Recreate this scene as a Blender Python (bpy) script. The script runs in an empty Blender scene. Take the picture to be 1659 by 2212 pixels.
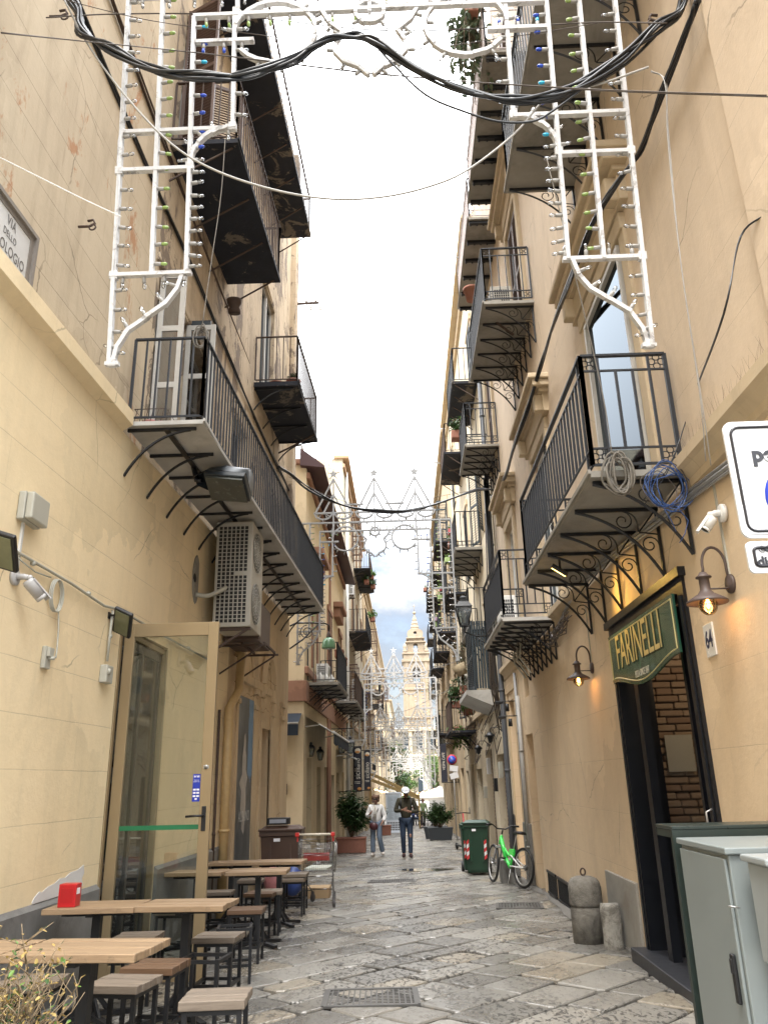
import bpy, bmesh, math, random
from mathutils import Vector, Matrix
random.seed(7)
S = bpy.context.scene
COL = S.collection
PI = math.pi
R = math.radians

# ------------------------------------------------------------------ camera
def V(*a): return Vector(a)
CAM_H, SLOPE = 1.40, 0.027            # eye height; the street falls 2.7 % away from the camera
FPX, CX, CY = 1662.0, 829.5, 1106.0   # focal length / centre on a 1659 x 2212 sheet
_up = V(714-CX, -3650-CY, FPX).normalized()
_fx = 879-CX
_fw = V(_fx, -(_fx*_up.x+FPX*_up.z)/_up.y, FPX).normalized()
_rt = _fw.cross(_up)
if _rt.x < 0: _rt = -_rt
cam = bpy.data.cameras.new('camera')
cam.sensor_fit = 'VERTICAL'; cam.sensor_height = 24.0; cam.lens = 24.0*FPX/2212.0
cam.clip_start = 0.05; cam.clip_end = 2000
camo = bpy.data.objects.new('camera', cam); COL.objects.link(camo)
camo.matrix_world = Matrix(((_rt.x, -_rt.y, -_rt.z, 0), (_fw.x, -_fw.y, -_fw.z, 0),
                            (_up.x, -_up.y, -_up.z, CAM_H), (0, 0, 0, 1)))
S.camera = camo
# survey helpers: a sight line from the tripod point, cut by a wall, a cross plane or the ground
EYE = V(0, 0, CAM_H)
def sight(u, v):
    d = V(u-CX, v-CY, FPX); return V(d.dot(_rt), d.dot(_fw), d.dot(_up))
def on_x(u, v, X): d = sight(u, v); return EYE+d*(X/d.x)
def on_y(u, v, Y): d = sight(u, v); return EYE+d*(Y/d.y)
def on_g(u, v, h=0.0):
    d = sight(u, v); return EYE+d*((h-CAM_H)/(d.z+SLOPE*d.y))
def on_l(u, v, off=0.0):               # left wall, which runs x = -2.97 + 0.03 y
    d = sight(u, v); return EYE+d*((-2.97+off)/(d.x-0.03*d.y))
def gz(y): return -SLOPE*y
def LX(y): return -2.97+0.03*y
XR = 2.17

# ------------------------------------------------------------------ world, sun, exposure
SUN_EL, SUN_AZ = R(62), R(200)
W = bpy.data.worlds.new('World'); S.world = W; W.use_nodes = True
nt = W.node_tree; nt.nodes.clear()
def wn(t, **k):
    n = nt.nodes.new(t)
    for a, b in k.items(): setattr(n, a, b)
    return n
sky = wn('ShaderNodeTexSky', sky_type='NISHITA', sun_disc=False, sun_elevation=SUN_EL, sun_rotation=SUN_AZ, altitude=50, air_density=1.0, dust_density=1.5, ozone_density=2.0)
skm = wn('ShaderNodeMixRGB', blend_type='MULTIPLY'); skm.inputs[0].default_value = 1; skm.inputs[2].default_value = (.064, .054, .048, 1)
nt.links.new(sky.outputs[0], skm.inputs[1])
tc = wn('ShaderNodeTexCoord'); mp = wn('ShaderNodeMapping'); mp.inputs['Scale'].default_value = (2.2, 2.2, 4.2); mp.inputs['Location'].default_value = (.35, .1, .62)
nz = wn('ShaderNodeTexNoise'); nz.inputs['Scale'].default_value = 2.6; nz.inputs['Detail'].default_value = 9; nz.inputs['Roughness'].default_value = .62
nt.links.new(tc.outputs['Generated'], mp.inputs[0]); nt.links.new(mp.outputs[0], nz.inputs[0])
sx = wn('ShaderNodeSeparateXYZ'); nt.links.new(tc.outputs['Generated'], sx.inputs[0])
mr = wn('ShaderNodeMapRange'); nt.links.new(sx.outputs[2], mr.inputs[0])
mr.inputs[1].default_value = .08; mr.inputs[2].default_value = .42; mr.inputs[3].default_value = -.03; mr.inputs[4].default_value = .30
ad = wn('ShaderNodeMath', operation='ADD'); nt.links.new(nz.outputs[0], ad.inputs[0]); nt.links.new(mr.outputs[0], ad.inputs[1])
rp = wn('ShaderNodeValToRGB'); rp.color_ramp.elements[0].position = .38; rp.color_ramp.elements[1].position = .60
nt.links.new(ad.outputs[0], rp.inputs[0])
cr = wn('ShaderNodeValToRGB'); cr.color_ramp.elements[0].position = .50; cr.color_ramp.elements[1].position = .74
cr.color_ramp.elements[0].color = (.60, .66, .76, 1); cr.color_ramp.elements[1].color = (1.25, 1.27, 1.30, 1)
nt.links.new(ad.outputs[0], cr.inputs[0])
zb = wn('ShaderNodeMapRange'); nt.links.new(sx.outputs[2], zb.inputs[0])        # an overcast sky is about three times brighter overhead
zb.inputs[1].default_value = .18; zb.inputs[2].default_value = .85; zb.inputs[3].default_value = .175; zb.inputs[4].default_value = 1.62
cb_ = wn('ShaderNodeMixRGB', blend_type='MULTIPLY'); cb_.inputs[0].default_value = 1; nt.links.new(cr.outputs[0], cb_.inputs[1]); nt.links.new(zb.outputs[0], cb_.inputs[2])
mx = wn('ShaderNodeMixRGB'); nt.links.new(rp.outputs[0], mx.inputs[0]); nt.links.new(skm.outputs[0], mx.inputs[1]); nt.links.new(cb_.outputs[0], mx.inputs[2])
bg = wn('ShaderNodeBackground'); nt.links.new(mx.outputs[0], bg.inputs[0]); bg.inputs[1].default_value = 1.0
wo = wn('ShaderNodeOutputWorld'); nt.links.new(bg.outputs[0], wo.inputs[0])
sl = bpy.data.lights.new('sun', 'SUN'); sl.energy = 1.2; sl.angle = R(25); sl.color = (1, .95, .88)
so = bpy.data.objects.new('sun', sl); COL.objects.link(so)
sd = V(math.sin(SUN_AZ)*math.cos(SUN_EL), math.cos(SUN_AZ)*math.cos(SUN_EL), math.sin(SUN_EL))
so.rotation_euler = sd.to_track_quat('Z', 'Y').to_euler()
S.view_settings.view_transform = 'Standard'; S.view_settings.look = 'None'
S.view_settings.exposure = 2.22; S.view_settings.gamma = 1
S.render.engine = 'CYCLES'
try: S.cycles.max_bounces = 8; S.cycles.diffuse_bounces = 5; S.cycles.glossy_bounces = 3; S.cycles.transmission_bounces = 6; S.cycles.transparent_max_bounces = 12
except Exception: pass

# ------------------------------------------------------------------ mesh builder
class MB:
    def __init__(s): s.v = []; s.f = []; s.mi = []; s.cur = 0; s.sm = []; s.smooth = False
    def mat(s, i): s.cur = i; return s
    def add(s, vs, fs, sm=None):
        o = len(s.v); s.v.extend([tuple(p) for p in vs])
        for f in fs: s.f.append(tuple(i+o for i in f)); s.mi.append(s.cur); s.sm.append(s.smooth if sm is None else sm)
        return s
    def box(s, x0, x1, y0, y1, z0, z1, M=None):
        p = [V(x, y, z) for x in (x0, x1) for y in (y0, y1) for z in (z0, z1)]
        if M is not None: p = [M @ q for q in p]
        return s.add(p, [(0, 1, 3, 2), (4, 6, 7, 5), (0, 4, 5, 1), (2, 3, 7, 6), (0, 2, 6, 4), (1, 5, 7, 3)], False)
    def bbox(s, x0, x1, y0, y1, z0, z1, r=.01, M=None):   # box with chamfered edges
        p = []; r = min(r, abs(x1-x0)/2.01, abs(y1-y0)/2.01, abs(z1-z0)/2.01)
        bm = bmesh.new(); bmesh.ops.create_cube(bm, size=1)
        for q in bm.verts: q.co = V((x0+x1)/2+q.co.x*(x1-x0), (y0+y1)/2+q.co.y*(y1-y0), (z0+z1)/2+q.co.z*(z1-z0))
        bmesh.ops.bevel(bm, geom=bm.edges[:], offset=r, segments=2, affect='EDGES', profile=.5)
        bm.verts.index_update()
        vs = [(M @ q.co if M is not None else q.co.copy()) for q in bm.verts]
        s.add(vs, [tuple(q.index for q in f.verts) for f in bm.faces], False); bm.free(); return s
    def bar(s, a, b, w, h, upv=None):                      # rectangular beam from a to b
        a = V(*a); b = V(*b); d = (b-a)
        if d.length < 1e-6: return s
        d.normalize(); u = V(*upv) if upv is not None else (V(0, 0, 1) if abs(d.z) < .9 else V(0, 1, 0))
        x = d.cross(u).normalized(); y = x.cross(d)
        p = []
        for c in (a, b):
            for i, j in ((-1, -1), (1, -1), (1, 1), (-1, 1)): p.append(c+x*(i*w/2)+y*(j*h/2))
        return s.add(p, [(3, 2, 1, 0), (4, 5, 6, 7), (0, 1, 5, 4), (1, 2, 6, 5), (2, 3, 7, 6), (3, 0, 4, 7)], False)
    def tube(s, pts, r, n=6, closed=False, flat=None, sm=True):
        pts = [V(*p) for p in pts]; m = len(pts)
        if m < 2: return s
        rs = r if isinstance(r, (list, tuple)) else [r]*m
        o = len(s.v); prev = None; vs = []
        for i, p in enumerate(pts):
            t = (pts[(i+1) % m]-pts[i-1]) if closed else (pts[min(i+1, m-1)]-pts[max(i-1, 0)])
            if t.length < 1e-9: t = V(0, 0, 1)
            t.normalize()
            if prev is None:
                a = V(0, 0, 1) if abs(t.z) < .9 else V(1, 0, 0)
                x = t.cross(a).normalized()
            else:
                x = (prev-t*prev.dot(t))
                x = x.normalized() if x.length > 1e-6 else t.orthogonal().normalized()
            prev = x; y = t.cross(x)
            for k in range(n):
                a = 2*PI*k/n; ca, sa = math.cos(a), math.sin(a)
                vs.append(p+(x*ca+y*sa)*rs[i])
        fs = []
        L = m if closed else m-1
        for i in range(L):
            j = (i+1) % m
            for k in range(n):
                l = (k+1) % n; fs.append((i*n+k, i*n+l, j*n+l, j*n+k))
        if not closed: fs.append(tuple(range(n-1, -1, -1))); fs.append(tuple((m-1)*n+k for k in range(n)))
        return s.add(vs, fs, sm)
    def lathe(s, prof, o=(0, 0, 0), n=16, M=None, sm=True):
        o = V(*o); vs = []; fs = []
        for r, z in prof:
            for k in range(n):
                a = 2*PI*k/n; p = V(math.cos(a)*r, math.sin(a)*r, z)
                vs.append((M @ p if M is not None else p)+o)
        for i in range(len(prof)-1):
            for k in range(n):
                l = (k+1) % n; fs.append((i*n+k, i*n+l, (i+1)*n+l, (i+1)*n+k))
        fs.append(tuple(range(n-1, -1, -1))); fs.append(tuple((len(prof)-1)*n+k for k in range(n)))
        return s.add(vs, fs, sm)
    def ball(s, c, r, n=10, sc=(1, 1, 1), M=None):
        m = n//2+1; vs = []; c = V(*c)
        for i in range(m+1):
            t = PI*i/m
            for k in range(n):
                a = 2*PI*k/n; p = V(math.sin(t)*math.cos(a)*r*sc[0], math.sin(t)*math.sin(a)*r*sc[1], math.cos(t)*r*sc[2])
                vs.append((M @ p if M is not None else p)+c)
        fs = [(i*n+k, (i+1)*n+k, (i+1)*n+(k+1) % n, i*n+(k+1) % n) for i in range(m) for k in range(n)]
        return s.add(vs, fs, True)
    def prism(s, poly, o, ex, ey, t):                      # flat outline in ex/ey extruded by t along ex x ey
        o = V(*o); ex = V(*ex); ey = V(*ey); n = ex.cross(ey); k = len(poly)
        vs = [o+ex*a+ey*b for a, b in poly]+[o+ex*a+ey*b+n*t for a, b in poly]
        fs = [tuple(range(k-1, -1, -1)), tuple(range(k, 2*k))]+[(i, (i+1) % k, k+(i+1) % k, k+i) for i in range(k)]
        return s.add(vs, fs, False)
    def quad(s, a, b, c, d): return s.add([a, b, c, d], [(0, 1, 2, 3)], False)
    def merge(s, o, M=None):
        c = s.cur
        b = len(s.v); s.v.extend([tuple(M @ V(*p)) if M is not None else p for p in o.v])
        for f, m, q in zip(o.f, o.mi, o.sm): s.f.append(tuple(i+b for i in f)); s.mi.append(m); s.sm.append(q)
        return s
    def cut(s):                                            # the next faces belong to a new piece
        if not hasattr(s, 'cuts'): s.cuts = []
        if not s.cuts or s.cuts[-1] != (len(s.v), len(s.f)): s.cuts.append((len(s.v), len(s.f)))
        return s
    def each(s, name, mats, parent=None):                  # one object per piece
        c = [(0, 0)]+[q for q in getattr(s, 'cuts', []) if q != (0, 0)]+[(len(s.v), len(s.f))]; out = []
        for (va, fa), (vb, fb) in zip(c, c[1:]):
            if fb <= fa: continue
            b = MB(); b.v = s.v[va:vb]; b.f = [tuple(i-va for i in f) for f in s.f[fa:fb]]; b.mi = s.mi[fa:fb]; b.sm = s.sm[fa:fb]
            out.append(b.build(name, mats, parent))
        return out
    def build(s, name, mats, parent=None, loc=None):
        """world coordinates in, linked object out; parented meshes are stored relative to the root"""
        if not isinstance(mats, (list, tuple)): mats = [mats]
        me = bpy.data.meshes.new(name)
        off = V(0, 0, 0)
        p = parent
        while p is not None: off = off+V(*p.location); p = p.parent
        if loc is not None: off = V(*loc)
        me.from_pydata([tuple(V(*q)-off) for q in s.v], [], s.f)
        for m in mats: me.materials.append(m)
        me.polygons.foreach_set('material_index', [min(i, len(mats)-1) for i in s.mi])
        me.polygons.foreach_set('use_smooth', s.sm)
        me.update()
        o = bpy.data.objects.new(name, me); COL.objects.link(o)
        if loc is not None: o.location = loc
        if parent is not None: o.parent = parent
        return o

def tag(o, label=None, cat=None, group=None, kind=None):
    if label: o['label'] = label
    if cat: o['category'] = cat
    if group: o['group'] = group
    if kind: o['kind'] = kind
    return o
def thing(name, loc, label, cat, group=None):
    o = bpy.data.objects.new(name, None); COL.objects.link(o); o.location = loc; o.empty_display_size = .1
    return tag(o, label, cat, group)
def solo(b, name, mats, loc, label, cat, group=None):       # a thing that is one mesh
    return tag(b.build(name, mats, None, loc), label, cat, group)
def kids(o): return [c for c in bpy.data.objects if c.parent == o]
def copy_tree(o, parent=None, top=True):
    c = o.copy(); COL.objects.link(c)
    if parent is not None: c.parent = parent
    for ch in kids(o): copy_tree(ch, c, False)
    return c
def finish(root, loc, rz=0, rx=0, ry=0): root.location = loc; root.rotation_euler = (rx, ry, rz); return root

# ------------------------------------------------------------------ materials
MATS = {}
def newmat(name):
    m = bpy.data.materials.new(name); m.use_nodes = True; n = m.node_tree; n.nodes.clear(); return m, n
def nd(n, t, ins=None, **k):
    x = n.nodes.new(t)
    for a, b in k.items(): setattr(x, a, b)
    if ins:
        for a, b in ins.items():
            if isinstance(b, bpy.types.NodeSocket): n.links.new(b, x.inputs[a])
            else: x.inputs[a].default_value = b
    return x
def c4(c): return (c[0], c[1], c[2], 1)
def math_(n, op, a, b=0.0, clamp=False):
    x = n.nodes.new('ShaderNodeMath'); x.operation = op; x.use_clamp = clamp
    for i, q in enumerate((a, b)):
        if isinstance(q, bpy.types.NodeSocket): n.links.new(q, x.inputs[i])
        else: x.inputs[i].default_value = q
    return x.outputs[0]
def mix_(n, f, a, b, mode='MIX'):
    x = n.nodes.new('ShaderNodeMixRGB'); x.blend_type = mode
    for i, q in enumerate((f, a, b)):
        if isinstance(q, bpy.types.NodeSocket): n.links.new(q, x.inputs[i])
        else: x.inputs[i].default_value = q if i == 0 else c4(q)
    return x.outputs[0]
def noise_(n, vec, scale, detail=4, rough=.6, dist=0.0):
    return nd(n, 'ShaderNodeTexNoise', {'Vector': vec, 'Scale': scale, 'Detail': detail, 'Roughness': rough, 'Distortion': dist}).outputs[0]
def ramp_(n, f, p0, p1, c0=(0, 0, 0), c1=(1, 1, 1)):
    x = nd(n, 'ShaderNodeValToRGB', {0: f}); e = x.color_ramp.elements
    e[0].position = p0; e[1].position = p1; e[0].color = c4(c0); e[1].color = c4(c1); return x.outputs[0]
def out_(n, bsdf): o = n.nodes.new('ShaderNodeOutputMaterial'); n.links.new(bsdf, o.inputs[0])
def pos_(n, obj=False):
    return n.nodes.new('ShaderNodeTexCoord').outputs['Object'] if obj else n.nodes.new('ShaderNodeNewGeometry').outputs['Position']
def mapped(n, vec, sc, loc=(0, 0, 0), rot=(0, 0, 0)):
    return nd(n, 'ShaderNodeMapping', {'Vector': vec, 'Scale': sc, 'Location': loc, 'Rotation': rot}).outputs[0]
def bump_(n, h, s=.3, d=.01): return nd(n, 'ShaderNodeBump', {'Height': h, 'Strength': s, 'Distance': d}).outputs[0]
def simple(name, col, rough=.6, metal=0.0, var=.12, scale=14, bump=0.0, spec=.5, dirt=None, coat=0.0, dirtp=(.52, .68, .6)):
    if name in MATS: return MATS[name]
    m, n = newmat(name); p = pos_(n, True)
    f = noise_(n, p, scale, 5, .65)
    c = mix_(n, f, tuple(max(0, x*(1-var)) for x in col), tuple(min(1, x*(1+var)) for x in col))
    if dirt:
        g = ramp_(n, noise_(n, p, scale*.35, 8, .72, .6), dirtp[0], dirtp[1])
        c = mix_(n, math_(n, 'MULTIPLY', nd(n, 'ShaderNodeRGBToBW', {0: g}).outputs[0], dirtp[2]), c, dirt)
    b = nd(n, 'ShaderNodeBsdfPrincipled', {'Base Color': c, 'Metallic': metal, 'Specular IOR Level': spec, 'Coat Weight': coat})
    rr = nd(n, 'ShaderNodeMapRange', {0: f, 3: max(.03, rough-.1), 4: min(1, rough+.1)}).outputs[0]
    n.links.new(rr, b.inputs['Roughness'])
    if bump: n.links.new(bump_(n, noise_(n, p, scale*4, 6, .7), bump, .009), b.inputs['Normal'])
    out_(n, b.outputs[0]); MATS[name] = m; return m
def emit(name, col, s):
    m, n = newmat(name); e = nd(n, 'ShaderNodeEmission', {0: c4(col), 1: s}); out_(n, e.outputs[0]); return m
def glass(name, tint=(.8, .9, .88), rough=.02, mirror=.25, gc=(.95, .97, 1, 1)):
    m, n = newmat(name)
    t = nd(n, 'ShaderNodeBsdfTransparent', {0: c4(tint)}); g = nd(n, 'ShaderNodeBsdfGlossy', {'Color': gc, 'Roughness': rough})
    fr = nd(n, 'ShaderNodeFresnel', {0: 1.5}); f = math_(n, 'ADD', fr.outputs[0], mirror, True)
    mx = nd(n, 'ShaderNodeMixShader', {0: f, 1: t.outputs[0], 2: g.outputs[0]}); out_(n, mx.outputs[0]); return m
def plaster(name, col, col2, stain, groove=0.0, gcol=.72, peel=None, peelamt=.0, streak=.35, rust=0.0, rough=.88, joints=0.0, patch=None):
    m, n = newmat(name); p = pos_(n)
    big = noise_(n, p, .55, 5, .6, .4)
    c = mix_(n, ramp_(n, big, .32, .68), col, col2)
    fine = noise_(n, p, 9, 6, .7)
    c = mix_(n, math_(n, 'MULTIPLY', fine, .35), c, tuple(x*.72 for x in col2))
    # vertical run-off streaks and blotches
    st = noise_(n, mapped(n, p, (1.7, 1.7, .22)), 2.4, 6, .62, .5)
    stf = nd(n, 'ShaderNodeRGBToBW', {0: ramp_(n, st, .47, .74)}).outputs[0]
    c = mix_(n, math_(n, 'MULTIPLY', stf, streak), c, stain)
    bl = nd(n, 'ShaderNodeRGBToBW', {0: ramp_(n, noise_(n, mapped(n, p, (1, 1, .7), (3, 1, 5)), 1.3, 8, .72, .8), .5, .66)}).outputs[0]
    c = mix_(n, math_(n, 'MULTIPLY', bl, .22), c, tuple(x*.8 for x in stain))
    # fine drips and hand-sized repair patches
    dr = nd(n, 'ShaderNodeRGBToBW', {0: ramp_(n, noise_(n, mapped(n, p, (6, 6, .30), (2, 2, 2)), 2.2, 6, .7, .3), .60, .72)}).outputs[0]
    c = mix_(n, math_(n, 'MULTIPLY', dr, streak*.7), c, tuple(x*.75 for x in stain))
    wp = nd(n, 'ShaderNodeVectorMath', {0: p, 1: nd(n, 'ShaderNodeTexNoise', {'Vector': p, 'Scale': 3.0, 'Detail': 4}).outputs[1]}, operation='ADD').outputs[0]
    vc = nd(n, 'ShaderNodeTexVoronoi', {'Vector': wp, 'Scale': .55}).outputs['Color']
    pv = nd(n, 'ShaderNodeSeparateXYZ', {0: vc}).outputs[0]
    c = mix_(n, math_(n, 'MULTIPLY', math_(n, 'GREATER_THAN', pv, .78), .28), c, tuple(min(1, x*1.12) for x in col))
    c = mix_(n, math_(n, 'MULTIPLY', math_(n, 'LESS_THAN', pv, .16), .22), c, stain)
    h = math_(n, 'ADD', math_(n, 'MULTIPLY', fine, .35), math_(n, 'MULTIPLY', noise_(n, p, 35, 4, .6), .12))
    sxyz = nd(n, 'ShaderNodeSeparateXYZ', {0: p})
    if groove > 0:
        wob = math_(n, 'MULTIPLY', noise_(n, p, 3, 3), .012)
        z = math_(n, 'FRACT', math_(n, 'DIVIDE', math_(n, 'ADD', sxyz.outputs[2], wob), groove))
        g = math_(n, 'LESS_THAN', z, .012/groove*.55)
        if joints > 0:
            row = math_(n, 'FLOOR', math_(n, 'DIVIDE', sxyz.outputs[2], groove))
            yy = math_(n, 'FRACT', math_(n, 'ADD', math_(n, 'DIVIDE', sxyz.outputs[1], joints), math_(n, 'MULTIPLY', row, .37)))
            g = math_(n, 'MAXIMUM', g, math_(n, 'MULTIPLY', math_(n, 'LESS_THAN', yy, .006/joints*.6), .7))
        fade = nd(n, 'ShaderNodeRGBToBW', {0: ramp_(n, noise_(n, p, 1.1, 3), .30, .52)}).outputs[0]
        g = math_(n, 'MULTIPLY', g, fade)
        c = mix_(n, math_(n, 'MULTIPLY', g, gcol), c, tuple(x*.42 for x in stain))
        h = math_(n, 'SUBTRACT', h, math_(n, 'MULTIPLY', g, 1.0))
    if rust > 0:
        rf = nd(n, 'ShaderNodeRGBToBW', {0: ramp_(n, noise_(n, mapped(n, p, (1, .8, .35), (7, 2, 1)), 1.6, 9, .75, .6), .66-.1*rust, .70-.1*rust)}).outputs[0]
        c = mix_(n, math_(n, 'MULTIPLY', rf, .75), c, (.38, .17, .07))
    if peel is not None:
        pf = nd(n, 'ShaderNodeRGBToBW', {0: ramp_(n, noise_(n, mapped(n, p, (1, 1, .45), (1, 4, 2)), 1.5, 10, .7, .7), .60-peelamt, .615-peelamt)}).outputs[0]
        pc = mix_(n, noise_(n, p, 6, 6, .7), tuple(x*.6 for x in peel), tuple(x*1.25 for x in peel))
        c = mix_(n, pf, c, pc); h = math_(n, 'SUBTRACT', h, math_(n, 'MULTIPLY', pf, .8))
    ck = nd(n, 'ShaderNodeTexVoronoi', {'Vector': mapped(n, p, (1, 1, 1)), 'Scale': .7}, feature='DISTANCE_TO_EDGE')
    n.links.new(nd(n, 'ShaderNodeVectorMath', {0: p, 1: nd(n, 'ShaderNodeVectorMath', {0: nd(n, 'ShaderNodeTexNoise', {'Vector': p, 'Scale': 1.6, 'Detail': 6}).outputs[1], 1: (.35, .35, .35)}, operation='MULTIPLY').outputs[0]}, operation='ADD').outputs[0], ck.inputs['Vector'])
    ckf = math_(n, 'MULTIPLY', math_(n, 'LESS_THAN', ck.outputs[0], .004), nd(n, 'ShaderNodeRGBToBW', {0: ramp_(n, noise_(n, p, .8, 2), .5, .6)}).outputs[0])
    c = mix_(n, math_(n, 'MULTIPLY', ckf, .6), c, tuple(x*.4 for x in stain))
    h = math_(n, 'ADD', h, math_(n, 'MULTIPLY', noise_(n, p, 1.4, 3), .6))
    b = nd(n, 'ShaderNodeBsdfPrincipled', {'Base Color': c, 'Roughness': rough, 'Specular IOR Level': .3, 'Normal': bump_(n, h, .5, .02)})
    out_(n, b.outputs[0]); MATS[name] = m; return m
def wood(name, ca, cb, axis=0, rough=.55, dark=(.05, .03, .02), knots=True, plank=.09):
    m, n = newmat(name); p = pos_(n, True)
    sc = [14, 14, 14]; sc[axis] = 1.2
    g = noise_(n, mapped(n, p, tuple(sc)), 3.2, 8, .65, .6)
    c = mix_(n, ramp_(n, g, .3, .7), ca, cb)
    s = nd(n, 'ShaderNodeSeparateXYZ', {0: p}).outputs[1 if axis == 0 else 0]
    k = math_(n, 'DIVIDE', s, plank); fl = math_(n, 'FLOOR', k)
    wn_ = nd(n, 'ShaderNodeTexWhiteNoise', {'W': fl}, noise_dimensions='1D').outputs[0]
    c = mix_(n, math_(n, 'MULTIPLY', wn_, .6), c, tuple(x*.5 for x in ca))
    ln = math_(n, 'LESS_THAN', math_(n, 'FRACT', k), .06)
    c = mix_(n, math_(n, 'MULTIPLY', ln, .65), c, dark)
    st = nd(n, 'ShaderNodeRGBToBW', {0: ramp_(n, noise_(n, p, 9, 7, .75), .58, .68)}).outputs[0]
    c = mix_(n, math_(n, 'MULTIPLY', st, .55), c, tuple(x*.35 for x in ca))
    b = nd(n, 'ShaderNodeBsdfPrincipled', {'Base Color': c, 'Roughness': rough, 'Normal': bump_(n, math_(n, 'SUBTRACT', g, ln), .35, .004)})
    out_(n, b.outputs[0]); MATS[name] = m; return m

M_yel = plaster('yellow_plaster', (.82, .675, .445), (.79, .645, .41), (.57, .48, .31), groove=.385, joints=1.9, streak=.30, gcol=.30)
M_tan = plaster('tan_plaster', (.58, .49, .355), (.51, .42, .30), (.34, .27, .185), groove=.36, streak=.55, gcol=.6, rust=.6)
M_old = plaster('old_tan_plaster', (.58, .475, .34), (.48, .385, .27), (.25, .195, .14), groove=.36, streak=.6, gcol=.4, peel=(.24, .19, .145), peelamt=.07, rust=.1)
M_peach = plaster('peach_plaster', (.72, .575, .40), (.69, .54, .365), (.52, .405, .28), groove=.52, joints=1.5, streak=.30, gcol=.28)
M_utan = plaster('upper_tan_plaster', (.64, .525, .395), (.59, .475, .35), (.44, .35, .26), groove=.52, streak=.42, gcol=.30)
M_ocre = plaster('ochre_plaster', (.58, .45, .29), (.54, .41, .26), (.36, .27, .18), streak=.5)
M_trim = plaster('trim_plaster', (.56, .46, .32), (.52, .42, .285), (.38, .30, .21), streak=.5)
M_cream = plaster('cream_plaster', (.64, .56, .42), (.59, .51, .37), (.40, .32, .21), streak=.5, peel=(.36, .33, .27), peelamt=.0)
M_pale = plaster('pale_plaster', (.58, .53, .41), (.52, .46, .35), (.34, .30, .24), streak=.6, peel=(.33, .28, .22), peelamt=.05)
M_terra = plaster('terracotta_paint', (.30, .165, .11), (.27, .145, .095), (.19, .105, .07), streak=.4)
M_tower = plaster('tower_stone', (.36, .295, .215), (.30, .24, .17), (.19, .15, .11), groove=1.1, streak=.5, gcol=.5)
M_grey = simple('grey_plinth', (.17, .165, .155), .7, var=.45, scale=5, bump=.3, dirt=(.06, .055, .05))
M_marble = simple('grey_marble', (.30, .29, .265), .45, var=.45, scale=4, bump=.1, dirt=(.16, .12, .08))
M_iron = simple('black_iron', (.007, .008, .010), .45, var=.35, scale=20, spec=.5)
M_rail = simple('dark_grey_iron', (.011, .014, .020), .5, var=.3, scale=20)
M_rust = simple('rusty_iron', (.06, .038, .028), .75, var=.5, scale=12)
M_slab = simple('slab_underside', (.26, .245, .215), .8, var=.35, scale=3, bump=.2, dirt=(.10, .09, .075))
M_slabm = simple('marble_slab', (.42, .41, .385), .6, var=.3, scale=3, dirt=(.2, .18, .15))
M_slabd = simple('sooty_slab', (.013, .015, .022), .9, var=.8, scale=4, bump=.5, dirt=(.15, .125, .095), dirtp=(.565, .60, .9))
M_whitg = simple('backlit_look_white_wood', (.34, .35, .36), .6, var=.3, scale=14)  # second light frame: white paint greyed in the colour to look backlit
M_white = simple('white_painted_wood', (.56, .56, .56), .6, var=.3, scale=22, dirt=(.22, .20, .18), bump=.3, dirtp=(.55, .62, .7))
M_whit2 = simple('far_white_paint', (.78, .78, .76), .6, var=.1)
M_black = simple('black_rubber', (.0065, .0068, .008), .5, var=.2)
M_cabl = simple('black_cable', (.007, .009, .013), .38, var=.2, spec=.6)
M_cabg = simple('grey_cable', (.33, .32, .30), .55, var=.25)
M_cabb = simple('brown_cable', (.07, .055, .045), .6, var=.3)
M_blue = simple('blue_cable', (.025, .07, .22), .45, var=.2)
M_rope = simple('old_rope', (.20, .185, .16), .9, var=.35, scale=60, bump=.8)
M_plas = simple('beige_plastic', (.40, .39, .33), .5, var=.08)
M_plw = simple('white_plastic', (.66, .66, .64), .42, var=.08)
M_gal = simple('galvanised_steel', (.46, .46, .45), .38, .75, var=.25, scale=25)
M_chr = simple('chrome_wire', (.34, .34, .34), .25, .9, var=.1)
M_ac = simple('ac_casing', (.38, .36, .31), .5, var=.12, scale=6, dirt=(.30, .27, .22))
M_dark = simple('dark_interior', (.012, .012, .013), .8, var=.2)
M_terr = simple('terracotta_pot', (.25, .105, .07), .8, var=.25)
M_shut = simple('dark_shutter', (.022, .035, .045), .5, var=.3)
M_brsh = simple('brown_shutter', (.10, .06, .045), .6, var=.3)
M_frm = simple('window_frame_paint', (.42, .40, .36), .5, var=.15)
M_bluef = simple('blue_black_frame', (.0042, .0055, .009), .38, var=.2)
M_gold = simple('champagne_aluminium', (.31, .235, .135), .38, .5, var=.10, scale=3)
M_lamp = simple('brown_lamp_metal', (.075, .052, .045), .55, var=.2)
M_glass = glass('window_glass', (.12, .14, .15), .02, .35)
M_gdoor = glass('door_glass', (.93, .965, .94), .01, .015)
M_sky = glass('mirror_glass', (.06, .08, .09), .03, .12, (.36, .41, .46, 1))
M_bulb = glass('bulb_glass', (.9, .9, .88), .05, .12)
M_bg = simple('green_bulb', (.24, .34, .10), .25, var=.1)
M_bb = simple('blue_bulb', (.01, .05, .38), .2, var=.1)
M_bc = simple('cyan_bulb', (.02, .38, .60), .2, var=.1)
M_sock = simple('bulb_socket', (.30, .29, .27), .5, var=.2)
M_wt = wood('table_wood', (.33, .225, .13), (.21, .138, .078), 0, plank=.11)
M_ws = wood('stool_wood', (.23, .185, .14), (.12, .092, .068), 0, plank=.07, rough=.6)
M_wsb = wood('brown_stool_wood', (.15, .085, .045), (.09, .05, .028), 0, plank=.1, rough=.45)
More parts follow.
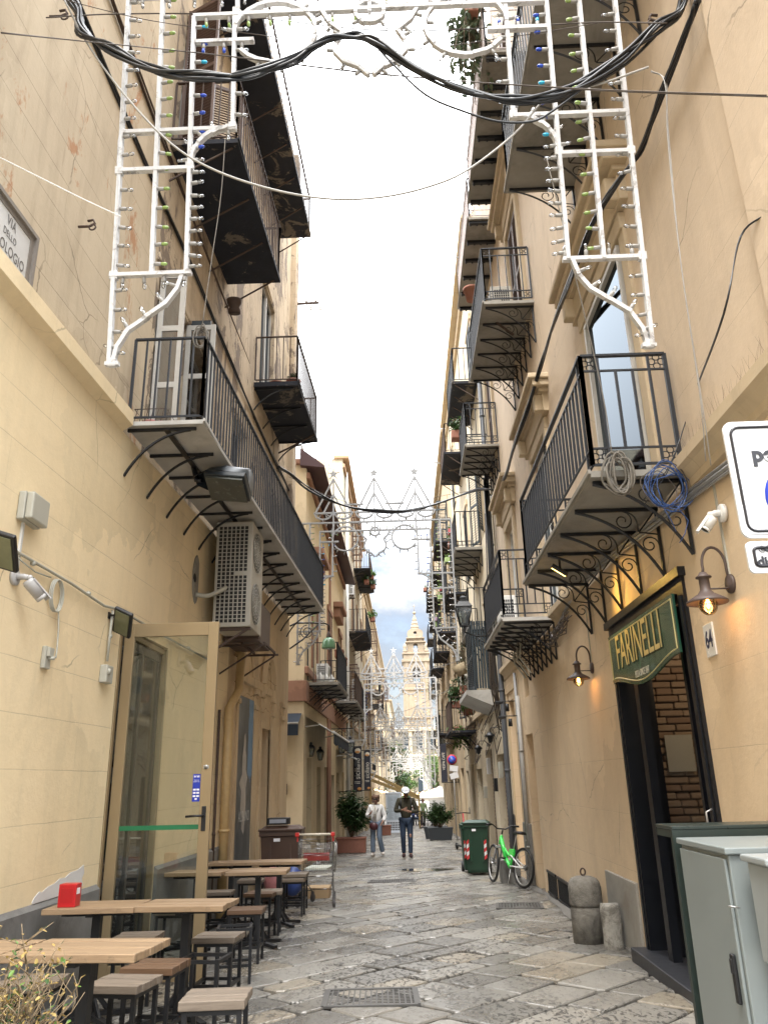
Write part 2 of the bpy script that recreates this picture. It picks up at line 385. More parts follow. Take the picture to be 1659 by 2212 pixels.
M_leaf = None
# ------------------------------------------------------------------ ground
def make_ground():
    m, n = newmat('paving_ground'); p = pos_(n)
    rot = mapped(n, p, (1, 1, 1), (0, 0, 0), (0, 0, R(45)))
    br = nd(n, 'ShaderNodeTexBrick', {'Vector': rot, 'Color1': (.16, .155, .145, 1), 'Color2': (.22, .21, .195, 1), 'Mortar': (.035, .033, .03, 1), 'Scale': 1.0, 'Mortar Size': .012, 'Brick Width': .62, 'Row Height': .36})
    c = mix_(n, noise_(n, p, 3, 6, .7), br.outputs[0], (.12, .115, .105), 'MULTIPLY') if False else br.outputs[0]
    b = nd(n, 'ShaderNodeBsdfPrincipled', {'Base Color': c, 'Roughness': .55}); out_(n, b.outputs[0])
    b = MB(); z = -.035
    b.mat(0)
    b.quad((-60, -20, gz(-20)+z), (60, -20, gz(-20)+z), (60, 48, gz(48)+z), (-60, 48, gz(48)+z))
    b.quad((-60, 48, gz(48)+z), (60, 48, gz(48)+z), (60, 400, gz(140)+z), (-60, 400, gz(140)+z))
    for y0_, y1_ in ((1.0, 48.0),):                        # dark earth under the near slabs
        b.mat(1); b.quad((-3.6, y0_, gz(y0_)-.031), (3.0, y0_, gz(y0_)-.031), (3.0, y1_, gz(y1_)-.031), (-3.6, y1_, gz(y1_)-.031))
    tag(b.build('ground', [m, simple('joint_earth', (.028, .025, .022), .95, var=.5)]), kind='structure')
    # paving slabs laid on the diagonal, each with worn rounded edges and its own slight tilt
    m2, n = newmat('worn_slab'); p = pos_(n)
    g = n.nodes.new('ShaderNodeNewGeometry')
    isl = g.outputs['Random Per Island']
    base = mix_(n, isl, (.150, .143, .128), (.335, .318, .283))
    warm = nd(n, 'ShaderNodeRGBToBW', {0: ramp_(n, nd(n, 'ShaderNodeMath', {0: math_(n, 'MULTIPLY', isl, 7.31)}, operation='FRACT').outputs[0], .80, .86)}).outputs[0]
    base = mix_(n, math_(n, 'MULTIPLY', warm, .55), base, (.37, .31, .22))
    bl = noise_(n, p, 2.3, 8, .7)
    base = mix_(n, math_(n, 'MULTIPLY', bl, .5), base, (.10, .095, .088))
    pit = nd(n, 'ShaderNodeTexVoronoi', {'Vector': mapped(n, p, (1, 1.0, 1), (0, 0, 0), (0, 0, R(38))), 'Scale': 30.0, 'Randomness': 1.0})
    stretch = noise_(n, mapped(n, p, (27, 15, 20), (0, 0, 0), (0, 0, R(30))), 1.0, 3, .6, .6)
    chis = nd(n, 'ShaderNodeRGBToBW', {0: ramp_(n, stretch, .54, .60)}).outputs[0]
    much = nd(n, 'ShaderNodeRGBToBW', {0: ramp_(n, noise_(n, p, .9, 3), .40, .56)}).outputs[0]
    much = math_(n, 'ADD', math_(n, 'MULTIPLY', much, .75), .25)
    pitf = math_(n, 'MULTIPLY', chis, much)
    base = mix_(n, math_(n, 'MULTIPLY', pitf, .9), base, (.03, .028, .025))
    wet = nd(n, 'ShaderNodeRGBToBW', {0: ramp_(n, noise_(n, mapped(n, p, (1.4, .45, 1)), .9, 5, .65), .42, .62)}).outputs[0]
    base = mix_(n, math_(n, 'MULTIPLY', wet, .25), base, (.07, .068, .065))
    rgh = nd(n, 'ShaderNodeMapRange', {0: math_(n, 'SUBTRACT', math_(n, 'ADD', bl, math_(n, 'MULTIPLY', pitf, .3)), math_(n, 'MULTIPLY', wet, .28)), 1: .15, 2: .8, 3: .18, 4: .55}).outputs[0]
    h = math_(n, 'SUBTRACT', math_(n, 'MULTIPLY', bl, 1.2), math_(n, 'MULTIPLY', pitf, 1.0))
    bs = nd(n, 'ShaderNodeBsdfPrincipled', {'Base Color': base, 'Roughness': rgh, 'Specular IOR Level': .5, 'Normal': bump_(n, h, .85, .009)})
    out_(n, bs.outputs[0])
    b = MB(); ca, sa = math.cos(R(47)), math.sin(R(47)); rnd = random.Random(3)
    row = -60
    v = -40.0
    while v < 75:
        rh = rnd.choice((.30, .34, .38, .42, .46)); u = -40+rnd.random()
        while u < 75:
            w = rnd.uniform(.42, .86)
            cx = (u+w/2)*ca-(v+rh/2)*sa; cy = (u+w/2)*sa+(v+rh/2)*ca
            if -3.5 < cx < 2.9 and 1.2 < cy < 60:
                j = lambda s=.016: rnd.uniform(-s, s)
                gp = rnd.uniform(.008, .017)
                c = [(u+gp+j(), v+gp+j()), (u+w-gp+j(), v+gp+j()), (u+w-gp+j(), v+rh-gp+j()), (u+gp+j(), v+rh-gp+j())]
                ring = []
                for i in range(4):
                    a = c[i]; d = c[(i+1) % 4]
                    e = (c[i-1])
                    def tow(a, q, t):
                        L = math.hypot(q[0]-a[0], q[1]-a[1]); return (a[0]+(q[0]-a[0])*t/L, a[1]+(q[1]-a[1])*t/L)
                    k = rnd.uniform(.015, .05)
                    ring.append(tow(a, e, k)); ring.append(tow(a, d, k))
                    ring.append(((a[0]+d[0])/2+j(.012), (a[1]+d[1])/2+j(.012)))
                mx_, my_ = sum(q[0] for q in ring)/12, sum(q[1] for q in ring)/12
                tx, ty, dz = rnd.gauss(0, .007), rnd.gauss(0, .007), rnd.uniform(-.004, .004)
                vs = []; sink = max(0, abs(cx+.3)-2.1)*.0
                for sc, zz in ((1.0, -.035), (1.0, -.011), (.965, -.003), (.88, 0.0)):
                    for q in ring:
                        qx, qy = mx_+(q[0]-mx_)*sc, my_+(q[1]-my_)*sc
                        if sc == .965 or sc == .88:
                            L = math.hypot(q[0]-mx_, q[1]-my_); t = (.007 if sc == .965 else .022)/L
                            qx, qy = q[0]+(mx_-q[0])*t, q[1]+(my_-q[1])*t
                        X, Y = qx*ca-qy*sa, qx*sa+qy*ca
                        vs.append((X, Y, gz(Y)+zz+dz+tx*(qx-mx_)+ty*(qy-my_)))
                fs = [tuple(range(36, 48))]
                for L in range(3):
                    for i in range(12): k = (i+1) % 12; fs.append((L*12+i, L*12+k, (L+1)*12+k, (L+1)*12+i))
                b.add(vs, fs, False)
                b.sm[-12:] = [True]*12
            u += w
        v += rh
    tag(b.build('paving', m2), kind='structure')
make_ground()

# cement fillets and patches along the walls
b = MB(); rnd = random.Random(5)
for side in (-1, 1):
    pts = []
    y = 3.0
    while y < 60:
        xw = (LX(y) if y < 16.6 else -2.47) if side < 0 else XR
        wdt = .12+.05*math.sin(y*1.3)+.02*math.sin(y*4.1)
        pts.append((xw, y, wdt)); y += .1
    for (xa, ya, wa), (xb, yb, wb) in zip(pts, pts[1:]):
        o = 1 if side < 0 else -1
        q = [(xa, ya, gz(ya)+.035), (xa+o*wa, ya, gz(ya)+.006), (xb+o*wb, yb, gz(yb)+.006), (xb, yb, gz(yb)+.035)]
        b.add(q if side < 0 else q[::-1], [(0, 1, 2, 3)], True)
tag(b.build('gutter_cement', simple('cement', (.13, .123, .112), .85, var=.35, scale=5, bump=.5)), kind='structure')

# ------------------------------------------------------------------ buildings
def wallgrid(b, xf, s, y0, y1, z0, z1, holes, dep=.22, endwalls=True, depth=3.0, top=True):
    """street wall with rectangular openings; s = +1 faces +x (left side of the street), -1 faces -x"""
    ys = sorted({y0, y1} | {h[0] for h in holes} | {h[1] for h in holes}); zs = sorted({z0, z1} | {h[2] for h in holes} | {h[3] for h in holes})
    ys = [y for y in ys if y0 <= y <= y1]; zs = [z for z in zs if z0 <= z <= z1]
    def q(*p): b.quad(*(p if s > 0 else p[::-1]))
    for ya, yb in zip(ys, ys[1:]):
        for za, zb in zip(zs, zs[1:]):
            cy, cz = (ya+yb)/2, (za+zb)/2
            if any(h[0] < cy < h[1] and h[2] < cz < h[3] for h in holes): continue
            q((xf(ya), ya, za), (xf(yb), yb, za), (xf(yb), yb, zb), (xf(ya), ya, zb))
    for h in holes:
        a, c, l, t = h[:4]; d = h[4] if len(h) > 4 else dep
        for P, Q in (((a, l), (a, t)), ((a, t), (c, t)), ((c, t), (c, l)), ((c, l), (a, l))):
            q((xf(P[0]), P[0], P[1]), (xf(Q[0]), Q[0], Q[1]), (xf(Q[0])-s*d, Q[0], Q[1]), (xf(P[0])-s*d, P[0], P[1]))
    if endwalls:
        for y, fl in ((y0, 1), (y1, -1)):
            p = ((xf(y), y, z0), (xf(y), y, z1), (xf(y)-s*depth, y, z1), (xf(y)-s*depth, y, z0))
            q(*(p if fl > 0 else p[::-1]))
    if top: q((xf(y0), y0, z1), (xf(y1), y1, z1), (xf(y1)-s*depth, y1, z1), (xf(y0)-s*depth, y0, z1))
def core(b, x0, x1, y0, y1, z0, z1): b.box(min(x0, x1), max(x0, x1), y0, y1, z0, z1)

def window(par, xw, s, y0, y1, z0, z1, frm, gls, dep=.17, cols=2, rows=3, fw=.05):
    f = MB(); x = xw-s*dep
    f.bar((x, y0+fw/2, z0), (x, y0+fw/2, z1), .05, fw, (0, 1, 0)); f.bar((x, y1-fw/2, z0), (x, y1-fw/2, z1), .05, fw, (0, 1, 0))
    f.bar((x, y0+fw, z1-fw/2), (x, y1-fw, z1-fw/2), .05, fw); f.bar((x, y0+fw, z0+fw), (x, y1-fw, z0+fw), .05, fw*2)
    for i in range(1, cols): yy = y0+(y1-y0)*i/cols; f.bar((x+s*.004, yy, z0+fw*2), (x+s*.004, yy, z1-fw), .06, fw*1.3, (0, 1, 0))
    for i in range(1, rows): zz = z0+(z1-z0)*i/rows; f.bar((x-s*.004, y0+fw, zz), (x-s*.004, y1-fw, zz), .035, fw*.6)
    w = f.build('window', frm, par)
    g = MB(); g.box(min(x-s*.018, x-s*.026), max(x-s*.018, x-s*.026), y0+fw*.5, y1-fw*.5, z0+fw, z1-fw*.5); g.build('pane', gls, w)
    return w
def shutter_pair(par, xw, s, y0, y1, z0, z1, mat, ang=0, dep=.05, slat=.05, name='shutter'):
    for k in (0, 1):
        b = MB(); h = (y1-y0)/2
        def leaf(u, v):                                   # u along the leaf from the hinge
            if k == 0: hy, d = y0, 1
            else: hy, d = y1, -1
            return V(xw+s*(dep+math.sin(ang)*u), hy+d*math.cos(ang)*u, v)
        for u in (.03, h-.03): b.bar(leaf(u, z0), leaf(u, z1), .03, .055, (0, 1, 0))
        for z in (z0+.03, (z0+z1)/2, z1-.03): b.bar(leaf(.03, z), leaf(h-.03, z), .03, .06)
        z = z0+.08
        while z < z1-.06:
            a, c = leaf(.05, z), leaf(h-.05, z); b.bar(a, c, .028, .008, (s*.6, 0, .8)); z += slat
        b.build(name, mat, par)

def spiral(b, fr, c, r, turns, a0, sg, w=.012, r1=.25):
    pts = []; N = int(14*turns)
    for i in range(N+1):
        t = i/N; rr = r*(1-t*(1-r1)); a = a0+sg*2*PI*turns*t
        pts.append(fr(c[0]+math.cos(a)*rr, c[1]+math.sin(a)*rr))
    b.tube(pts, w*.5, 4, sm=False)
def scroll_bracket(par, xw, s, y, z, d, h, mat, deco=True, name='bracket', th=.022):
    b = MB(); fr = lambda u, v: (xw+s*u, y, z+v)
    b.bar(fr(0, -.02), fr(d, -.02), th, th*1.3); b.bar(fr(.02, -.02), fr(.02, -h), th, th, (0, 1, 0))
    pts = []
    for i in range(15):
        t = i/14; p0, p1, p2 = V(d, -.03, 0), V(d*.36, -h*.22, 0), V(.02, -h, 0)
        q = p0*(1-t)**2+p1*(2*t*(1-t))+p2*t*t; pts.append(fr(q.x, q.y))
    b.tube(pts, th*.62, 4, sm=False)
    if deco:
        k = h/.6
        spiral(b, fr, (d*.44, -.115*k), .085*k, 1.3, R(95), 1)
        spiral(b, fr, (.105*k, -.33*k), .078*k, 1.3, R(185), -1)
        pts = [fr(d*.30*(1-t)**0+0*t, 0) for t in (0,)]
        for c0, c1, c2 in (((d*.42, -.03), (d*.24, -.05*k), (d*.27, -.21*k)), ((.03, -.24*k), (.15*k, -.22*k), (d*.26, -.22*k)), ((.03, -.03), (.10, -.12*k), (d*.26, -.215*k))):
            pp = []
            for i in range(7):
                t = i/6; pp.append(fr(c0[0]*(1-t)**2+c1[0]*2*t*(1-t)+c2[0]*t*t, c0[1]*(1-t)**2+c1[1]*2*t*(1-t)+c2[1]*t*t))
            b.tube(pp, .007, 4, sm=False)
    return b.build(name, mat, par)
def arc_bracket(par, xw, s, y, z, d, h, mat, name='bracket', th=.026):
    b = MB(); fr = lambda u, v: (xw+s*u, y, z+v)
    b.bar(fr(.0, -.018), fr(d*.92, -.018), th, th*1.2)
    pts = []
    for i in range(13):
        t = i/12; p0, p1, p2 = V(d*.85, -.03, 0), V(d*.30, -h*.12, 0), V(-.0, -h, 0)
        q = p0*(1-t)**2+p1*(2*t*(1-t))+p2*t*t; pts.append(fr(q.x, q.y))
    b.tube(pts, th*.6, 5, sm=False)
    return b.build(name, mat, par)
def quatrefoil(b, fr, c, r, w=.009):
    for k in range(4):
        a = PI/2*k; cc = (c[0]+math.cos(a)*r*.52, c[1]+math.sin(a)*r*.52)
        b.tube([fr(cc[0]+math.cos(t)*r*.36, cc[1]+math.sin(t)*r*.36) for t in [2*PI*i/10 for i in range(10)]], w*.5, 4, closed=True, sm=False)
def balcony(par, xf, s, y0, y1, z, d, slabm, railm, nbr=5, style='scroll', deco=True, rail_h=1.0, sp=.115, bw=.016, brh=.55, t=.05, brm=None, low=False, panels=False, ends=True, lip=True, wave=0.0, brd=None):
    """balcony (slab) > railing, bracket ..."""
    b = MB(); ex = lambda y: xf(y)+s*d
    b.add([(xf(y0), y0, z), (ex(y0), y0, z), (ex(y1), y1, z), (xf(y1), y1, z), (xf(y0), y0, z+t), (ex(y0), y0, z+t), (ex(y1), y1, z+t), (xf(y1), y1, z+t)],
          [(0, 3, 2, 1), (4, 5, 6, 7), (0, 1, 5, 4), (1, 2, 6, 5), (2, 3, 7, 6), (3, 0, 4, 7)], False)
    if lip: b.box(min(ex(y0), ex(y0)+s*.02), max(ex(y0), ex(y0)+s*.02), y0-.02, y1+.02, z+t-.028, z+t+.006)
    if panels:
        n = max(2, nbr)
        for i in range(n): yy = y0+(y1-y0)*(i+.0)/(n-1); yy = min(max(yy, y0+.05), y1-.05); b.box(min(xf(yy)+s*.05, ex(yy)-s*.06), max(xf(yy)+s*.05, ex(yy)-s*.06), yy-.04, yy+.04, z-.035, z+.01)
    bal = b.build('balcony', slabm, par)
    r = MB(); zt = z+t+rail_h; zl = z+t+.06; o = s*(d-.035)
    segs = [((y0+.03, 0), (y1-.03, 0))]
    P = lambda y, x, zz: (x, y, zz)
    def rail_line(A, B):                                   # A, B are xy pairs
        A = V(*A); B = V(*B); L = (B-A).length; n = max(1, int(round(L/sp)))
        a3 = lambda q, zz: (q.x, q.y, zz)
        r.bar(a3(A, zt), a3(B, zt), .038, .018); r.bar(a3(A, zl), a3(B, zl), .02, .018)
        if deco: r.bar(a3(A, zt-.135), a3(B, zt-.135), .018, .014); r.bar(a3(A, zl+.135), a3(B, zl+.135), .018, .014)
        dd = (B-A).normalized()
        for i in range(n+1):
            q = A+dd*(L*i/n); w = bw*1.5 if i in (0, n) else bw
            lo, hi = (zl, zt)
            if deco and 0 < i < n and not (i in (1, n-1)): lo, hi = zl+.135, zt-.135
            r.bar(a3(q, lo), a3(q, hi), w, w, (1, 0, 0))
        if deco:
            f = lambda q0: (lambda u, v: (q0.x+dd.x*u, q0.y+dd.y*u, v))
            for q0 in (A+dd*(L/n*.5), A+dd*(L-L/n*.5))+((A+dd*(L*.5),) if L > 1.6 else ()):
                for zc in (zt-.068, zl+.068): quatrefoil(r, f(q0), (0, zc), .075)
    A0 = (xf(y0)+s*.02, y0+.03, 0); A1 = (xf(y0)+o, y0+.03, 0); B1 = (xf(y1)+o, y1-.03, 0); B0 = (xf(y1)+s*.02, y1-.03, 0)
    rail_line(A1, B1)
    if ends: rail_line(A0, A1); rail_line(B1, B0)
    r.build('railing', railm, bal)
    bd = brd or d*.96
    for i in range(nbr):
        yy = y0+.08+(y1-y0-.16)*i/max(1, nbr-1)
        if style == 'scroll': scroll_bracket(bal, xf(yy), s, yy, z, bd, brh, brm or M_iron)
        elif style == 'curve': scroll_bracket(bal, xf(yy), s, yy, z, bd, brh, brm or M_iron, deco=False)
        elif style == 'arc': arc_bracket(bal, xf(yy), s, yy, z, bd, brh, brm or M_iron)
        elif style == 'bar':
            q = MB(); q.bar((xf(yy)+s*.9*d, yy, z-.01), (xf(yy), yy, z-brh), .02, .02); q.build('bracket', brm or M_rust, bal)
        elif style == 'rib':
            q = MB(); q.bbox(min(xf(yy), xf(yy)+s*bd), max(xf(yy), xf(yy)+s*bd), yy-.035, yy+.035, z-.07, z+.004, .01)
            for k in range(4): q.lathe([(0, -.06), (.02, -.05), (.012, -.02), (.026, 0)], (xf(yy)+s*bd*(.3+.22*k), yy, z-.05), 6)
            q.build('bracket', brm or M_iron, bal)
    return bal
def bare_shape(par, name, mat, fn, *a): b = MB(); fn(b); return b.build(name, mat, par)

# ---------------- near left building
xl = lambda y: LX(y)
B1 = thing('town_house', (LX(3), 3, 0), 'old yellow and tan plastered house with sooty iron balconies behind the cafe tables', 'house')
w = MB()
holesL = [(7.40, 8.85, gz(8)-.02, 2.90, .06)]
wallgrid(w, xl, 1, -3, 11.6, -1.2, 4.80, holesL, top=False)
w.build('lower_wall', M_yel, B1)
w = MB(); lg = lambda y: LX(y)-.02
holesG = [(12.35, 13.45, gz(12)-.3, 2.75, .05), (14.15, 14.95, gz(14)-.3, 2.35, .25)]
wallgrid(w, lg, 1, 11.6, 16.8, -1.2, 4.80, holesG, top=False)
w.build('lower_wall', M_ocre, B1)
w = MB(); lu = lambda y: LX(y)-.05
holesU = [(7.75, 8.95, 5.0, 7.3, .16), (11.4, 12.4, 5.0, 7.2, .16), (14.6, 15.5, 5.0, 7.0, .16), (7.95, 9.1, 9.3, 11.8, .16), (13.2, 14.5, 8.5, 11.2, .12), (9.0, 10.2, 13.6, 16, .16)]
wallgrid(w, lu, 1, -3, 7.65, 4.80, 17.5, [], top=True); w.build('upper_wall', M_tan, B1)
w = MB(); wallgrid(w, lu, 1, 7.65, 16.8, 4.80, 17.5, holesU, top=True); w.build('upper_wall', M_old, B1)
w = MB(); core(w, -3.3, -6.0, -3, 7.2, -1.2, 17.3); core(w, -3.25, -6.0, 9.3, 16.6, -1.2, 17.3); core(w, -3.25, -6, 7.2, 9.3, 3.2, 17.3); core(w, -4.6, -6, 7.2, 9.3, -1.2, 3.2)
w.build('inner_rooms', M_dark, B1)
# string course, plinths, cornices
w = MB()
w.add([(LX(-3)+.0, -3, 4.80), (LX(-3)+.10, -3, 4.86), (LX(7.0)+.10, 7.0, 4.86), (LX(7.0), 7.0, 4.80), (LX(-3)+.10, -3, 5.00), (LX(7.0)+.10, 7.0, 5.00), (LX(-3)-.05, -3, 5.06), (LX(7)-.05, 7.0, 5.06)],
      [(0, 3, 2, 1), (1, 2, 5, 4), (4, 5, 7, 6), (2, 3, 7, 5)], False)
w.build('string_course', M_yel, B1)
w = MB()
for a, c in ((-3, 7.38), (8.87, 11.9)):
    w.cut(); z1 = .565
    p = [(LX(a)+.035, a, -1), (LX(c)+.035, c, -1), (LX(c)+.035, c, z1), (LX(a)+.035, a, z1), (LX(a), a, z1+.035), (LX(c), c, z1+.035), (LX(c), c, -1), (LX(a), a, -1)]
    w.add(p, [(0, 1, 2, 3), (3, 2, 5, 4), (1, 6, 5, 2), (0, 3, 4, 7)], False)
w.each('plinth', M_grey, B1)
w = MB(); rn = random.Random(2)
pl = []
edge = [(66, 1972), (68, 1950), (74, 1938), (84, 1926), (90, 1928), (102, 1916), (118, 1908), (128, 1898), (140, 1896), (152, 1884), (166, 1880), (180, 1868), (181, 1885), (176, 1898), (178, 1912), (172, 1926), (173, 1940)]
for u_, v_ in edge: q_ = on_l(u_, v_); pl.append((q_.y, max(.61, q_.z)))
pl += [(pl[-1][0], .603), (pl[0][0], .603)]; pl = pl[::-1]
w.prism(pl, (LX(0)+.004, 0, 0), (.03, 1, 0), (0, 0, 1), .004)
w.build('plaster_patch', simple('white_filler', (.62, .60, .58), .9, var=.15, scale=6), B1)
for (a, c, l, t) in [(7.75, 8.95, 5.0, 7.3), (11.4, 12.4, 5.0, 7.2), (14.6, 15.5, 5.0, 7.0), (7.95, 9.1, 9.3, 11.8), (9.0, 10.2, 13.6, 16)]:
    window(B1, lu((a+c)/2), 1, a+.02, c-.02, l+.02, t-.02, M_frm if a != 11.4 else M_rail, M_glass, cols=2, rows=3)
window(B1, lu(13.8), 1, 13.22, 14.48, 8.52, 11.18, M_frm, M_sky, dep=.08, cols=2, rows=1)
M_gbl = simple('green_black_leaf', (.018, .026, .030), .5, var=.3)
for y_, x1_ in ((8.94, .36), (7.80, .28)):                   # the two glazed leaves stand open into the balcony
    w = MB(); xa_ = lu(8)
    for x_ in (xa_+.03, xa_+x1_): w.box(x_-.03, x_+.03, y_-.02, y_+.02, 5.0, 7.28)
    for z_ in (5.06, 5.75, 6.5, 7.24): w.box(xa_+.06, xa_+x1_-.03, y_-.018, y_+.018, z_-.035, z_+.035)
    lf_ = w.build('open_leaf', M_frm, B1); w = MB(); w.box(xa_+.06, xa_+x1_-.03, y_-.004, y_+.004, 5.09, 7.2); w.build('pane', M_glass, lf_)
w = MB(); w.box(lu(8), lu(8)+.30, 9.0, 9.05, 5.0, 7.4); w.build('shutter', M_gbl, B1)
shutter_pair(B1, lu(8.5), 1, 7.95, 9.1, 9.35, 11.8, M_brsh, R(115), .0)
# L1: the long balcony over the cafe
L1 = balcony(B1, lambda y: LX(y), 1, 7.05, 16.45, 4.88, .80, M_slabm, M_rail, nbr=15, style='arc', deco=False, rail_h=.98, sp=.125, bw=.018, brh=.52, t=.045)
w = MB(); w.bar((LX(7.1)+.40, 7.1, 4.855), (LX(16.4)+.40, 16.4, 4.855), .055, .015); w.build('underside_bar', M_iron, L1)
# L2, L3, L4: sooty balconies
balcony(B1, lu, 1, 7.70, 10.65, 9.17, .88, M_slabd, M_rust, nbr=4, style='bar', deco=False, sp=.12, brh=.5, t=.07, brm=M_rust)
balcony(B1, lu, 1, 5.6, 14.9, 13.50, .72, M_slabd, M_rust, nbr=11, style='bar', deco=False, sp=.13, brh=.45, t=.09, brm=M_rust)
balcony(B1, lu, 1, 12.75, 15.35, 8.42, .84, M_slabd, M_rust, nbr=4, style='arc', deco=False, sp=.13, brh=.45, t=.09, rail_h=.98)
# pipes on the wall
def pipe(par, pts, r, mat, name='drainpipe', cl=True):
    b = MB(); b.tube(pts, r, 10)
    for p, q in zip(pts, pts[1:]):
        L = (V(*q)-V(*p)).length
        for i in range(int(L/1.6)):
            t = (i+.6)/max(1, int(L/1.6)); c = V(*p).lerp(V(*q), t); dd = (V(*q)-V(*p)).normalized()
            b.tube([c-dd*.02, c+dd*.02], r*1.22, 10)
    return b.build(name, mat, par)
pipe(B1, [(LX(12.0)+.02, 12.0, 3.35), (LX(12.0)+.10, 12.0, 3.3), (LX(11.9)+.10, 11.9, 2.75), (LX(11.4)+.09, 11.4, 2.45), (LX(11.4)+.09, 11.4, -.3)], .065, simple('ochre_pipe', (.46, .32, .15), .5, var=.2))
pipe(B1, [(LX(11.1)+.03, 11.1, 2.4), (LX(11.1)+.03, 11.1, -.3)], .02, M_rust)
# old shop front: pilasters, arch, cornice
w = MB()
for a, c in ((12.24, 12.36), (13.45, 13.72), (13.95, 14.15), (14.95, 15.2), (15.9, 16.3)):
    w.cut(); w.bbox(LX(a)-.05, LX(a)+.012, a, c, -1, 2.85, .006); w.bbox(LX(a)-.05, LX(a)+.05, a-.03, c+.03, 2.85, 2.95, .012); w.bbox(LX(a)-.05, LX(a)+.04, a-.02, c+.02, 2.6, 2.68, .01)
w.cut(); w.bbox(LX(12)-.05, LX(12)+.09, 12.15, 15.3, 2.95, 3.10, .015)
for cy, rr in ((12.9, .62), (14.55, .55)):
    w.cut(); pts = [(LX(cy)+.01, cy+math.cos(R(a))*rr, 3.1+math.sin(R(a))*rr) for a in range(0, 181, 12)]
    w.tube(pts, .075, 6, sm=False)
    pts = [(LX(cy)+.0, cy+math.cos(R(a))*rr*.72, 3.1+math.sin(R(a))*rr*.72) for a in range(0, 181, 12)]
    w.tube(pts, .03, 6, sm=False)
w.each('shop_surround', M_ocre, B1)
w = MB(); w.box(LX(14.5)-.24, LX(14.5)-.2, 14.17, 14.93, -.6, 2.33)
for z in (.5, 1.4): w.box(LX(14.5)-.2, LX(14.5)-.18, 14.27, 14.83, z, z+.7)
w.build('door', simple('brown_door', (.16, .09, .05), .6, var=.3), B1)
# cornice of wall above and window hoods of old wall
w = MB()
for a, c, z in ((7.6, 9.1, 7.34), (11.25, 12.55, 7.24), (14.45, 15.65, 7.04), (13.05, 14.6, 11.24)): w.cut(); w.bbox(lu(a)-.02, lu(a)+.05, a, c, z, z+.12, .02)
w.cut(); w.bbox(LX(16)-.08, LX(16)+.09, 16.35, 16.82, 4.9, 17.4, .02)
w.each('window_trim', M_old, B1)
# dark streak of old cables clipped to the upper wall
def on_lp(u, v, off=.03): return on_l(u, v, off)
def cable(name, pts, r, mat, label=None, cat='cable', n=5, par=None, jitter=0, count=1, seed=0, group=None, res=6):
    """smooth line through the points; several strands share one mesh"""
    rn = random.Random(seed); b = MB()
    P = [V(*p) for p in pts]
    for k in range(count):
        Q = [p+V(rn.uniform(-1, 1), rn.uniform(-1, 1), rn.uniform(-1, 1))*jitter for p in P]
        Q = [Q[0]*2-Q[1]]+Q+[Q[-1]*2-Q[-2]]
        o = []
        for i in range(1, len(Q)-2):
            p0, p1, p2, p3 = Q[i-1:i+3]
            for j in range(res):
                t = j/res
                o.append(.5*((2*p1)+(p2-p0)*t+(2*p0-5*p1+4*p2-p3)*t*t+(3*p1-p0-3*p2+p3)*t**3))
        o.append(Q[-2]); b.tube(o, r, n)
    if par is not None: return b.build(name, mat, par)
    return solo(b, name, mat, P[0], label, cat, group)
# ------------------------------------------------------------------ near right building with the pizzeria door
xr = lambda y: XR
xu = lambda y: XR+.03
B2 = thing('pizzeria_building', (XR, 3, 0), 'tall peach and tan plaster building with scroll bracket balconies over the open pizzeria door', 'building')
DY0, DY1, DZ1 = 5.80, 8.05, 2.83
w = MB()
holesR = [(DY0, DY1, -1, DZ1, .30), (13.75, 14.55, -1, 2.12, .30), (13.75, 14.25, 2.75, 3.32, .2), (15.6, 16.55, -.2, 2.9, .22)]
wallgrid(w, xr, -1, 2.95, 17.0, -1.2, 3.46, holesR, depth=4, top=False); w.build('lower_wall', M_peach, B2)
w = MB()
holesRU = [(6.14, 7.60, 3.70, 6.20, .03), (10.35, 11.5, 3.70, 6.15, .14), (14.0, 15.0, 3.70, 6.1, .14), (5.9, 7.1, 8.3, 10.7, .14), (10.9, 12.0, 8.45, 10.9, .14), (15.6, 16.5, 8.1, 10.4, .14), (10.2, 11.3, 12.2, 14.6, .14)]
wallgrid(w, xu, -1, 2.95, 17.0, 3.46, 16.4, holesRU, depth=4, top=True); w.build('upper_wall', M_utan, B2)
w = MB(); w.bbox(XR-.035, XR+.3, 2.93, 3.83, 3.75, 16.0, .01); w.build('end_pier', M_utan, B2)
w = MB(); core(w, XR+.38, XR+3.9, 3.0, 17, 3.2, 16.2); core(w, XR+.38, XR+3.9, 3.0, 5.2, -1, 3.2); core(w, XR+.38, XR+4, 8.9, 17, -1, 3.2); core(w, XR+2.4, XR+4, 5.2, 8.9, -1, 3.2)
w.build('inner_rooms', M_dark, B2)
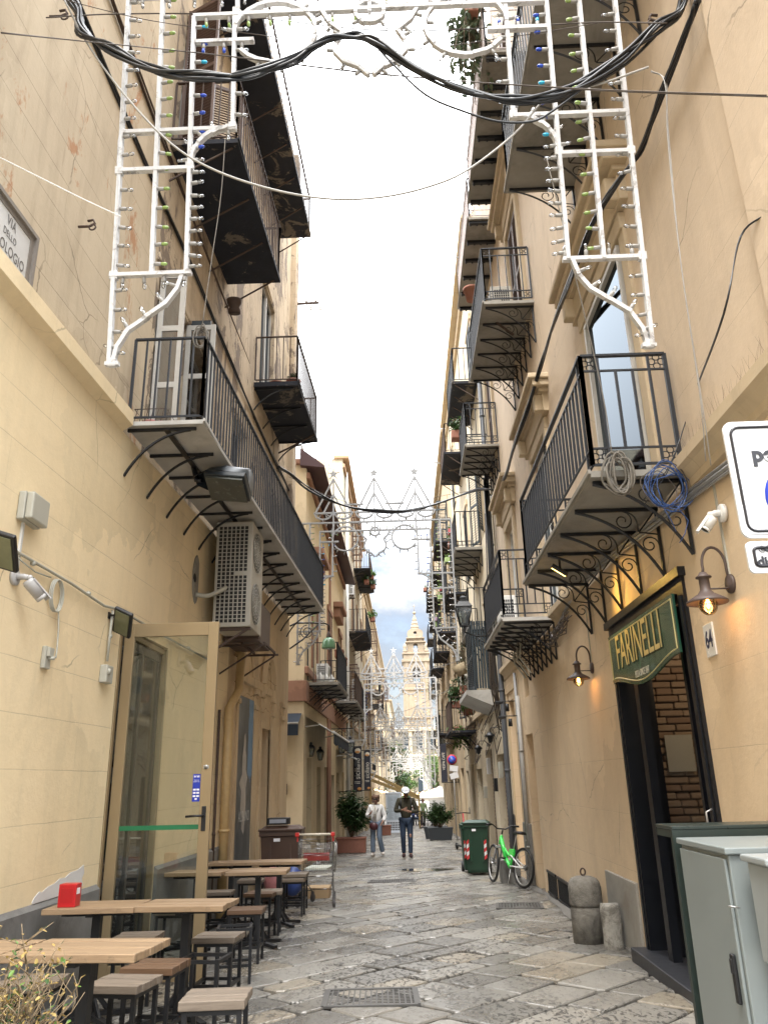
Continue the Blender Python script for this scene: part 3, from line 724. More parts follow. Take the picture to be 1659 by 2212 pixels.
# string course at first floor, lip, window hoods and surrounds
w = MB()
def course(y0, y1):
    pr = [(0, 3.36), (-.03, 3.38), (-.03, 3.44), (-.08, 3.50), (-.12, 3.52), (-.12, 3.60), (0, 3.64)]
    vs = [(XR+a, y0, z) for a, z in pr]+[(XR+a, y1, z) for a, z in pr]; k = len(pr)
    w.add(vs, [(i, i+1, k+i+1, k+i) for i in range(k-1)]+[tuple(range(k)), tuple(range(2*k-1, k-1, -1))], False)
course(2.9, 5.36); w.cut(); course(8.95, 10.78); w.cut(); course(13.45, 17.0)
w.each('string_course', M_trim, B2)
w = MB(); s_ = MB()
for a, c, l, t in ((6.14, 7.60, 3.70, 6.20), (10.35, 11.5, 3.70, 6.15), (14.0, 15.0, 3.70, 6.1), (10.9, 12.0, 8.45, 10.9), (5.9, 7.1, 8.3, 10.7), (15.6, 16.5, 8.1, 10.4)):
    s_.cut(); e_ = .008 if a == 6.14 else .03
    for ya, yb in ((a-.18, a-.02), (c+.02, c+.18)): s_.bbox(XR-e_, XR+.05, ya, yb, l-.1, t+.02, .006)
    s_.bbox(XR-.03, XR+.05, a-.18, c+.18, t+.02, t+.2, .01)
    if t < 7 or a == 10.9:
        w.cut(); w.bbox(XR-.10, XR+.05, a-.40, c+.40, t+.50, t+.56, .01); w.bbox(XR-.20, XR+.05, a-.48, c+.48, t+.56, t+.66, .015); w.bbox(XR-.26, XR+.05, a-.52, c+.52, t+.66, t+.74, .015); w.bbox(XR-.05, XR+.05, a-.34, c+.34, t+.22, t+.50, .01)
        for yy in (a-.30, c+.16): w.bbox(XR-.16, XR+.0, yy, yy+.14, t+.24, t+.50, .02)
w.each('window_hood', M_trim, B2); s_.each('window_surround', M_trim, B2)
window(B2, XR, -1, 6.16, 7.58, 3.68, 6.18, M_frm, M_sky, dep=.0, cols=1, rows=1, fw=.05)
window(B2, XR, -1, 10.37, 11.48, 3.68, 6.13, M_plw, M_sky, dep=.10, cols=2, rows=1)
window(B2, XR, -1, 14.02, 14.98, 3.68, 6.08, M_plw, M_sky, dep=.10, cols=2, rows=1)
for a, c, l, t in ((5.9, 7.1, 8.3, 10.7), (10.9, 12.0, 8.45, 10.9), (15.6, 16.5, 8.1, 10.4), (10.2, 11.3, 12.2, 14.6)):
    window(B2, XR, -1, a+.02, c-.02, l+.02, t-.02, M_plw, M_glass, dep=.12); shutter_pair(B2, XR, -1, a+.04, c-.04, l+.06, t-.05, M_brsh, R(0), -.03)
# balconies
balcony(B2, xr, -1, 5.42, 8.85, 3.52, .72, M_slab, M_rail, nbr=6, sp=.125, bw=.02, brh=.60)
balcony(B2, xr, -1, 10.85, 13.40, 3.50, .75, M_slabm, M_rail, nbr=7, sp=.12, bw=.018, brh=.55)
balcony(B2, xu, -1, 4.2, 7.50, 8.02, .80, M_slab, M_rail, nbr=6, brh=.66)
balcony(B2, xu, -1, 10.27, 12.75, 8.36, .78, M_slab, M_rail, nbr=6, brh=.66)
balcony(B2, xu, -1, 15.20, 16.9, 8.14, .72, M_slab, M_rail, nbr=5, brh=.6)
balcony(B2, xu, -1, 8.9, 12.2, 11.95, .66, M_slab, simple('pale_rail', (.40, .36, .36), .6, var=.3), nbr=7, style='rib', deco=True, brh=.4)
balcony(B2, xu, -1, 12.75, 15.9, 12.05, .62, M_slab, simple('pale_rail', (.40, .36, .36), .6, var=.3), nbr=6, style='rib', deco=True, brh=.4)
# ground floor: marble plinth left of door, door, vents, niches
w = MB(); w.bbox(XR-.03, XR+.02, 8.17, 9.36, -1, .42, .006); w.cut(); w.bbox(XR-.03, XR+.02, 2.96, 5.68, -1, .48, .006); w.each('plinth', M_marble, B2)
w = MB(); w.bbox(XR-.05, XR+.2, 14.72, 15.5, -1, .62, .01); w.cut(); w.bbox(XR-.03, XR+.2, 16.6, 17, -1, .7, .01); w.cut(); w.bbox(XR-.02, XR+.02, 11.0, 11.5, -1, -.1, .01); w.each('plinth', M_grey, B2)
for a, c in ((12.62, 13.35), (11.62, 12.5)):
    w = MB(); w.box(XR-.012, XR+.002, a, c, -.30+(13-a)*.0, .02)
    for i in range(12): y = a+.05+(c-a-.1)*i/11; w.bar((XR-.016, y, -.27), (XR-.016, y, 0), .008, .018, (0, 1, 0))
    w.bar((XR-.018, a, .01), (XR-.018, c, .01), .02, .035); w.bar((XR-.018, a, -.29), (XR-.018, c, -.29), .02, .03)
    w.build('cellar_grille', M_iron, B2)
w = MB(); w.bbox(XR+.18, XR+.24, 15.62, 16.53, -.2, 2.88, .01); w.bbox(XR-.03, XR+.03, 15.42, 15.58, -.6, 3.05, .01); w.bbox(XR-.03, XR+.03, 16.57, 16.75, -.6, 3.05, .01); w.bbox(XR-.035, XR+.03, 15.4, 16.77, 3.05, 3.2, .01)
w.build('blind_doorway', M_ocre, B2)
w = MB(); w.box(XR+.28, XR+.36, 13.7, 14.6, -.8, 2.2); w.build('side_door', M_peach, B2)
pipe(B2, [(XR-.05, 14.85, 2.85), (XR-.05, 14.87, -.42)], .035, M_cabg)
pipe(B2, [(XR-.05, 15.02, 3.3), (XR-.05, 15.02, -.42)], .03, simple('dull_steel', (.22, .22, .22), .5, .4))
pipe(B2, [(XR-.09, 16.85, 15.5), (XR-.09, 16.85, .9), (XR-.09, 16.85, -.5)], .055, simple('dark_lead', (.075, .08, .09), .55, .2))
# pizzeria door: frame, mullion, leaf, step, room behind
w = MB(); g0 = gz(7)
for y in (DY0, DY1-.14): w.box(XR-.025, XR+.31, y, y+.14, g0-.05, DZ1)
w.box(XR-.06, XR+.1, DY0-.04, DY1+.04, DZ1, DZ1+.07)
w.box(XR-.024, XR+.119, DY0+.14, DY1-.14, DZ1-.10, DZ1-.002)
w.box(XR+.02, XR+.10, 7.42, 7.54, g0-.05, DZ1-.1)
for y in (DY0+.045, DY1-.095): w.box(XR-.036, XR-.0255, y, y+.05, g0, DZ1-.14)
dr = w.build('door', M_bluef, B2)
w = MB(); w.box(XR+.10, XR+.95, 6.36, 6.41, g0, DZ1-.12); w.box(XR+.10, XR+.5, 6.12, 6.16, g0, DZ1-.12); w.build('door_leaf', M_bluef, dr)
w = MB(); w.box(XR+.14, XR+.19, 7.62, 7.78, g0, 2.6); w.build('folded_leaf', M_bluef, dr)
w = MB(); w.tube([(XR-.03, DY0+.07, 1.0), (XR-.075, DY0+.07, 1.02), (XR-.075, DY0+.07, 1.14), (XR-.03, DY0+.07, 1.16)], .008, 6); w.build('handle', M_gal, dr)
w = MB(); w.bbox(XR-.16, XR+.3, DY0-.12, DY1+.04, g0-.2, g0+.09, .01); w.build('doorstep', simple('black_step', (.022, .024, .03), .45, var=.4), B2)
m, n = newmat('cement_tiles'); p = pos_(n)
ck = nd(n, 'ShaderNodeTexChecker', {'Vector': mapped(n, p, (1, 1, 0), (0, 0, 0), (0, 0, R(45))), 'Scale': 13, 'Color1': (.55, .54, .5, 1), 'Color2': (.05, .06, .07, 1)})
wv = nd(n, 'ShaderNodeTexWave', {'Vector': mapped(n, p, (1, 1, 0), (0, 0, 0), (0, 0, R(45))), 'Scale': 4.2})
c = mix_(n, math_(n, 'GREATER_THAN', wv.outputs[1], .5), ck.outputs[0], (.5, .49, .46)); b_ = nd(n, 'ShaderNodeBsdfPrincipled', {'Base Color': c, 'Roughness': .35}); out_(n, b_.outputs[0]); M_tile = m
w = MB(); w.box(XR+.3, XR+2.4, 5.2, 8.9, g0-.1, g0+.085); w.build('tiled_floor', M_tile, B2)
# brick side wall of the room: real bricks, lighter above a black dado
w = MB(); rn = random.Random(9); z = .93; w.mat(1); w.box(XR+.12, XR+2.4, 8.45, 8.89, g0, 3.2); w.mat(2); w.box(XR+.121, XR+2.3, 8.30, 8.44, g0, .93); w.mat(0)
row = 0
while z < 3.1:
    x = XR+.13-(.14 if row % 2 else 0)
    while x < XR+2.35:
        L = rn.uniform(.13, .28); a = max(x, XR+.125)
        if x+L > a+.05: w.bbox(a, x+L-.007, 8.40+rn.uniform(-.02, .015), 8.47, z+.003+rn.uniform(0, .004), z+.068+rn.uniform(-.006, .003), .014)
        x += L
    z += .074; row += 1
m, n = newmat('old_brick'); p = pos_(n); g = n.nodes.new('ShaderNodeNewGeometry')
c = mix_(n, g.outputs['Random Per Island'], (.22, .15, .105), (.38, .30, .22)); c = mix_(n, math_(n, 'MULTIPLY', noise_(n, p, 18, 6, .7), .7), c, (.22, .15, .1))
b_ = nd(n, 'ShaderNodeBsdfPrincipled', {'Base Color': c, 'Roughness': .85, 'Normal': bump_(n, noise_(n, p, 40, 5, .7), .6, .006)}); out_(n, b_.outputs[0])
w.build('brick_wall', [m, simple('brick_mortar', (.20, .16, .12), .95, var=.3), M_dark], B2)
w = MB(); w.box(XR+.13, XR+2.35, 5.21, 5.23, g0, 3.1); w.box(XR+.3, XR+2.35, 5.21, 8.88, 3.05, 3.1); w.build('room_lining', simple('room_dark', (.05, .045, .04), .8), B2)
w = MB(); w.box(XR+.50, XR+.78, 8.355, 8.365, 1.42, 1.78); solo(w, 'paper_notice', M_plas, (XR+.62, 8.36, 1.5), 'white paper notice on the brick wall inside the pizzeria doorway', 'notice')
# room lamp: the interior is dimly lit
ll = bpy.data.lights.new('room_lamp', 'POINT'); ll.energy = 7; ll.color = (1, .72, .45); ll.shadow_soft_size = .15
lo = bpy.data.objects.new('room_lamp', ll); COL.objects.link(lo); lo.location = (XR+1.0, 7.0, 2.8)

# ------------------------------------------------------------------ lettering
def text_mesh(txt, size, mat, M, parent, name='lettering', sx=1.0, ext=.002, align='CENTER', bold=0.0, sp=1.0, root=None):
    cu = bpy.data.curves.new('t', 'FONT'); cu.body = txt; cu.size = size; cu.extrude = ext; cu.align_x = align; cu.align_y = 'CENTER'; cu.offset = bold; cu.space_character = sp
    o = bpy.data.objects.new('t', cu); COL.objects.link(o)
    bpy.context.view_layer.update()
    me = bpy.data.meshes.new_from_object(o.evaluated_get(bpy.context.evaluated_depsgraph_get()))
    bpy.data.objects.remove(o); bpy.data.curves.remove(cu)
    me.transform(M @ Matrix.Diagonal((sx, 1, 1, 1)))
    me.materials.clear(); me.materials.append(mat)
    off = V(0, 0, 0); p = parent
    while p is not None: off = off+V(*p.location); p = p.parent
    me.transform(Matrix.Translation(-off))
    r = bpy.data.objects.new(name, me); COL.objects.link(r); r.parent = parent; return r
def frame(o, ex, ey):
    ex = V(*ex).normalized(); ey = V(*ey).normalized(); n = ex.cross(ey)
    M = Matrix((ex, ey, n)).transposed().to_4x4(); M.translation = V(*o); return M
EXR, EZ = (0, -1, 0), (0, 0, 1)           # right wall, read from the street
EXL = (.03, 1, 0)                          # left wall

# PIZZERIA fascia sign
sg = thing('shop_sign', (XR-.03, 6.95, 2.5), 'dark green pizzeria sign with pale gold lettering and a wavy lower edge above the doorway', 'sign')
def sign_outline(inset):
    a, b = -1.0+inset, 1.0-inset; t = .265-inset; pts = [(a, t), (b, t), (b, -.19+inset)]
    N = 28
    for i in range(1, N):
        u = i/N; x = b+(a-b)*u
        pts.append((x, -.19+inset-.115*(math.sin(PI*u)**2)*1.0-(.0 if u < .85 else 0)))
    pts.append((a, -.20+inset)); return pts
fr_o = (XR-.045, 6.945, 2.465)
M_sgreen = simple('sign_green', (.022, .085, .055), .25, var=.2, scale=3, coat=.4)
M_sgold = simple('sign_gold', (.66, .56, .28), .5, var=.08)
w = MB(); w.prism(sign_outline(0), fr_o, EXR, EZ, .02)
w.build('board', M_sgreen, sg)
w = MB(); pp = sign_outline(.035)
w.tube([(fr_o[0]-.022, fr_o[1]-a, fr_o[2]+c) for a, c in pp], .006, 4, closed=True, sm=False); w.build('border', M_sgold, sg)
text_mesh('FARINELLI', .46, simple('sign_shadow', (.008, .022, .016), .5), frame((fr_o[0]-.0215, fr_o[1]+.035, 2.505), EXR, EZ), sg, sx=.68, bold=.004, ext=.001)
text_mesh('FARINELLI', .46, M_sgold, frame((fr_o[0]-.025, fr_o[1]+.05, 2.515), EXR, EZ), sg, sx=.68, ext=.001)
text_mesh('PIZZA SINCE 1847', .085, simple('sign_white', (.7, .7, .65), .5), frame((fr_o[0]-.023, fr_o[1]-.0, 2.255), EXR, EZ), sg, sx=.62, ext=.001)
# house number 64
hn = thing('house_number', (XR, 5.49, 2.30), 'white ceramic house number tile 64 under the lit wall lamp by the pizzeria door', 'house number')
w = MB(); w.bbox(XR-.012, XR+.001, 5.40, 5.57, 2.17, 2.40, .004)
w.build('tile', simple('white_tile', (.68, .68, .66), .25, var=.1), hn)
text_mesh('64', .17, simple('ink_blue', (.02, .025, .07), .4), frame((XR-.0135, 5.485, 2.285), EXR, EZ), hn, sx=.75, bold=.003, ext=.001)

# wall lamps with glowing bulbs
def wall_lamp(y, z, label, k=.74):
    t = thing('wall_lamp', (XR, y, z), label, 'wall lamp', 'brown barn lamps beside the pizzeria door')
    P3 = lambda u, v: (XR-u*k, y, z+v*k)
    b = MB(); b.lathe([(.085*k, 0), (.088*k, .01), (.08*k, .022), (.0, .028)], (XR, y, z), 18, Matrix.Rotation(R(-90), 3, 'Y')); b.build('wall_plate', M_lamp, t)
    o = V(*P3(.24, 0)); b = MB(); pts = [P3(.02, .05)]
    for i in range(15): a = R(-10+200*i/14); pts.append(P3(.13-math.cos(a)*.105, .17+math.sin(a)*.17))
    pts.append(P3(.24, .1)); b.tube(pts, .011*k*1.2, 8); b.tube([P3(.02, -.04), P3(.24, -.04)], .008*k, 6); b.build('arm', M_lamp, t)
    b = MB(); b.lathe([(r*k, q*k) for r, q in [(.0, .115), (.03, .11), (.045, .085), (.068, .07), (.068, .06), (.045, .055), (.045, -.05), (.07, -.085), (.13, -.12), (.175, -.15), (.178, -.17), (.172, -.168), (.12, -.13), (.05, -.095), (.0, -.09)]], o, 28); b.build('shade', M_lamp, t)
    b = MB(); b.ball(o+V(0, 0, -.19*k), .076*k, 16, (1, 1, 1.15)); b.build('globe', M_lampglass, t)
    b = MB()
    for q in range(3):
        a = PI*q/3; b.tube([o+V(math.cos(a)*.083*k*math.cos(g), math.sin(a)*.083*k*math.cos(g), (-.18+.093*math.sin(g))*k) for g in [R(20-220*i/16) for i in range(17)]], .003, 4)
    b.tube([o+V(.083*k*math.cos(2*PI*i/20), .083*k*math.sin(2*PI*i/20), -.19*k) for i in range(20)], .003, 4, closed=True); b.build('guard', M_iron, t)
    b = MB(); b.lathe([(r*k, q*k) for r, q in [(.004, -.12), (.014, -.14), (.02, -.17), (.016, -.205), (.0, -.22)]], o, 10); b.build('bulb', M_fil, t)
    l = bpy.data.lights.new('lamp_light', 'POINT'); l.energy = .5; l.color = (1, .62, .26); l.shadow_soft_size = .03
    lo_ = bpy.data.objects.new('lamp_light', l); COL.objects.link(lo_); lo_.parent = t; lo_.location = o+V(0, 0, -.17*k)-V(XR, y, z)
    b = MB(); b.box(XR-.012, XR, y-.010, y+.010, z+.06, 3.3); b.build('conduit', M_plas, t)
M_fil = emit('glowing_filament', (1, .50, .12), 9)
M_lampglass = glass('lamp_glass', (1, .80, .55), .02, .02)
wall_lamp(4.99, 2.57, 'lit brown barn style wall lamp above house number 64, nearest the camera')
wall_lamp(9.0, 2.57, 'lit brown barn style wall lamp left of the green pizzeria sign')
# floodlight under the first balcony
fl = thing('floodlight', (1.62, 7.7, 3.35), 'small black floodlight glowing under the balcony above the pizzeria sign', 'floodlight')
w = MB(); Mf = Matrix.Translation((1.60, 7.6, 3.36)) @ Matrix.Rotation(R(35), 4, 'Y') @ Matrix.Rotation(R(25), 4, 'X')
w.bbox(-.09, .09, -.07, .07, 0, .035, .008, Mf); w.bar((1.62, 7.62, 3.38), (1.62, 7.62, 3.51), .02, .02); w.build('housing', M_black, fl)
w = MB(); w.box(-.078, .078, -.058, .058, -.004, .002, Mf); w.build('lens', emit('flood_lens', (1, .62, .12), 6), fl)
l = bpy.data.lights.new('flood_beam', 'SPOT'); l.energy = 16; l.color = (1, .60, .14); l.spot_size = R(110); l.spot_blend = .7; l.shadow_soft_size = .05
o = bpy.data.objects.new('flood_beam', l); COL.objects.link(o); o.parent = fl; o.location = (.02, -.1, -.02)
o.rotation_euler = (V(0, 0, 0)-(V(2.17, 7.3, 3.0)-V(1.6, 7.6, 3.34))).to_track_quat('Z', 'Y').to_euler()

# street name plaque on the left wall
pq = thing('street_name_plaque', (LX(4.4)-.05, 4.4, 5.6), 'white marble street name plaque in a stone frame, cut by the left edge', 'street sign')
X0 = LX(4.4)-.048
def lw(y, o=0): return LX(y)-.05+o
w = MB(); ya, yb, za, zb = 4.40, 4.96, 5.11, 5.50
w.add([(lw(ya, .03), ya, za), (lw(yb, .03), yb, za), (lw(yb, .03), yb, zb), (lw(ya, .03), ya, zb)], [(0, 1, 2, 3)], False)
w.build('tablet', simple('white_marble', (.52, .515, .50), .5, var=.14, scale=5), pq)
w = MB()
for k, (o, t, dp) in enumerate(((0, .05, .035), (.05, .035, .055))):
    for A, Bq in (((ya-o-t/2, za-o), (ya-o-t/2, zb+o)), ((yb+o+t/2, za-o), (yb+o+t/2, zb+o)), ((ya-o-t, za-o-t/2), (yb+o+t, za-o-t/2)), ((ya-o-t, zb+o+t/2), (yb+o+t, zb+o+t/2))):
        w.bar((lw(A[0], dp/2), A[0], A[1]), (lw(Bq[0], dp/2), Bq[0], Bq[1]), t if A[0] == Bq[0] else dp, dp if A[0] == Bq[0] else t, (0, 0, 1) if A[0] != Bq[0] else (1, 0, 0))
w.build('stone_frame', simple('plaque_stone', (.21, .185, .16), .8, var=.35, scale=9, bump=.3), pq)
M_ink = simple('carved_grey_letters', (.12, .11, .10), .8)
for tx, zz, szz in (('VIA', 5.43, .115), ('DELLO', 5.32, .085), ('OROLOGIO', 5.20, .125)):
    text_mesh(tx, szz, M_ink, frame((lw(4.69, .033), 4.69, zz), EXL, EZ), pq, sx=.66, ext=.0006, sp=1.1)
# ------------------------------------------------------------------ light garlands (luminarie) hung across the street
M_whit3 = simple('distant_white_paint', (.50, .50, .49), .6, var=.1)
def gpath_left():
    """bars of the left half as (points, bulb side, bulb colour, spacing) in metres, z = 0 at the foot bar"""
    P = []
    def arc(cx, cz, r, a0, a1, n=14, rx=None): return [(cx+(rx or r)*math.cos(R(a0+(a1-a0)*i/n)), cz+r*math.sin(R(a0+(a1-a0)*i/n))) for i in range(n+1)]
    P.append(([(-1.80, -.74), (-1.80, 0)], 1, 'clear', .15))
    P.append(([(-1.80, 0), (-1.80, 2.61)], 1, 'clear', .145))
    P.append(([(-1.54, 0), (-1.54, 2.61)], 1, 'green', .145))
    P.append(([(-1.30, 0), (-1.30, 1.02)], 1, 'clear', .092))
    P.append(([(-1.30, 1.02), (-1.30, 2.37)], 1, 'blue', .145))
    P.append(([(-1.0, 1.30), (-1.0, 2.45)], 1, 'clear', .185))
    P.append(([(-1.30, .95)]+[(-.98-.31*math.cos(R(90*i/8)), 1.0+.30*math.sin(R(90*i/8))) for i in range(9)], -1, 'clear', .10))
    P.append(([(-1.82, 0), (-1.27, 0)], -1, 'clear', .15))
    P.append(([(-1.80, .93), (-1.28, .93)], 0, '', 1)); P.append(([(-1.80, 1.29), (-1.0, 1.29)], 0, '', 1))
    P.append(([(-1.33, -.02), (-1.36, -.13), (-1.44, -.26), (-1.56, -.36), (-1.68, -.46), (-1.75, -.60), (-1.775, -.74)], 1, 'clear', .15))
    P.append(([(-1.82, -.74), (-1.74, -.74)], -1, 'clear', .2))
    P.append(([(-1.80, 2.61), (0, 2.61)], -1, 'clear', .19)); P.append(([(-1.30, 2.39), (0, 2.39)], -1, 'green', .16))
    P.append(([(-1.30, 2.13), (-.86, 2.13)], -1, 'blue', .14))
    P.append((arc(-.70, 2.20, .30, 193, -175+30, 22), -1, 'clear', .16))
    P.append(([(-.02, 1.74), (-.09, 1.82), (-.20, 1.88), (-.26, 1.97), (-.25, 2.07), (-.20, 2.17), (-.30, 2.27), (-.36, 2.40)], -1, 'clear', .13))
    P.append((arc(0, 2.36, .105, 90, 270, 8), 1, 'clear', .09))
    return P
def gpath_top():
    P = []
    for cx in (-.98, 0, .98):
        P.append(([(cx-.43, 2.86), (cx, 3.74)], 1, 'clear', .12)); P.append(([(cx, 3.74), (cx+.43, 2.86)], 1, 'clear', .12))
        P.append(([(cx-.24, 2.86), (cx, 3.34)], 1, 'clear', .12)); P.append(([(cx, 3.34), (cx+.24, 2.86)], 1, 'clear', .12))
        P.append(([(cx, 3.74), (cx, 2.36)], 0, '', 1)); P.append(([(cx-.47, 2.86), (cx+.47, 2.86)], 1, 'clear', .15))
        for s in (-.24, .24): P.append(([(cx+s+.20*math.cos(R(180+180*i/10)), 2.84+.14*math.sin(R(180+180*i/10))) for i in range(11)], -1, 'clear', .1))
    for s in (-1, 1): P.append(([(s*.27, 3.06), (s*.71, 3.06)], 0, '', 1))
    return P
def garland(label, y, xc, z0, detail, half=1.0, bw=.043, top=True, zs=1.0):
    root = thing('light_garland', (xc, y, z0), label, 'street light garland', 'white festive light frames hung across the street')
    allp = []
    for pts, sd, col, sp in gpath_left():
        allp.append((pts, sd, col, sp)); allp.append(([(-a, c) for a, c in pts], -sd, col if col != 'blue' else 'blue', sp))
    if top: allp += gpath_top()
    f = MB(); bulbs = []; rn = random.Random(int(y*10))
    for pts, sd, col, sp in allp:
        p3 = [V(a*half, 0, c*zs) for a, c in pts]
        for A, B in zip(p3, p3[1:]):
            d = (B-A).normalized(); j = V(0, rn.uniform(-.006, .006), 0)
            f.bar(A-d*.006+j, B+d*.006+j, bw*.62, bw, (0, 1, 0))
        if sd == 0 or detail == 0: continue
        acc = sp*.55
        for A, B in zip(p3, p3[1:]):
            L = (B-A).length; d = (B-A).normalized(); nrm = V(d.z, 0, -d.x)*sd
            if abs(d.z) > .99 : nrm = V(sd, 0, 0)
            if abs(d.x) > .99 : nrm = V(0, 0, sd)
            while acc < L:
                if col == 'blue': cc = rn.choice(('blue', 'blue', 'cyan'))
                else: cc = col
                bulbs.append((A+d*acc+nrm*bw*.45, nrm, cc)); acc += sp*rn.uniform(.93, 1.07)
            acc -= L
    if detail == 2:
        for s in (-1, 1):                                     # lamp wire stapled along the rails
            for x in (1.80, 1.54, 1.30):
                f.tube([(s*x*half+rn.uniform(-.016, .016), -.018, z*zs) for z in [i*.2 for i in range(0, 13)]], .003, 4)
        for x, z, in ((-1.8, 0), (1.8, 0), (-1.3, .95), (1.3, .95), (-1.0, 1.3), (1.0, 1.3), (-1.8, .93), (1.8, .93), (-1.78, -.73), (1.78, -.73)):
            f.bbox(x*half-.027, x*half+.027, -.020, .020, z*zs-.03, z*zs+.03, .003)
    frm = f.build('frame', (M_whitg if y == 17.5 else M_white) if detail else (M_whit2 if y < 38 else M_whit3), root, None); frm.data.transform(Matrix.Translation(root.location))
    if top:
        for cx in (-.98, 0, .98):
            b = MB(); pts = []
            for i in range(10):
                r = .11 if i % 2 == 0 else .055; a = R(90+36*i); pts.append((math.cos(a)*r, math.sin(a)*r))
            b.prism(pts, (cx*half, .015, 3.87*zs), (1, 0, 0), (0, 0, 1), .03)
            for i in range(5):
                a = R(90+72*i); c, s_ = math.cos(a), math.sin(a); b.bar((cx*half+c*.10, 0, 3.87*zs+s_*.10), (cx*half+c*.15, 0, 3.87*zs+s_*.15), .016, .016)
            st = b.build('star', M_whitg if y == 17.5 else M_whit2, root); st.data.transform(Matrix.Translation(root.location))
    if detail:
        cols = {'clear': M_bulb, 'green': M_bg, 'blue': M_bb, 'cyan': M_bc}
        protos = {}
        def bulb_mb(k=1.0):
            b = MB(); b.mat(0); b.lathe([(.010, -.004), (.0135, 0), (.0135, .038), (.010, .042)], (0, 0, 0), 8)
            b.mat(1); b.lathe([(.009, .040), (.0125, .055), (.0125, .073), (.007, .084), (.0, .086)], (0, 0, 0), 8)
            b.mat(2); b.tube([(0, 0, .042), (.003, 0, .066), (-.003, 0, .066), (0, 0, .042)], .0012, 3)
            return b
        bulbs.sort(key=lambda q: (q[0].z if detail == 2 else abs(q[0].z-2.2)))
        if detail == 2: bulbs = [q for q in bulbs if q[0].z < 2.85]
        N = 100 if len(bulbs) > 100 else len(bulbs)
        for p, d, c in bulbs[:N]:
            if c not in protos:
                b = bulb_mb(); o = b.build('bulb', [M_sock, cols[c], M_gal], root); o.data.transform(Matrix.Translation(root.location)); protos[c] = o
            else: o = protos[c].copy(); COL.objects.link(o); o.parent = root
            if y > 10: o.scale = (1.25, 1.25, 1.25)
            o.location = p; dd = (d+V(rn.uniform(-.12, .12), rn.uniform(-.2, .2), rn.uniform(-.12, .12))).normalized()
            o.rotation_euler = dd.to_track_quat('Z', 'Y').to_euler()
        if len(bulbs) > N:
            b = MB(); idx = {'clear': 1, 'green': 3, 'blue': 4, 'cyan': 5}
            for p, d, c in bulbs[N:]:
                dd = (d+V(rn.uniform(-.1, .1), rn.uniform(-.2, .2), 0)).normalized(); Mx = dd.to_track_quat('Z', 'Y').to_matrix().to_4x4(); Mx.translation = p
                t = bulb_mb(); t.mi = [idx[c] if q == 1 else q for q in t.mi]; b.merge(t, Mx)
            o = b.build('bulbs', [M_sock, M_bulb, M_gal, M_bg, M_bb, M_bc], root); o.data.transform(Matrix.Translation(root.location)); o['kind'] = 'stuff'
    return root
g1_ = garland('big white light frame closest to the camera, cut off by the top of the photo', 4.40, -.10, on_y(818, 575, 4.40).z, 2, half=1.0, zs=.875)
g1_.rotation_euler = (R(7), 0, 0)                       # its top leans towards the camera
garland('complete light frame with three starred peaks, second from the camera', 17.5, -.58, 4.67, 2, half=1.01, zs=1.0, bw=.055)
garland('third white light frame along the street, its peaks in front of the bell tower', 34.0, -.42, 3.06, 1, half=1.0, zs=.97, bw=.085)
for i, (y, xc, z, lab) in enumerate(((46, -.36, 1.85, 'fourth white light frame along the street, beyond the one crossing the bell tower'), (60, -.15, 1.5, 'fifth white light frame along the street, seen small above the menu board'),
    (75, .15, .55, 'sixth white light frame along the street, very small'), (90, .4, .2, 'farthest white light frame in front of the church'))):
    garland(lab, y, xc, z, 1 if i == 0 else 0, half=1.08, zs=.97, bw=.09+.01*i)

# ------------------------------------------------------------------ wires across the street
def ys(pts, Y): return [on_y(u, v, Y if not isinstance(Y, (list, tuple)) else Y[i]) for i, (u, v) in enumerate(pts)]
A_, Bq = LX(4.0)+.05, XR
y_l, y_r = 3.9, 3.8
main = [(LX(y_l)+.02, y_l, on_y(150, 0, 4.0).z+.5)]+ys([(150, 0), (175, 60), (235, 105), (340, 155), (440, 168), (540, 158), (630, 125), (700, 88), (762, 76), (815, 96), (900, 150), (1000, 195), (1110, 216), (1220, 198), (1330, 135), (1420, 60), (1475, 0)], 4.05)+[(XR-.03, 3.7, on_y(1480, 0, 4.0).z+.6)]
cable('cable_bundle', main, .0115, M_cabl, 'thick sagging bundle of black cables slung over the light frame at the top', 'cable', jitter=.032, count=8, seed=4, n=6)
low = ys([(800, 85), (850, 140), (920, 205), (1000, 240), (1075, 262), (1150, 262), (1200, 235), (1260, 190)], 4.06)
cable('loose_cable', low, .008, M_cabl, 'single black cable sagging lowest beneath the main black bundle on the right', 'cable', n=6)
cable('messenger_wire', ys([(0, 68), (150, 85), (450, 118), (830, 160), (1250, 190), (1659, 206)], [3.4, 3.7, 4.1, 4.2, 3.9, 3.2]), .0035, M_cabb, 'thin brown wire running straight across the whole street just under the black bundle', 'wire', jitter=.01, count=2)
cable('steel_stay', ys([(100, 38), (260, 30), (500, 33), (830, 66), (1150, 55), (1290, 48), (1440, 50)], [4.0, 4.15, 4.25, 4.25, 4.25, 4.1, 3.9]), .005, M_cabb, 'steel stay wire holding the nearest light frame to rusty hooks on both walls', 'wire')
cable('steel_stay', ys([(140, 0), (330, 45), (560, 75), (830, 110), (1100, 80), (1290, 50)], [4.0, 4.1, 4.2, 4.22, 4.2, 4.1]), .003, M_cabb, 'thin wire drooping just below the steel stay at the very top', 'wire')
cable('white_cable', ys([(140, 0), (190, 95), (270, 205), (370, 310), (470, 370), (600, 412), (720, 430), (830, 425), (930, 402), (1010, 367), (1110, 290), (1190, 205), (1290, 183), (1400, 145)], [3.9]+[4.1]*12+[3.9]), .0075, M_cabg, 'pale grey cable hanging in a long loop below the black bundle', 'cable', n=6)
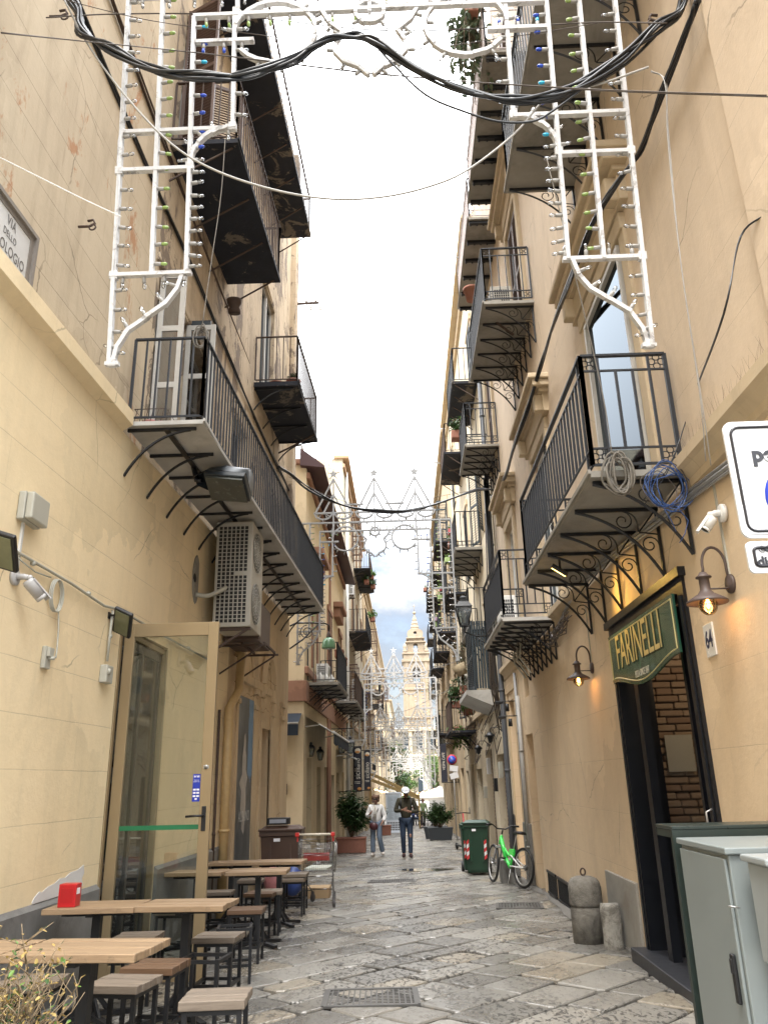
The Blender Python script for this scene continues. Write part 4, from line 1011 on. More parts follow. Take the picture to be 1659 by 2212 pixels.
cable('string', ys([(0, 340), (90, 385), (180, 430), (262, 468)], [4.25]*4), .005, M_plw, 'thin white cord tied to the left leg of the nearest light frame', 'cord')
# rusty wall hooks
def wall_hook(loc, s, label):
    b = MB(); x, y, z = loc; b.tube([(x, y, z), (x+s*.10, y, z), (x+s*.15, y, z+.03), (x+s*.13, y, z+.07), (x+s*.08, y, z+.06)], .012, 6); b.tube([(x+s*.13+.03*math.cos(a), y, z-.01+.03*math.sin(a)) for a in [2*PI*i/10 for i in range(10)]], .008, 5, closed=True)
    solo(b, 'wall_hook', M_rust, loc, label, 'hook')
p = on_l(108, 36, -.02); wall_hook(p, 1, 'rusty iron hook holding the stay wire in the tan wall at upper left')
p = on_l(170, 490, -.02); wall_hook(p, 1, 'small rusty hook alone in the tan wall above the street name plaque')
p = on_x(1445, 45, XR); wall_hook(p, -1, 'rusty iron hook holding the stay wire in the right wall')
# bundle that runs down the right facade
rb = [on_x(u, v, XR-.05) for u, v in ((1505, 0), (1480, 70), (1430, 200), (1385, 320), (1345, 380), (1300, 450), (1265, 520), (1235, 600), (1200, 690), (1165, 800), (1140, 880), (1110, 960), (1090, 1030), (1062, 1075))]
for i in (8, 9): rb[i].x = XR-.31
rb[5].x = rb[6].x = rb[7].x = XR-.30; rb[4].x = XR-.2; rb[10].x = XR-.2
rb2 = [on_x(u, v, x) for (u, v), x in zip(((1505, 0), (1480, 70), (1430, 200), (1385, 320), (1345, 380), (1300, 450), (1265, 520), (1235, 600), (1200, 690), (1165, 800), (1140, 880), (1110, 960), (1090, 1030), (1062, 1075)), [XR-.06]*4+[XR-.15, XR-.28, XR-.30, XR-.30, XR-.22, XR-.12, XR-.24, XR-.30, XR-.2, XR-.1])]
cable('facade_cables', rb2, .012, M_cabl, 'thick black cable run climbing diagonally over the right facade and its window hoods', 'cable', jitter=.022, count=6, seed=8)
rope = [on_x(1403, 150, XR-.1), on_x(1437, 175, XR-.08), on_x(1440, 300, XR-.12), on_x(1470, 560, XR-.2), on_x(1515, 850, XR-.16), on_x(1530, 1000, XR-.12)]
cable('thin_wire', rope, .004, M_cabg, 'thin grey cord hanging straight down the right wall beside the first balcony', 'cord', jitter=.02, count=2)
cable('telephone_wire', [on_x(1659, 455, XR-.02), on_x(1600, 510, XR-.10), on_x(1560, 680, XR-.35), on_y(1500, 850, 5.2), on_y(1450, 1000, 5.35), on_y(1390, 1085, 5.4)], .004, M_cabl, 'black telephone wire slanting from the upper right edge down to the balcony corner', 'wire', jitter=.012, count=2)
# second street cable and third
cable('cable_bundle', ys([(600, 1010), (625, 1022), (670, 1058), (740, 1090), (830, 1105), (900, 1100), (970, 1080), (1030, 1058), (1062, 1060)], [14.5, 15, 15.5, 16, 16, 16, 16, 15.6, 15.3]), .016, M_cabl, 'black cable bundle sagging across the street in front of the complete light frame', 'cable', jitter=.03, count=4, seed=3)
cable('thin_wire', ys([(625, 1030), (720, 1075), (830, 1100), (960, 1070), (1060, 1055)], [15, 15.6, 16, 15.8, 15.3]), .005, M_cabb, 'thin wire running beside the black bundle in front of the complete light frame', 'wire')
for i, (pts, Y, lab) in enumerate(((((688, 1430), (760, 1452), (860, 1465), (950, 1440), (1060, 1405)), 27, 'thin dark wire sagging across the street above the third light frame'), (((760, 1500), (850, 1540), (950, 1500), (1010, 1462)), 33, 'thin dark wire sagging in front of the church base'))):
    cable('thin_wire', ys(pts, Y), .008, M_cabl, lab, 'wire')
# grey cable tails and bundles fixed to walls
lc = [on_l(u, v, .06) for u, v in ((180, 0), (260, 175), (330, 330), (400, 480), (450, 620))]
z0 = 8.12
cable('wall_cables', [(LX(5)-.02, 5.0, 8.35), (LX(7)-.02, 7, 8.2), (LX(9)-.02, 9, 8.12), (LX(11)-.02, 11, 7.95), (LX(13)-.02, 13, 7.8), (LX(15)-.02, 15, 7.75), (LX(16.6), 16.6, 7.7)], .013, M_cabl, 'black cables clipped in a line along the upper left wall behind the light frame', 'cable', jitter=.022, count=4, seed=11)
cable('wall_cables', [(LX(5)-.02, 4.6, 9.3), (LX(7)-.02, 7, 9.0), (LX(9)-.02, 9.4, 8.85), (LX(11)-.02, 12.4, 8.7)], .013, M_rust, 'brown cables along the upper left wall above the black ones', 'cable', jitter=.02, count=3, seed=12)
# coils hung on the balcony fronts
def coil(c, n, rx, rz, r, mat, label, tails=(), seed=0, name='cable_coil', tx=.05, mats=None):
    rn = random.Random(seed); b = MB()
    for k in range(n):
        a0 = rn.uniform(0, 6.28); sx, sz = rx*rn.uniform(.55, 1.05), rz*rn.uniform(.75, 1.05); cx, cz = rn.uniform(-.2, .2)*rx, rn.uniform(-.12, .12)*rz; dy = rn.uniform(-tx, tx)
        pts = []
        for i in range(28):
            a = a0+2*PI*i/28; pts.append((c[0]+cx+math.cos(a)*sx, c[1]+dy+math.sin(a*2+k)*.02, c[2]-rz+(cz+math.sin(a)*sz)+(.12*rz*math.cos(a*3+k))))
        b.mat((k % len(mats)) if mats else 0); b.tube(pts, r, 5, closed=True)
    for t in tails: b.tube([V(*c)+V(*q) for q in t], r, 5)
    return solo(b, name, mats or mat, c, label, 'cable coil')
p = on_y(1330, 985, 5.36)
coil(p, 8, .10, .155, .0085, M_rope, 'hank of frayed grey rope hanging on the end railing of the balcony over the pizzeria', seed=2, name='rope_coil', tx=.035)
p = on_y(1432, 1010, 5.34)
coil(p, 11, .17, .17, .0036, M_blue, 'tangle of blue data cable hanging from the same balcony corner as the grey rope', tails=[[(.05, 0, -.3), (.12, 0, -.42), (.08, 0, -.52), (.04, .02, -.58)], [(-.05, 0, -.3), (.0, 0, -.42), (.02, 0, -.5)]], seed=5, mats=[M_blue, M_blue, M_blue, M_cabb], tx=.05)
p = on_y(436, 705, 7.1)
coil(p, 7, .075, .13, .007, M_rope, 'pale hank of cord hanging on the corner of the long left balcony railing', seed=6, name='rope_coil', tx=.03)
cable('rope', [on_y(487, 300, 7.7), on_y(478, 420, 7.5), on_y(458, 560, 7.3), on_y(438, 700, 7.12)], .006, M_rope, 'braided cord dropping from the sooty balcony to the long balcony corner', 'cord')
cable('rope', [on_y(1180, 340, 5.4), on_y(1290, 800, 5.38), on_y(1322, 985, 5.38)], .005, M_rope, 'grey cord falling from the upper right balcony to the rope hank', 'cord')
# pipes and conduits on the right wall above the lamp
b = MB()
for k, (dz, r) in enumerate(((0, .018), (.035, .014), (-.03, .012))):
    b.tube([on_x(1659, 950, XR-.04)+V(0, 0, dz), on_x(1570, 1010, XR-.04)+V(0, 0, dz), on_x(1500, 1062, XR-.04)+V(0, 0, dz), on_x(1440, 1110, XR-.06)+V(0, 0, dz), on_x(1350, 1180, XR-.06)+V(0, 0, dz), on_x(1250, 1260, XR-.05)+V(0, 0, dz), (XR-.05, 10.8, 3.30)], r, 6)
solo(b, 'conduit_run', M_gal, on_x(1500, 1062, XR), 'grey conduits fixed along the right wall just under the stone ledge and first balcony', 'conduit')
rn = random.Random(31); b = MB()
for k in range(12):
    c = V(XR-.10, 10.2+rn.uniform(-.4, .4), 3.22); b.tube([c+V(rn.uniform(-.08, .05), -.5, rn.uniform(-.05, .1)), c+V(rn.uniform(-.1, .03), -.1, rn.uniform(-.15, .1)), c+V(rn.uniform(-.15, .03), .35, rn.uniform(-.2, .15)), c+V(0, .9, rn.uniform(-.1, .1))], .008, 5)
solo(b, 'cable_tangle', M_cabb, (XR, 10.2, 3.2), 'tangle of dull wires at the wall between the first and second right balconies', 'cable')
b = MB()
for k in range(3):
    b.tube([(XR-.08, 12.0+.4*k, 3.5), (XR-.35, 11.9+.4*k, 3.42), (XR-.42, 11.7+.3*k, 3.1), (XR-.30, 11.5+.3*k, 2.85)], .014, 6)
solo(b, 'cable_tail', M_plas, (XR-.2, 12, 3.4), 'beige flexible conduits dangling under the second right balcony', 'cable')
# ------------------------------------------------------------------ things fixed to the left wall
def LW(y, o=0.0): return LX(y)+o
t = thing('junction_box', (LX(5.36), 5.36, 3.42), 'beige plastic junction box, the largest on the yellow wall, above the security camera', 'junction box')
w = MB(); w.bbox(LX(5.4), LX(5.4)+.055, 5.27, 5.55, 3.28, 3.50, .01); w.bbox(LX(5.4)+.058, LX(5.4)+.115, 5.275, 5.545, 3.285, 3.495, .012); w.build('casing', M_plas, t)
w = MB(); w.box(LX(5.4), LX(5.4)+.018, 5.36, 5.385, 2.86, 3.28); w.build('trunking', M_plw, t)
def sec_camera(o, s, aim, mat, label, r=.045, L=.17, side=0.0, k=1.0):
    t = thing('security_camera', o, label, 'security camera'); x, y, z = o
    b = MB(); M = Matrix.Rotation(R(90*s), 3, 'Y'); b.lathe([(.0, 0), (.062, 0), (.062, .022), (.05, .028), (0, .03)], o, 18, M); b.build('base', mat, t)
    e = V(x+s*.15*k, y+side, z-.01)
    b = MB(); b.tube([(x+s*.02, y, z), (x+s*.10*k, y+side*.5, z-.0), tuple(e)], [.024, .022, .018], 10); b.ball(e, .024, 10); b.build('arm', mat, t)
    d = V(*aim).normalized(); Mr = d.to_track_quat('Z', 'Y').to_matrix(); c = e+V(0, 0, -.035)
    b = MB(); b.lathe([(0, -.02), (r*.8, -.02), (r, 0), (r, L*.8), (r*.96, L*.8), (r*.96, L*.83), (r, L*.83), (r, L), (r*.85, L*1.0), (r*.8, L*.96), (0, L*.95)], c, 18, Mr); b.build('body', mat, t)
    b = MB(); b.lathe([(r*.78, 0), (.0, .004)], c+d*(L*.965), 16, Mr); b.build('lens', M_black, t)
    b = MB(); pts = []
    for k in range(7): a = R(30+120*k/6); pts.append((math.cos(a)*(r+.006), math.sin(a)*(r+.006)))
    ex, ey = Mr @ V(1, 0, 0), Mr @ V(0, 1, 0)
    if ey.z < 0: ex, ey = -ex, -ey
    vs = [c+ex*p[0]+ey*p[1]+d*q for q in (-.01, L+.035) for p in pts]
    b.add(vs, [(i, i+1, 8+i, 7+i) for i in range(6)], True); b.build('sun_hood', mat, t)
    return t
M_camg = simple('camera_grey', (.40, .39, .38), .45, var=.1)
sec_camera((LX(5.36), 5.36, 2.86), 1, (.55, .62, -.75), M_camg, 'grey bullet security camera on the yellow wall under the junction box', .044, .15, k=.8)
sec_camera((XR-.01, 4.90, 3.03), -1, (-.6, .15, -.75), M_plw, 'white security camera on the right wall beside the traffic sign', .036, .085, k=.6)
w = MB(); pts = [(LX(4.4)+.03, 4.4, 3.03), (LX(5.2)+.03, 5.2, 3.035), (LX(6.2)+.03, 6.2, 3.02), (LX(6.9)+.03, 6.9, 2.98), (LX(7.25)+.03, 7.25, 3.02), (LX(8.6)+.03, 8.6, 3.0), (LX(10.5)+.03, 10.5, 3.0)]
w.tube(pts, .0125, 8)
for y in (5.55, 6.55, 8.1, 9.5): w.tube([(LX(y)+.03, y-.012, 3.015), (LX(y)+.03, y+.012, 3.015)], .02, 8)
solo(w, 'conduit', M_plas, (LX(6), 6, 3.0), 'round beige conduit running along the yellow wall between the two floodlights', 'conduit')
w = MB(); w.tube([(LX(7.1)+.03, 7.1, 2.98), (LX(7.08)+.03, 7.08, 2.5)], .013, 8); w.tube([(LX(7.1)+.03, 7.1, 2.72), (LX(7.1)+.03, 7.1, 2.75)], .02, 8); w.bbox(LX(7.1), LX(7.1)+.07, 7.0, 7.16, 2.30, 2.46, .01); w.lathe([(0, 0), (.03, 0), (.03, .015), (0, .02)], (LX(7)+.07, 7.04, 2.40), 12, Matrix.Rotation(R(90), 3, 'Y'))
solo(w, 'switch_box', M_plas, (LX(7.1), 7.1, 2.4), 'beige switch box at the end of a vertical conduit left of the glass door', 'switch box')
def flood(o, label, tilt, yaw):
    t = thing('floodlight', o, label, 'floodlight', 'black floodlights on the yellow wall'); M = Matrix.Translation(o) @ Matrix.Rotation(yaw, 4, 'Z') @ Matrix.Rotation(tilt, 4, 'Y') @ Matrix.Rotation(R(-42), 4, 'X')
    b = MB(); b.bbox(.05, .24, -.15, .15, -.02, .018, .01, M)
    for k in range(7): b.box(.07, .22, -.12+.04*k, -.112+.04*k, .018, .032, M)
    b.build('housing', M_black, t)
    b = MB(); b.box(.072, .218, -.128, .128, -.026, -.019, M); b.build('lens', simple('flood_glass', (.16, .17, .10), .12, var=.2), t)
    b = MB(); b.box(.0, .012, -.05, .05, -.03, .03); b2 = MB(); b2.box(0, .012, -.05, .05, -.03, .03, Matrix.Translation(o)); b2.bar(tuple(V(*o)+V(.01, -.04, 0)), tuple(V(*o)+V(.12, -.05, -.01)), .01, .02); b2.bar(tuple(V(*o)+V(.01, .04, 0)), tuple(V(*o)+V(.12, .05, -.01)), .01, .02); b2.build('mounting_yoke', M_black, t)
flood((LX(4.95), 4.95, 2.98), 'black floodlight cut by the left edge, above the security camera', R(18), 0)
flood((LX(7.1), 7.12, 2.93), 'black floodlight at the top left corner of the glass door', R(26), 0)
w = MB()
for k in range(3): w.tube([(LX(5.95)+.03+.008*k, 5.95+.10*math.cos(a)+.01*k, 2.86+.13*math.sin(a)) for a in [2*PI*i/20 for i in range(20)]], .006, 5, closed=True)
w.tube([(LX(5.3)+.04, 5.2, 3.0), (LX(5.6)+.03, 5.6, 2.96), (LX(5.85)+.03, 5.85, 2.98)], .006, 5)
w.tube([(LX(6)+.03, 6.03, 2.80), (LX(6)+.04, 6.06, 2.6), (LX(6)+.05, 6.05, 2.42), (LX(6)+.07, 6.0, 2.37)], .007, 5)
solo(w, 'cable_coil', M_plas, (LX(6), 5.95, 2.9), 'looped beige cable hanging from the conduit on the yellow wall', 'cable coil')
w = MB(); w.bbox(LX(6), LX(6)+.035, 5.90, 6.0, 2.28, 2.45, .006); w.bbox(LX(6)+.035, LX(6)+.06, 5.91, 5.99, 2.37, 2.44, .004); w.tube([(LX(6)+.03, 5.95, 2.36), (LX(6)+.08, 5.96, 2.36)], .014, 8)
solo(w, 'socket', M_plas, (LX(5.95), 5.95, 2.36), 'small open wall socket with the looped cable plugged in', 'socket')
# glass door of the cafe standing open at a right angle
gd = thing('glass_door', (LX(7.45), 7.45, gz(7.5)), 'tall open glass door in a champagne aluminium frame with a green safety strip and black handle', 'door')
xa, xb, ydr, zb, zt = LX(7.45)+.03, -1.80, 7.49, gz(7.5)+.02, 2.92
w = MB()
for x in (xa+.04, xb-.05): w.bbox(x-.05, x+.05, ydr-.02, ydr+.02, zb, zt, .004)
w.bbox(xa+.09, xb-.10, ydr-.02, ydr+.02, zt-.13, zt, .004); w.bbox(xa+.09, xb-.10, ydr-.02, ydr+.02, zb, zb+.13, .004)
w.build('frame', M_gold, gd)
w = MB(); w.box(xa+.085, xb-.095, ydr-.004, ydr+.004, zb+.125, zt-.125); w.build('pane', M_gdoor, gd)
w = MB(); w.box(xa+.09, xb-.10, ydr-.0055, ydr-.0045, 1.025, 1.065); w.build('safety_strip', simple('green_tape', (.01, .14, .055), .4), gd)
w = MB(); w.bbox(xb-.075, xb-.035, ydr-.03, ydr-.02, 1.01, 1.22, .004); w.tube([(xb-.055, ydr-.02, 1.14), (xb-.055, ydr-.06, 1.14), (xb-.12, ydr-.065, 1.14), (xb-.21, ydr-.065, 1.135)], .011, 6); w.build('handle', M_black, gd)
w = MB(); w.lathe([(.0, .012), (.018, .012), (.02, 0), (.012, .0)], (xb-.055, ydr-.02, 1.56), 12, Matrix.Rotation(R(90), 3, 'X')); w.bbox(xb-.08, xb-.03, ydr-.024, ydr-.02, 1.545, 1.575, .002); w.build('lock', M_gal, gd)
w = MB(); w.box(xb-.175, xb-.105, ydr-.0065, ydr-.0045, 1.26, 1.50); st = w.build('sticker', simple('blue_sticker', (.01, .03, .32), .4), gd)
M_stw = simple('sticker_white', (.75, .75, .78), .5)
text_mesh('nexi', .03, M_stw, frame((xb-.14, ydr-.0075, 1.48), (1, 0, 0), (0, 0, 1)), gd, bold=.001, ext=.0003)
text_mesh('Qui puoi\npagare con', .013, M_stw, frame((xb-.14, ydr-.0075, 1.44), (1, 0, 0), (0, 0, 1)), gd, ext=.0003)
w = MB()
for i in range(3):
    for j in range(2): w.box(xb-.168+.032*j, xb-.143+.032*j, ydr-.008, ydr-.0066, 1.30+.028*i, 1.315+.028*i)
w.box(xb-.150, xb-.130, ydr-.008, ydr-.0066, 1.275, 1.29); w.build('card_symbols', M_stw, st)
# door case in the wall, fridge with bottles inside
w = MB(); w.bbox(LX(7.4)-.16, LX(7.4)+.012, 7.405, 7.46, gz(8)-.1, 2.88, .006); w.bbox(LX(8.8)-.16, LX(8.8)+.004, 8.80, 8.845, gz(8)-.1, 2.88, .006); w.bbox(LX(8)-.16, LX(8)+.0, 7.46, 8.80, 2.82, 2.88, .006); w.build('door_case', M_gold, B1)
w = MB(); w.box(-4.55, LX(7)-.02, 7.21, 7.24, -.6, 3.1); w.box(-4.55, LX(8)-.3, 9.26, 9.29, -.6, 3.1); w.box(-4.58, -4.55, 7.21, 9.29, -.6, 3.1); w.box(-4.55, LX(7.2)-.3, 7.24, 9.26, -.32, -.30); w.build('shop_interior', simple('shop_wall', (.03, .034, .033), .7), B1)
w = MB(); xm_ = LX(8.2)-.055
for y_ in (7.50, 8.16, 8.76): w.box(xm_-.02, xm_+.02, y_-.03, y_+.03, gz(8), 2.82)
for z_ in (gz(8)+.06, 2.78): w.box(xm_-.018, xm_+.018, 7.53, 8.73, z_-.05, z_+.04)
in_ = w.build('inner_frame', simple('dark_bronze', (.06, .055, .045), .4, .3), B1); w = MB(); w.box(xm_-.004, xm_+.004, 7.53, 8.73, gz(8)+.1, 2.74); w.build('pane', glass('inner_glass', (.62, .70, .66), .02, .02), in_)
fr_ = thing('drinks_fridge', (-3.2, 8.3, gz(8)), 'glass fronted drinks fridge with rows of water bottles seen through the glass door', 'fridge')
w = MB(); w.box(-3.75, -2.9, 8.50, 8.54, -.25, 1.3); w.box(-3.75, -3.72, 8.1, 8.5, -.25, 1.3); w.box(-3.75, -2.9, 8.1, 8.5, 1.27, 1.3)
for k in range(5): w.box(-3.72, -2.9, 8.12, 8.5, -.1+.32*k, -.085+.32*k)
w.build('cabinet', simple('fridge_grey', (.25, .27, .27), .4), fr_)
bt = MB(); bt.lathe([(.0, 0), (.036, 0), (.038, .02), (.038, .14), (.03, .18), (.013, .21), (.013, .235), (0, .24)], (0, 0, 0), 10)
M_btl = glass('bottle_plastic', (.45, .62, .62), .08, .15); proto = None
for k in range(4):
    for j in range(9):
        loc = (-3.68+.088*j, 8.15, -.08+.32*k)
        if proto is None: proto = bt.build('water_bottle', M_btl); o = proto
        else: o = proto.copy(); COL.objects.link(o)
        o.location = loc; tag(o, ['clear water bottle on the lowest shelf of the fridge', 'clear water bottle on the second shelf of the fridge', 'clear water bottle on the third shelf of the fridge', 'clear water bottle on the top shelf of the fridge'][k], 'bottle', 'water bottles in the cafe fridge shelf %s' % ['lowest', 'second', 'third', 'top'][k])
# meter hatch in wall (seen through the glass door)
w = MB(); w.bbox(LX(10.8)-.0, LX(10.8)+.02, 10.5, 10.95, 1.55, 2.2, .005); w.bbox(LX(10.8), LX(10.8)+.035, 10.44, 10.5, 1.85, 2.0, .005); w.build('meter_hatch', M_yel, B1)
# air conditioners under the long balcony
def ac_unit(o, W_, H, D, label, s=1, fans=2, rz=0, group=None, mat=None):
    """width along y, depth along x; big fan side faces the street (+x*s)"""
    mat = mat or M_ac; t = thing('air_conditioner', o, label, 'air conditioner', group); x, y, z = o
    b = MB(); b.bbox(x, x+s*D, y, y+W_, z, z+H, .012) if s > 0 else b.bbox(x-D, x, y, y+W_, z, z+H, .012)
    b.build('casing', mat, t)
    b = MB(); xo = x+s*(D+.012)
    for k in range(fans):
        cz = z+H*(k+.5)/fans; cy = y+W_*.42; rr = min(W_*.36, H/fans*.43)
        for q in range(1, 7): b.tube([(xo, cy+math.cos(a)*rr*q/6, cz+math.sin(a)*rr*q/6) for a in [2*PI*i/20 for i in range(20)]], .004, 4, closed=True)
        for q in range(8): a = PI*q/8; b.bar((xo, cy-math.cos(a)*rr, cz-math.sin(a)*rr), (xo, cy+math.cos(a)*rr, cz+math.sin(a)*rr), .006, .006)
    b.build('fan_guard', M_ac, t)
    b = MB()
    for k in range(fans):
        cz = z+H*(k+.5)/fans; cy = y+W_*.42; rr = min(W_*.36, H/fans*.43); b.lathe([(rr*.98, .0), (0, .004)], (x+s*(D+.001), cy, cz), 24, Matrix.Rotation(R(90*s), 3, 'Y'))
    b.build('fan', M_dark, t)
    b = MB(); nx, nz_ = 7, int(H/.058)
    for i in range(nx):
        for j in range(nz_):
            if j == nz_//2 and i > 3: continue
            u0 = .04+(D-.09)*i/nx; b.box(min(x+s*u0, x+s*(u0+(D-.09)/nx*.72)), max(x+s*u0, x+s*(u0+(D-.09)/nx*.72)), y-.0015, y+.004, z+.06+(H-.12)*j/nz_, z+.06+(H-.12)*(j+.8)/nz_)
    b.build('side_grille', M_dark, t)
    b = MB(); b.bar((x-s*.0, y+.05, z-.02), (x+s*D, y+.05, z-.02), .04, .04); b.bar((x+s*.02, y+.05, z-.3), (x+s*D*.9, y+.05, z-.03), .03, .03); b.cut(); b.bar((x, y+W_-.1, z-.02), (x+s*D, y+W_-.1, z-.02), .04, .04); b.each('wall_bracket', M_rust, t)
    return t
ac_unit((-2.50, 10.0, 3.36), .80, 1.46, .50, 'large beige air conditioner with two fans fixed under the long left balcony', 1, 2)
w = MB(); w.bbox(LX(11.5)+.02, LX(11.5)+.55, 11.15, 12.0, 3.35, 3.95, .01); w.build('x', M_brsh) if False else None
t = thing('condenser_cage', (LX(11.5), 11.5, 3.3), 'brown metal caged condenser box just behind the large air conditioner', 'condenser')
w.build('casing', simple('brown_casing', (.10, .07, .055), .6, var=.3), t)
w = MB()
for y in (11.1, 12.05): w.bar((LX(y), y, 3.30), (LX(y)+.66, y, 3.30), .04, .03); w.bar((LX(y), y, 2.9), (LX(y)+.6, y, 3.28), .03, .02)
for x in (.62, .3): w.bar((LX(11.5)+x, 11.1, 3.33), (LX(11.5)+x, 12.05, 3.33), .03, .03)
w.build('support_frame', M_rust, t)
ac_unit((1.95, 10.75, 8.42), .75, .60, .34, 'beige air conditioner standing on the upper right balcony behind its railing', -1, 1)
cable('ac_hose', [(LX(9.7), 9.75, 3.75), (LX(9.7)+.15, 9.8, 3.74), (LX(9.9)+.3, 9.95, 3.85), (LX(10)+.35, 10.1, 3.95)], .03, M_plas, 'white insulated pipe curving from the wall hole to the air conditioner', 'pipe', n=8)
t = MB(); t.lathe([(0, 0), (.13, 0), (.13, .004), (0, .005)], (LX(9.72), 9.72, 3.95), 18, Matrix.Rotation(R(90), 3, 'Y')); t.build('vent_hole', M_dark, B1)
w = MB(); w.lathe([(0, 0), (.22, 0), (.2, .003), (0, .004)], (LX(9.75), 9.75, 3.95), 18, Matrix.Rotation(R(90), 3, 'Y') @ Matrix.Diagonal((1.5, .9, 1))); w.build('cement_patch', M_slab, B1)
# big old street lamp head hanging under the long balcony
sl_ = thing('street_lamp', (LX(8.6)+.5, 8.6, 4.7), 'black hooded street lamp head hanging under the long left balcony', 'street lamp')
M = Matrix.Translation(on_y(452, 1052, 8.1)) @ Matrix.Rotation(R(-22), 4, 'X') @ Matrix.Rotation(R(8), 4, 'Y') @ Matrix.Diagonal((1.12, 1.5, 1.5, 1))
w = MB(); w.bbox(-.02, .40, -.14, .14, .0, .05, .01, M)
prof = []
for k in range(9): a = R(180*k/8); prof.append((math.cos(a)*.14, .05+math.sin(a)*.13))
vs = []
for x, sc in ((-.16, .35), (.0, .85), (.15, 1), (.40, .92)):
    for p in prof: vs.append(M @ V(x, p[0]*sc, .05+(p[1]-.05)*sc))
w.add(vs, [(i*9+k, i*9+k+1, (i+1)*9+k+1, (i+1)*9+k) for i in range(3) for k in range(8)]+[tuple(range(27, 36)), tuple(range(8, -1, -1))], True)
w.build('hood', simple('lamp_hood_blue_grey', (.016, .022, .027), .4, var=.3), sl_)
w = MB(); w.box(.0, .38, -.125, .125, -.02, -.0, M); w.build('lens', simple('dull_lens', (.06, .065, .058), .25, var=.3), sl_)
w = MB(); w.tube([(-2.35, 8.15, 4.88), (-2.30, 8.15, 4.7), M @ V(-.1, 0, .06)], .03, 8); w.build('arm', M_iron, sl_)
# old clay pot fixed under sooty balcony + bits on the balcony floors
def pot(o, r, h, mat, label, plant=None, name='flower_pot', cat='flower pot', group=None, box=None):
    t = thing(name, o, label, cat, group); b = MB()
    if box:
        bx, by = box; b.bbox(o[0]-bx/2, o[0]+bx/2, o[1]-by/2, o[1]+by/2, o[2], o[2]+h, .01); b.bbox(o[0]-bx/2-.015, o[0]+bx/2+.015, o[1]-by/2-.015, o[1]+by/2+.015, o[2]+h-.03, o[2]+h+.004, .005)
    else: b.lathe([(0, 0), (r*.7, 0), (r*.95, h*.8), (r*1.08, h*.82), (r*1.1, h), (r*.95, h), (r*.9, h*.93), (0, h*.93)], o, 16)
    b.build('pot', mat, t)
    if plant: plant(t, V(o[0], o[1], o[2]+h*.9))
    return t
def leafmat(name, a, b_, rough=.45):
    m, n = newmat(name); g = n.nodes.new('ShaderNodeNewGeometry')
    c = mix_(n, g.outputs['Random Per Island'], a, b_)
    d = nd(n, 'ShaderNodeBsdfPrincipled', {'Base Color': c, 'Roughness': rough, 'Specular IOR Level': .4})
    tr = nd(n, 'ShaderNodeBsdfTranslucent', {0: c}); mx = nd(n, 'ShaderNodeMixShader', {0: .22, 1: d.outputs[0], 2: tr.outputs[0]}); out_(n, mx.outputs[0]); return m
M_lf = leafmat('dark_leaf', (.018, .045, .014), (.055, .105, .03)); M_lf2 = leafmat('fresh_leaf', (.06, .13, .025), (.14, .24, .05)); M_dry = leafmat('dry_leaf', (.30, .20, .06), (.46, .34, .12), .6); M_lf3 = leafmat('grey_leaf', (.05, .075, .045), (.11, .14, .08)); M_stem = simple('stem', (.13, .09, .055), .8, var=.3)
def leaf(b, p, d, L, w, rn, droop=.2):
    d = V(*d).normalized(); sd = d.cross(V(rn.uniform(-.4, .4), rn.uniform(-.4, .4), 1)).normalized(); n = sd.cross(d)
    q = [p, p+d*L*.35+sd*w*.5+n*w*.12, p+d*L*.75+sd*w*.36-V(0, 0, droop*L*.4), p+d*L-V(0, 0, droop*L), p+d*L*.75-sd*w*.36-V(0, 0, droop*L*.4), p+d*L*.35-sd*w*.5+n*w*.12]
    b.add(q, [(0, 1, 2, 3), (0, 3, 4, 5)], False)
def bush(par, o, rx, ry, rz, nst, nlf, L, w, mat, seed, up=.4, stems=True, name='foliage', clump=.0, stem_mat=None):
    rn = random.Random(seed); o = V(*o); s = MB(); f = MB()
    for i in range(nst):
        a = rn.uniform(0, 2*PI); e = rn.uniform(.15, 1); q = o+V(math.cos(a)*rx*e*rn.uniform(.3, 1), math.sin(a)*ry*e*rn.uniform(.3, 1), rz*rn.uniform(.45, 1)*(1.15-.35*e))
        m = o.lerp(q, .5)+V(rn.uniform(-.1, .1)*rx, rn.uniform(-.1, .1)*ry, rz*.12); pts = []
        for k in range(6):
            t = k/5; pts.append(o*(1-t)**2+m*2*t*(1-t)+q*t*t)
        s.tube(pts, [.012*(1-.14*k) for k in range(6)] if rz > .5 else [.004]*6, 4)
        for k in range(nlf):
            t = rn.uniform(.3, 1.0)**.8; p = o*(1-t)**2+m*2*t*(1-t)+q*t*t+V(rn.gauss(0, .07)*rx, rn.gauss(0, .07)*ry, rn.gauss(0, .05)*rz)
            a2 = rn.uniform(0, 2*PI); leaf(f, p, (math.cos(a2), math.sin(a2), rn.uniform(-.3, up)), L*rn.uniform(.6, 1.15), w*rn.uniform(.7, 1.1), rn, rn.uniform(.05, .5))
    if stems: s.build('stem', stem_mat or M_stem, par)
    return f.build(name, mat, par)
pot((-1.95, 13.15, 8.51), .13, .22, M_terr, 'terracotta pot with a drying plant on the small far left balcony', lambda t, p: bush(t, p, .14, .14, .22, 10, 10, .06, .03, M_rust if False else M_lf3, 3))
pot((-2.25, 13.05, 8.51), .16, .10, M_terr, 'shallow empty terracotta bowl on the small far left balcony')
w = MB(); w.lathe([(.0, 0), (.09, .0), (.10, .04), (.075, .1), (.11, .16), (.12, .22), (.10, .24), (.0, .24)], (-2.45, 10.2, 8.30), 14, Matrix.Rotation(R(15), 3, 'X')); solo(w, 'hanging_urn', M_rust, (-2.45, 10.2, 8.3), 'rusty brown urn fixed to the wall below the sooty left balcony', 'urn')
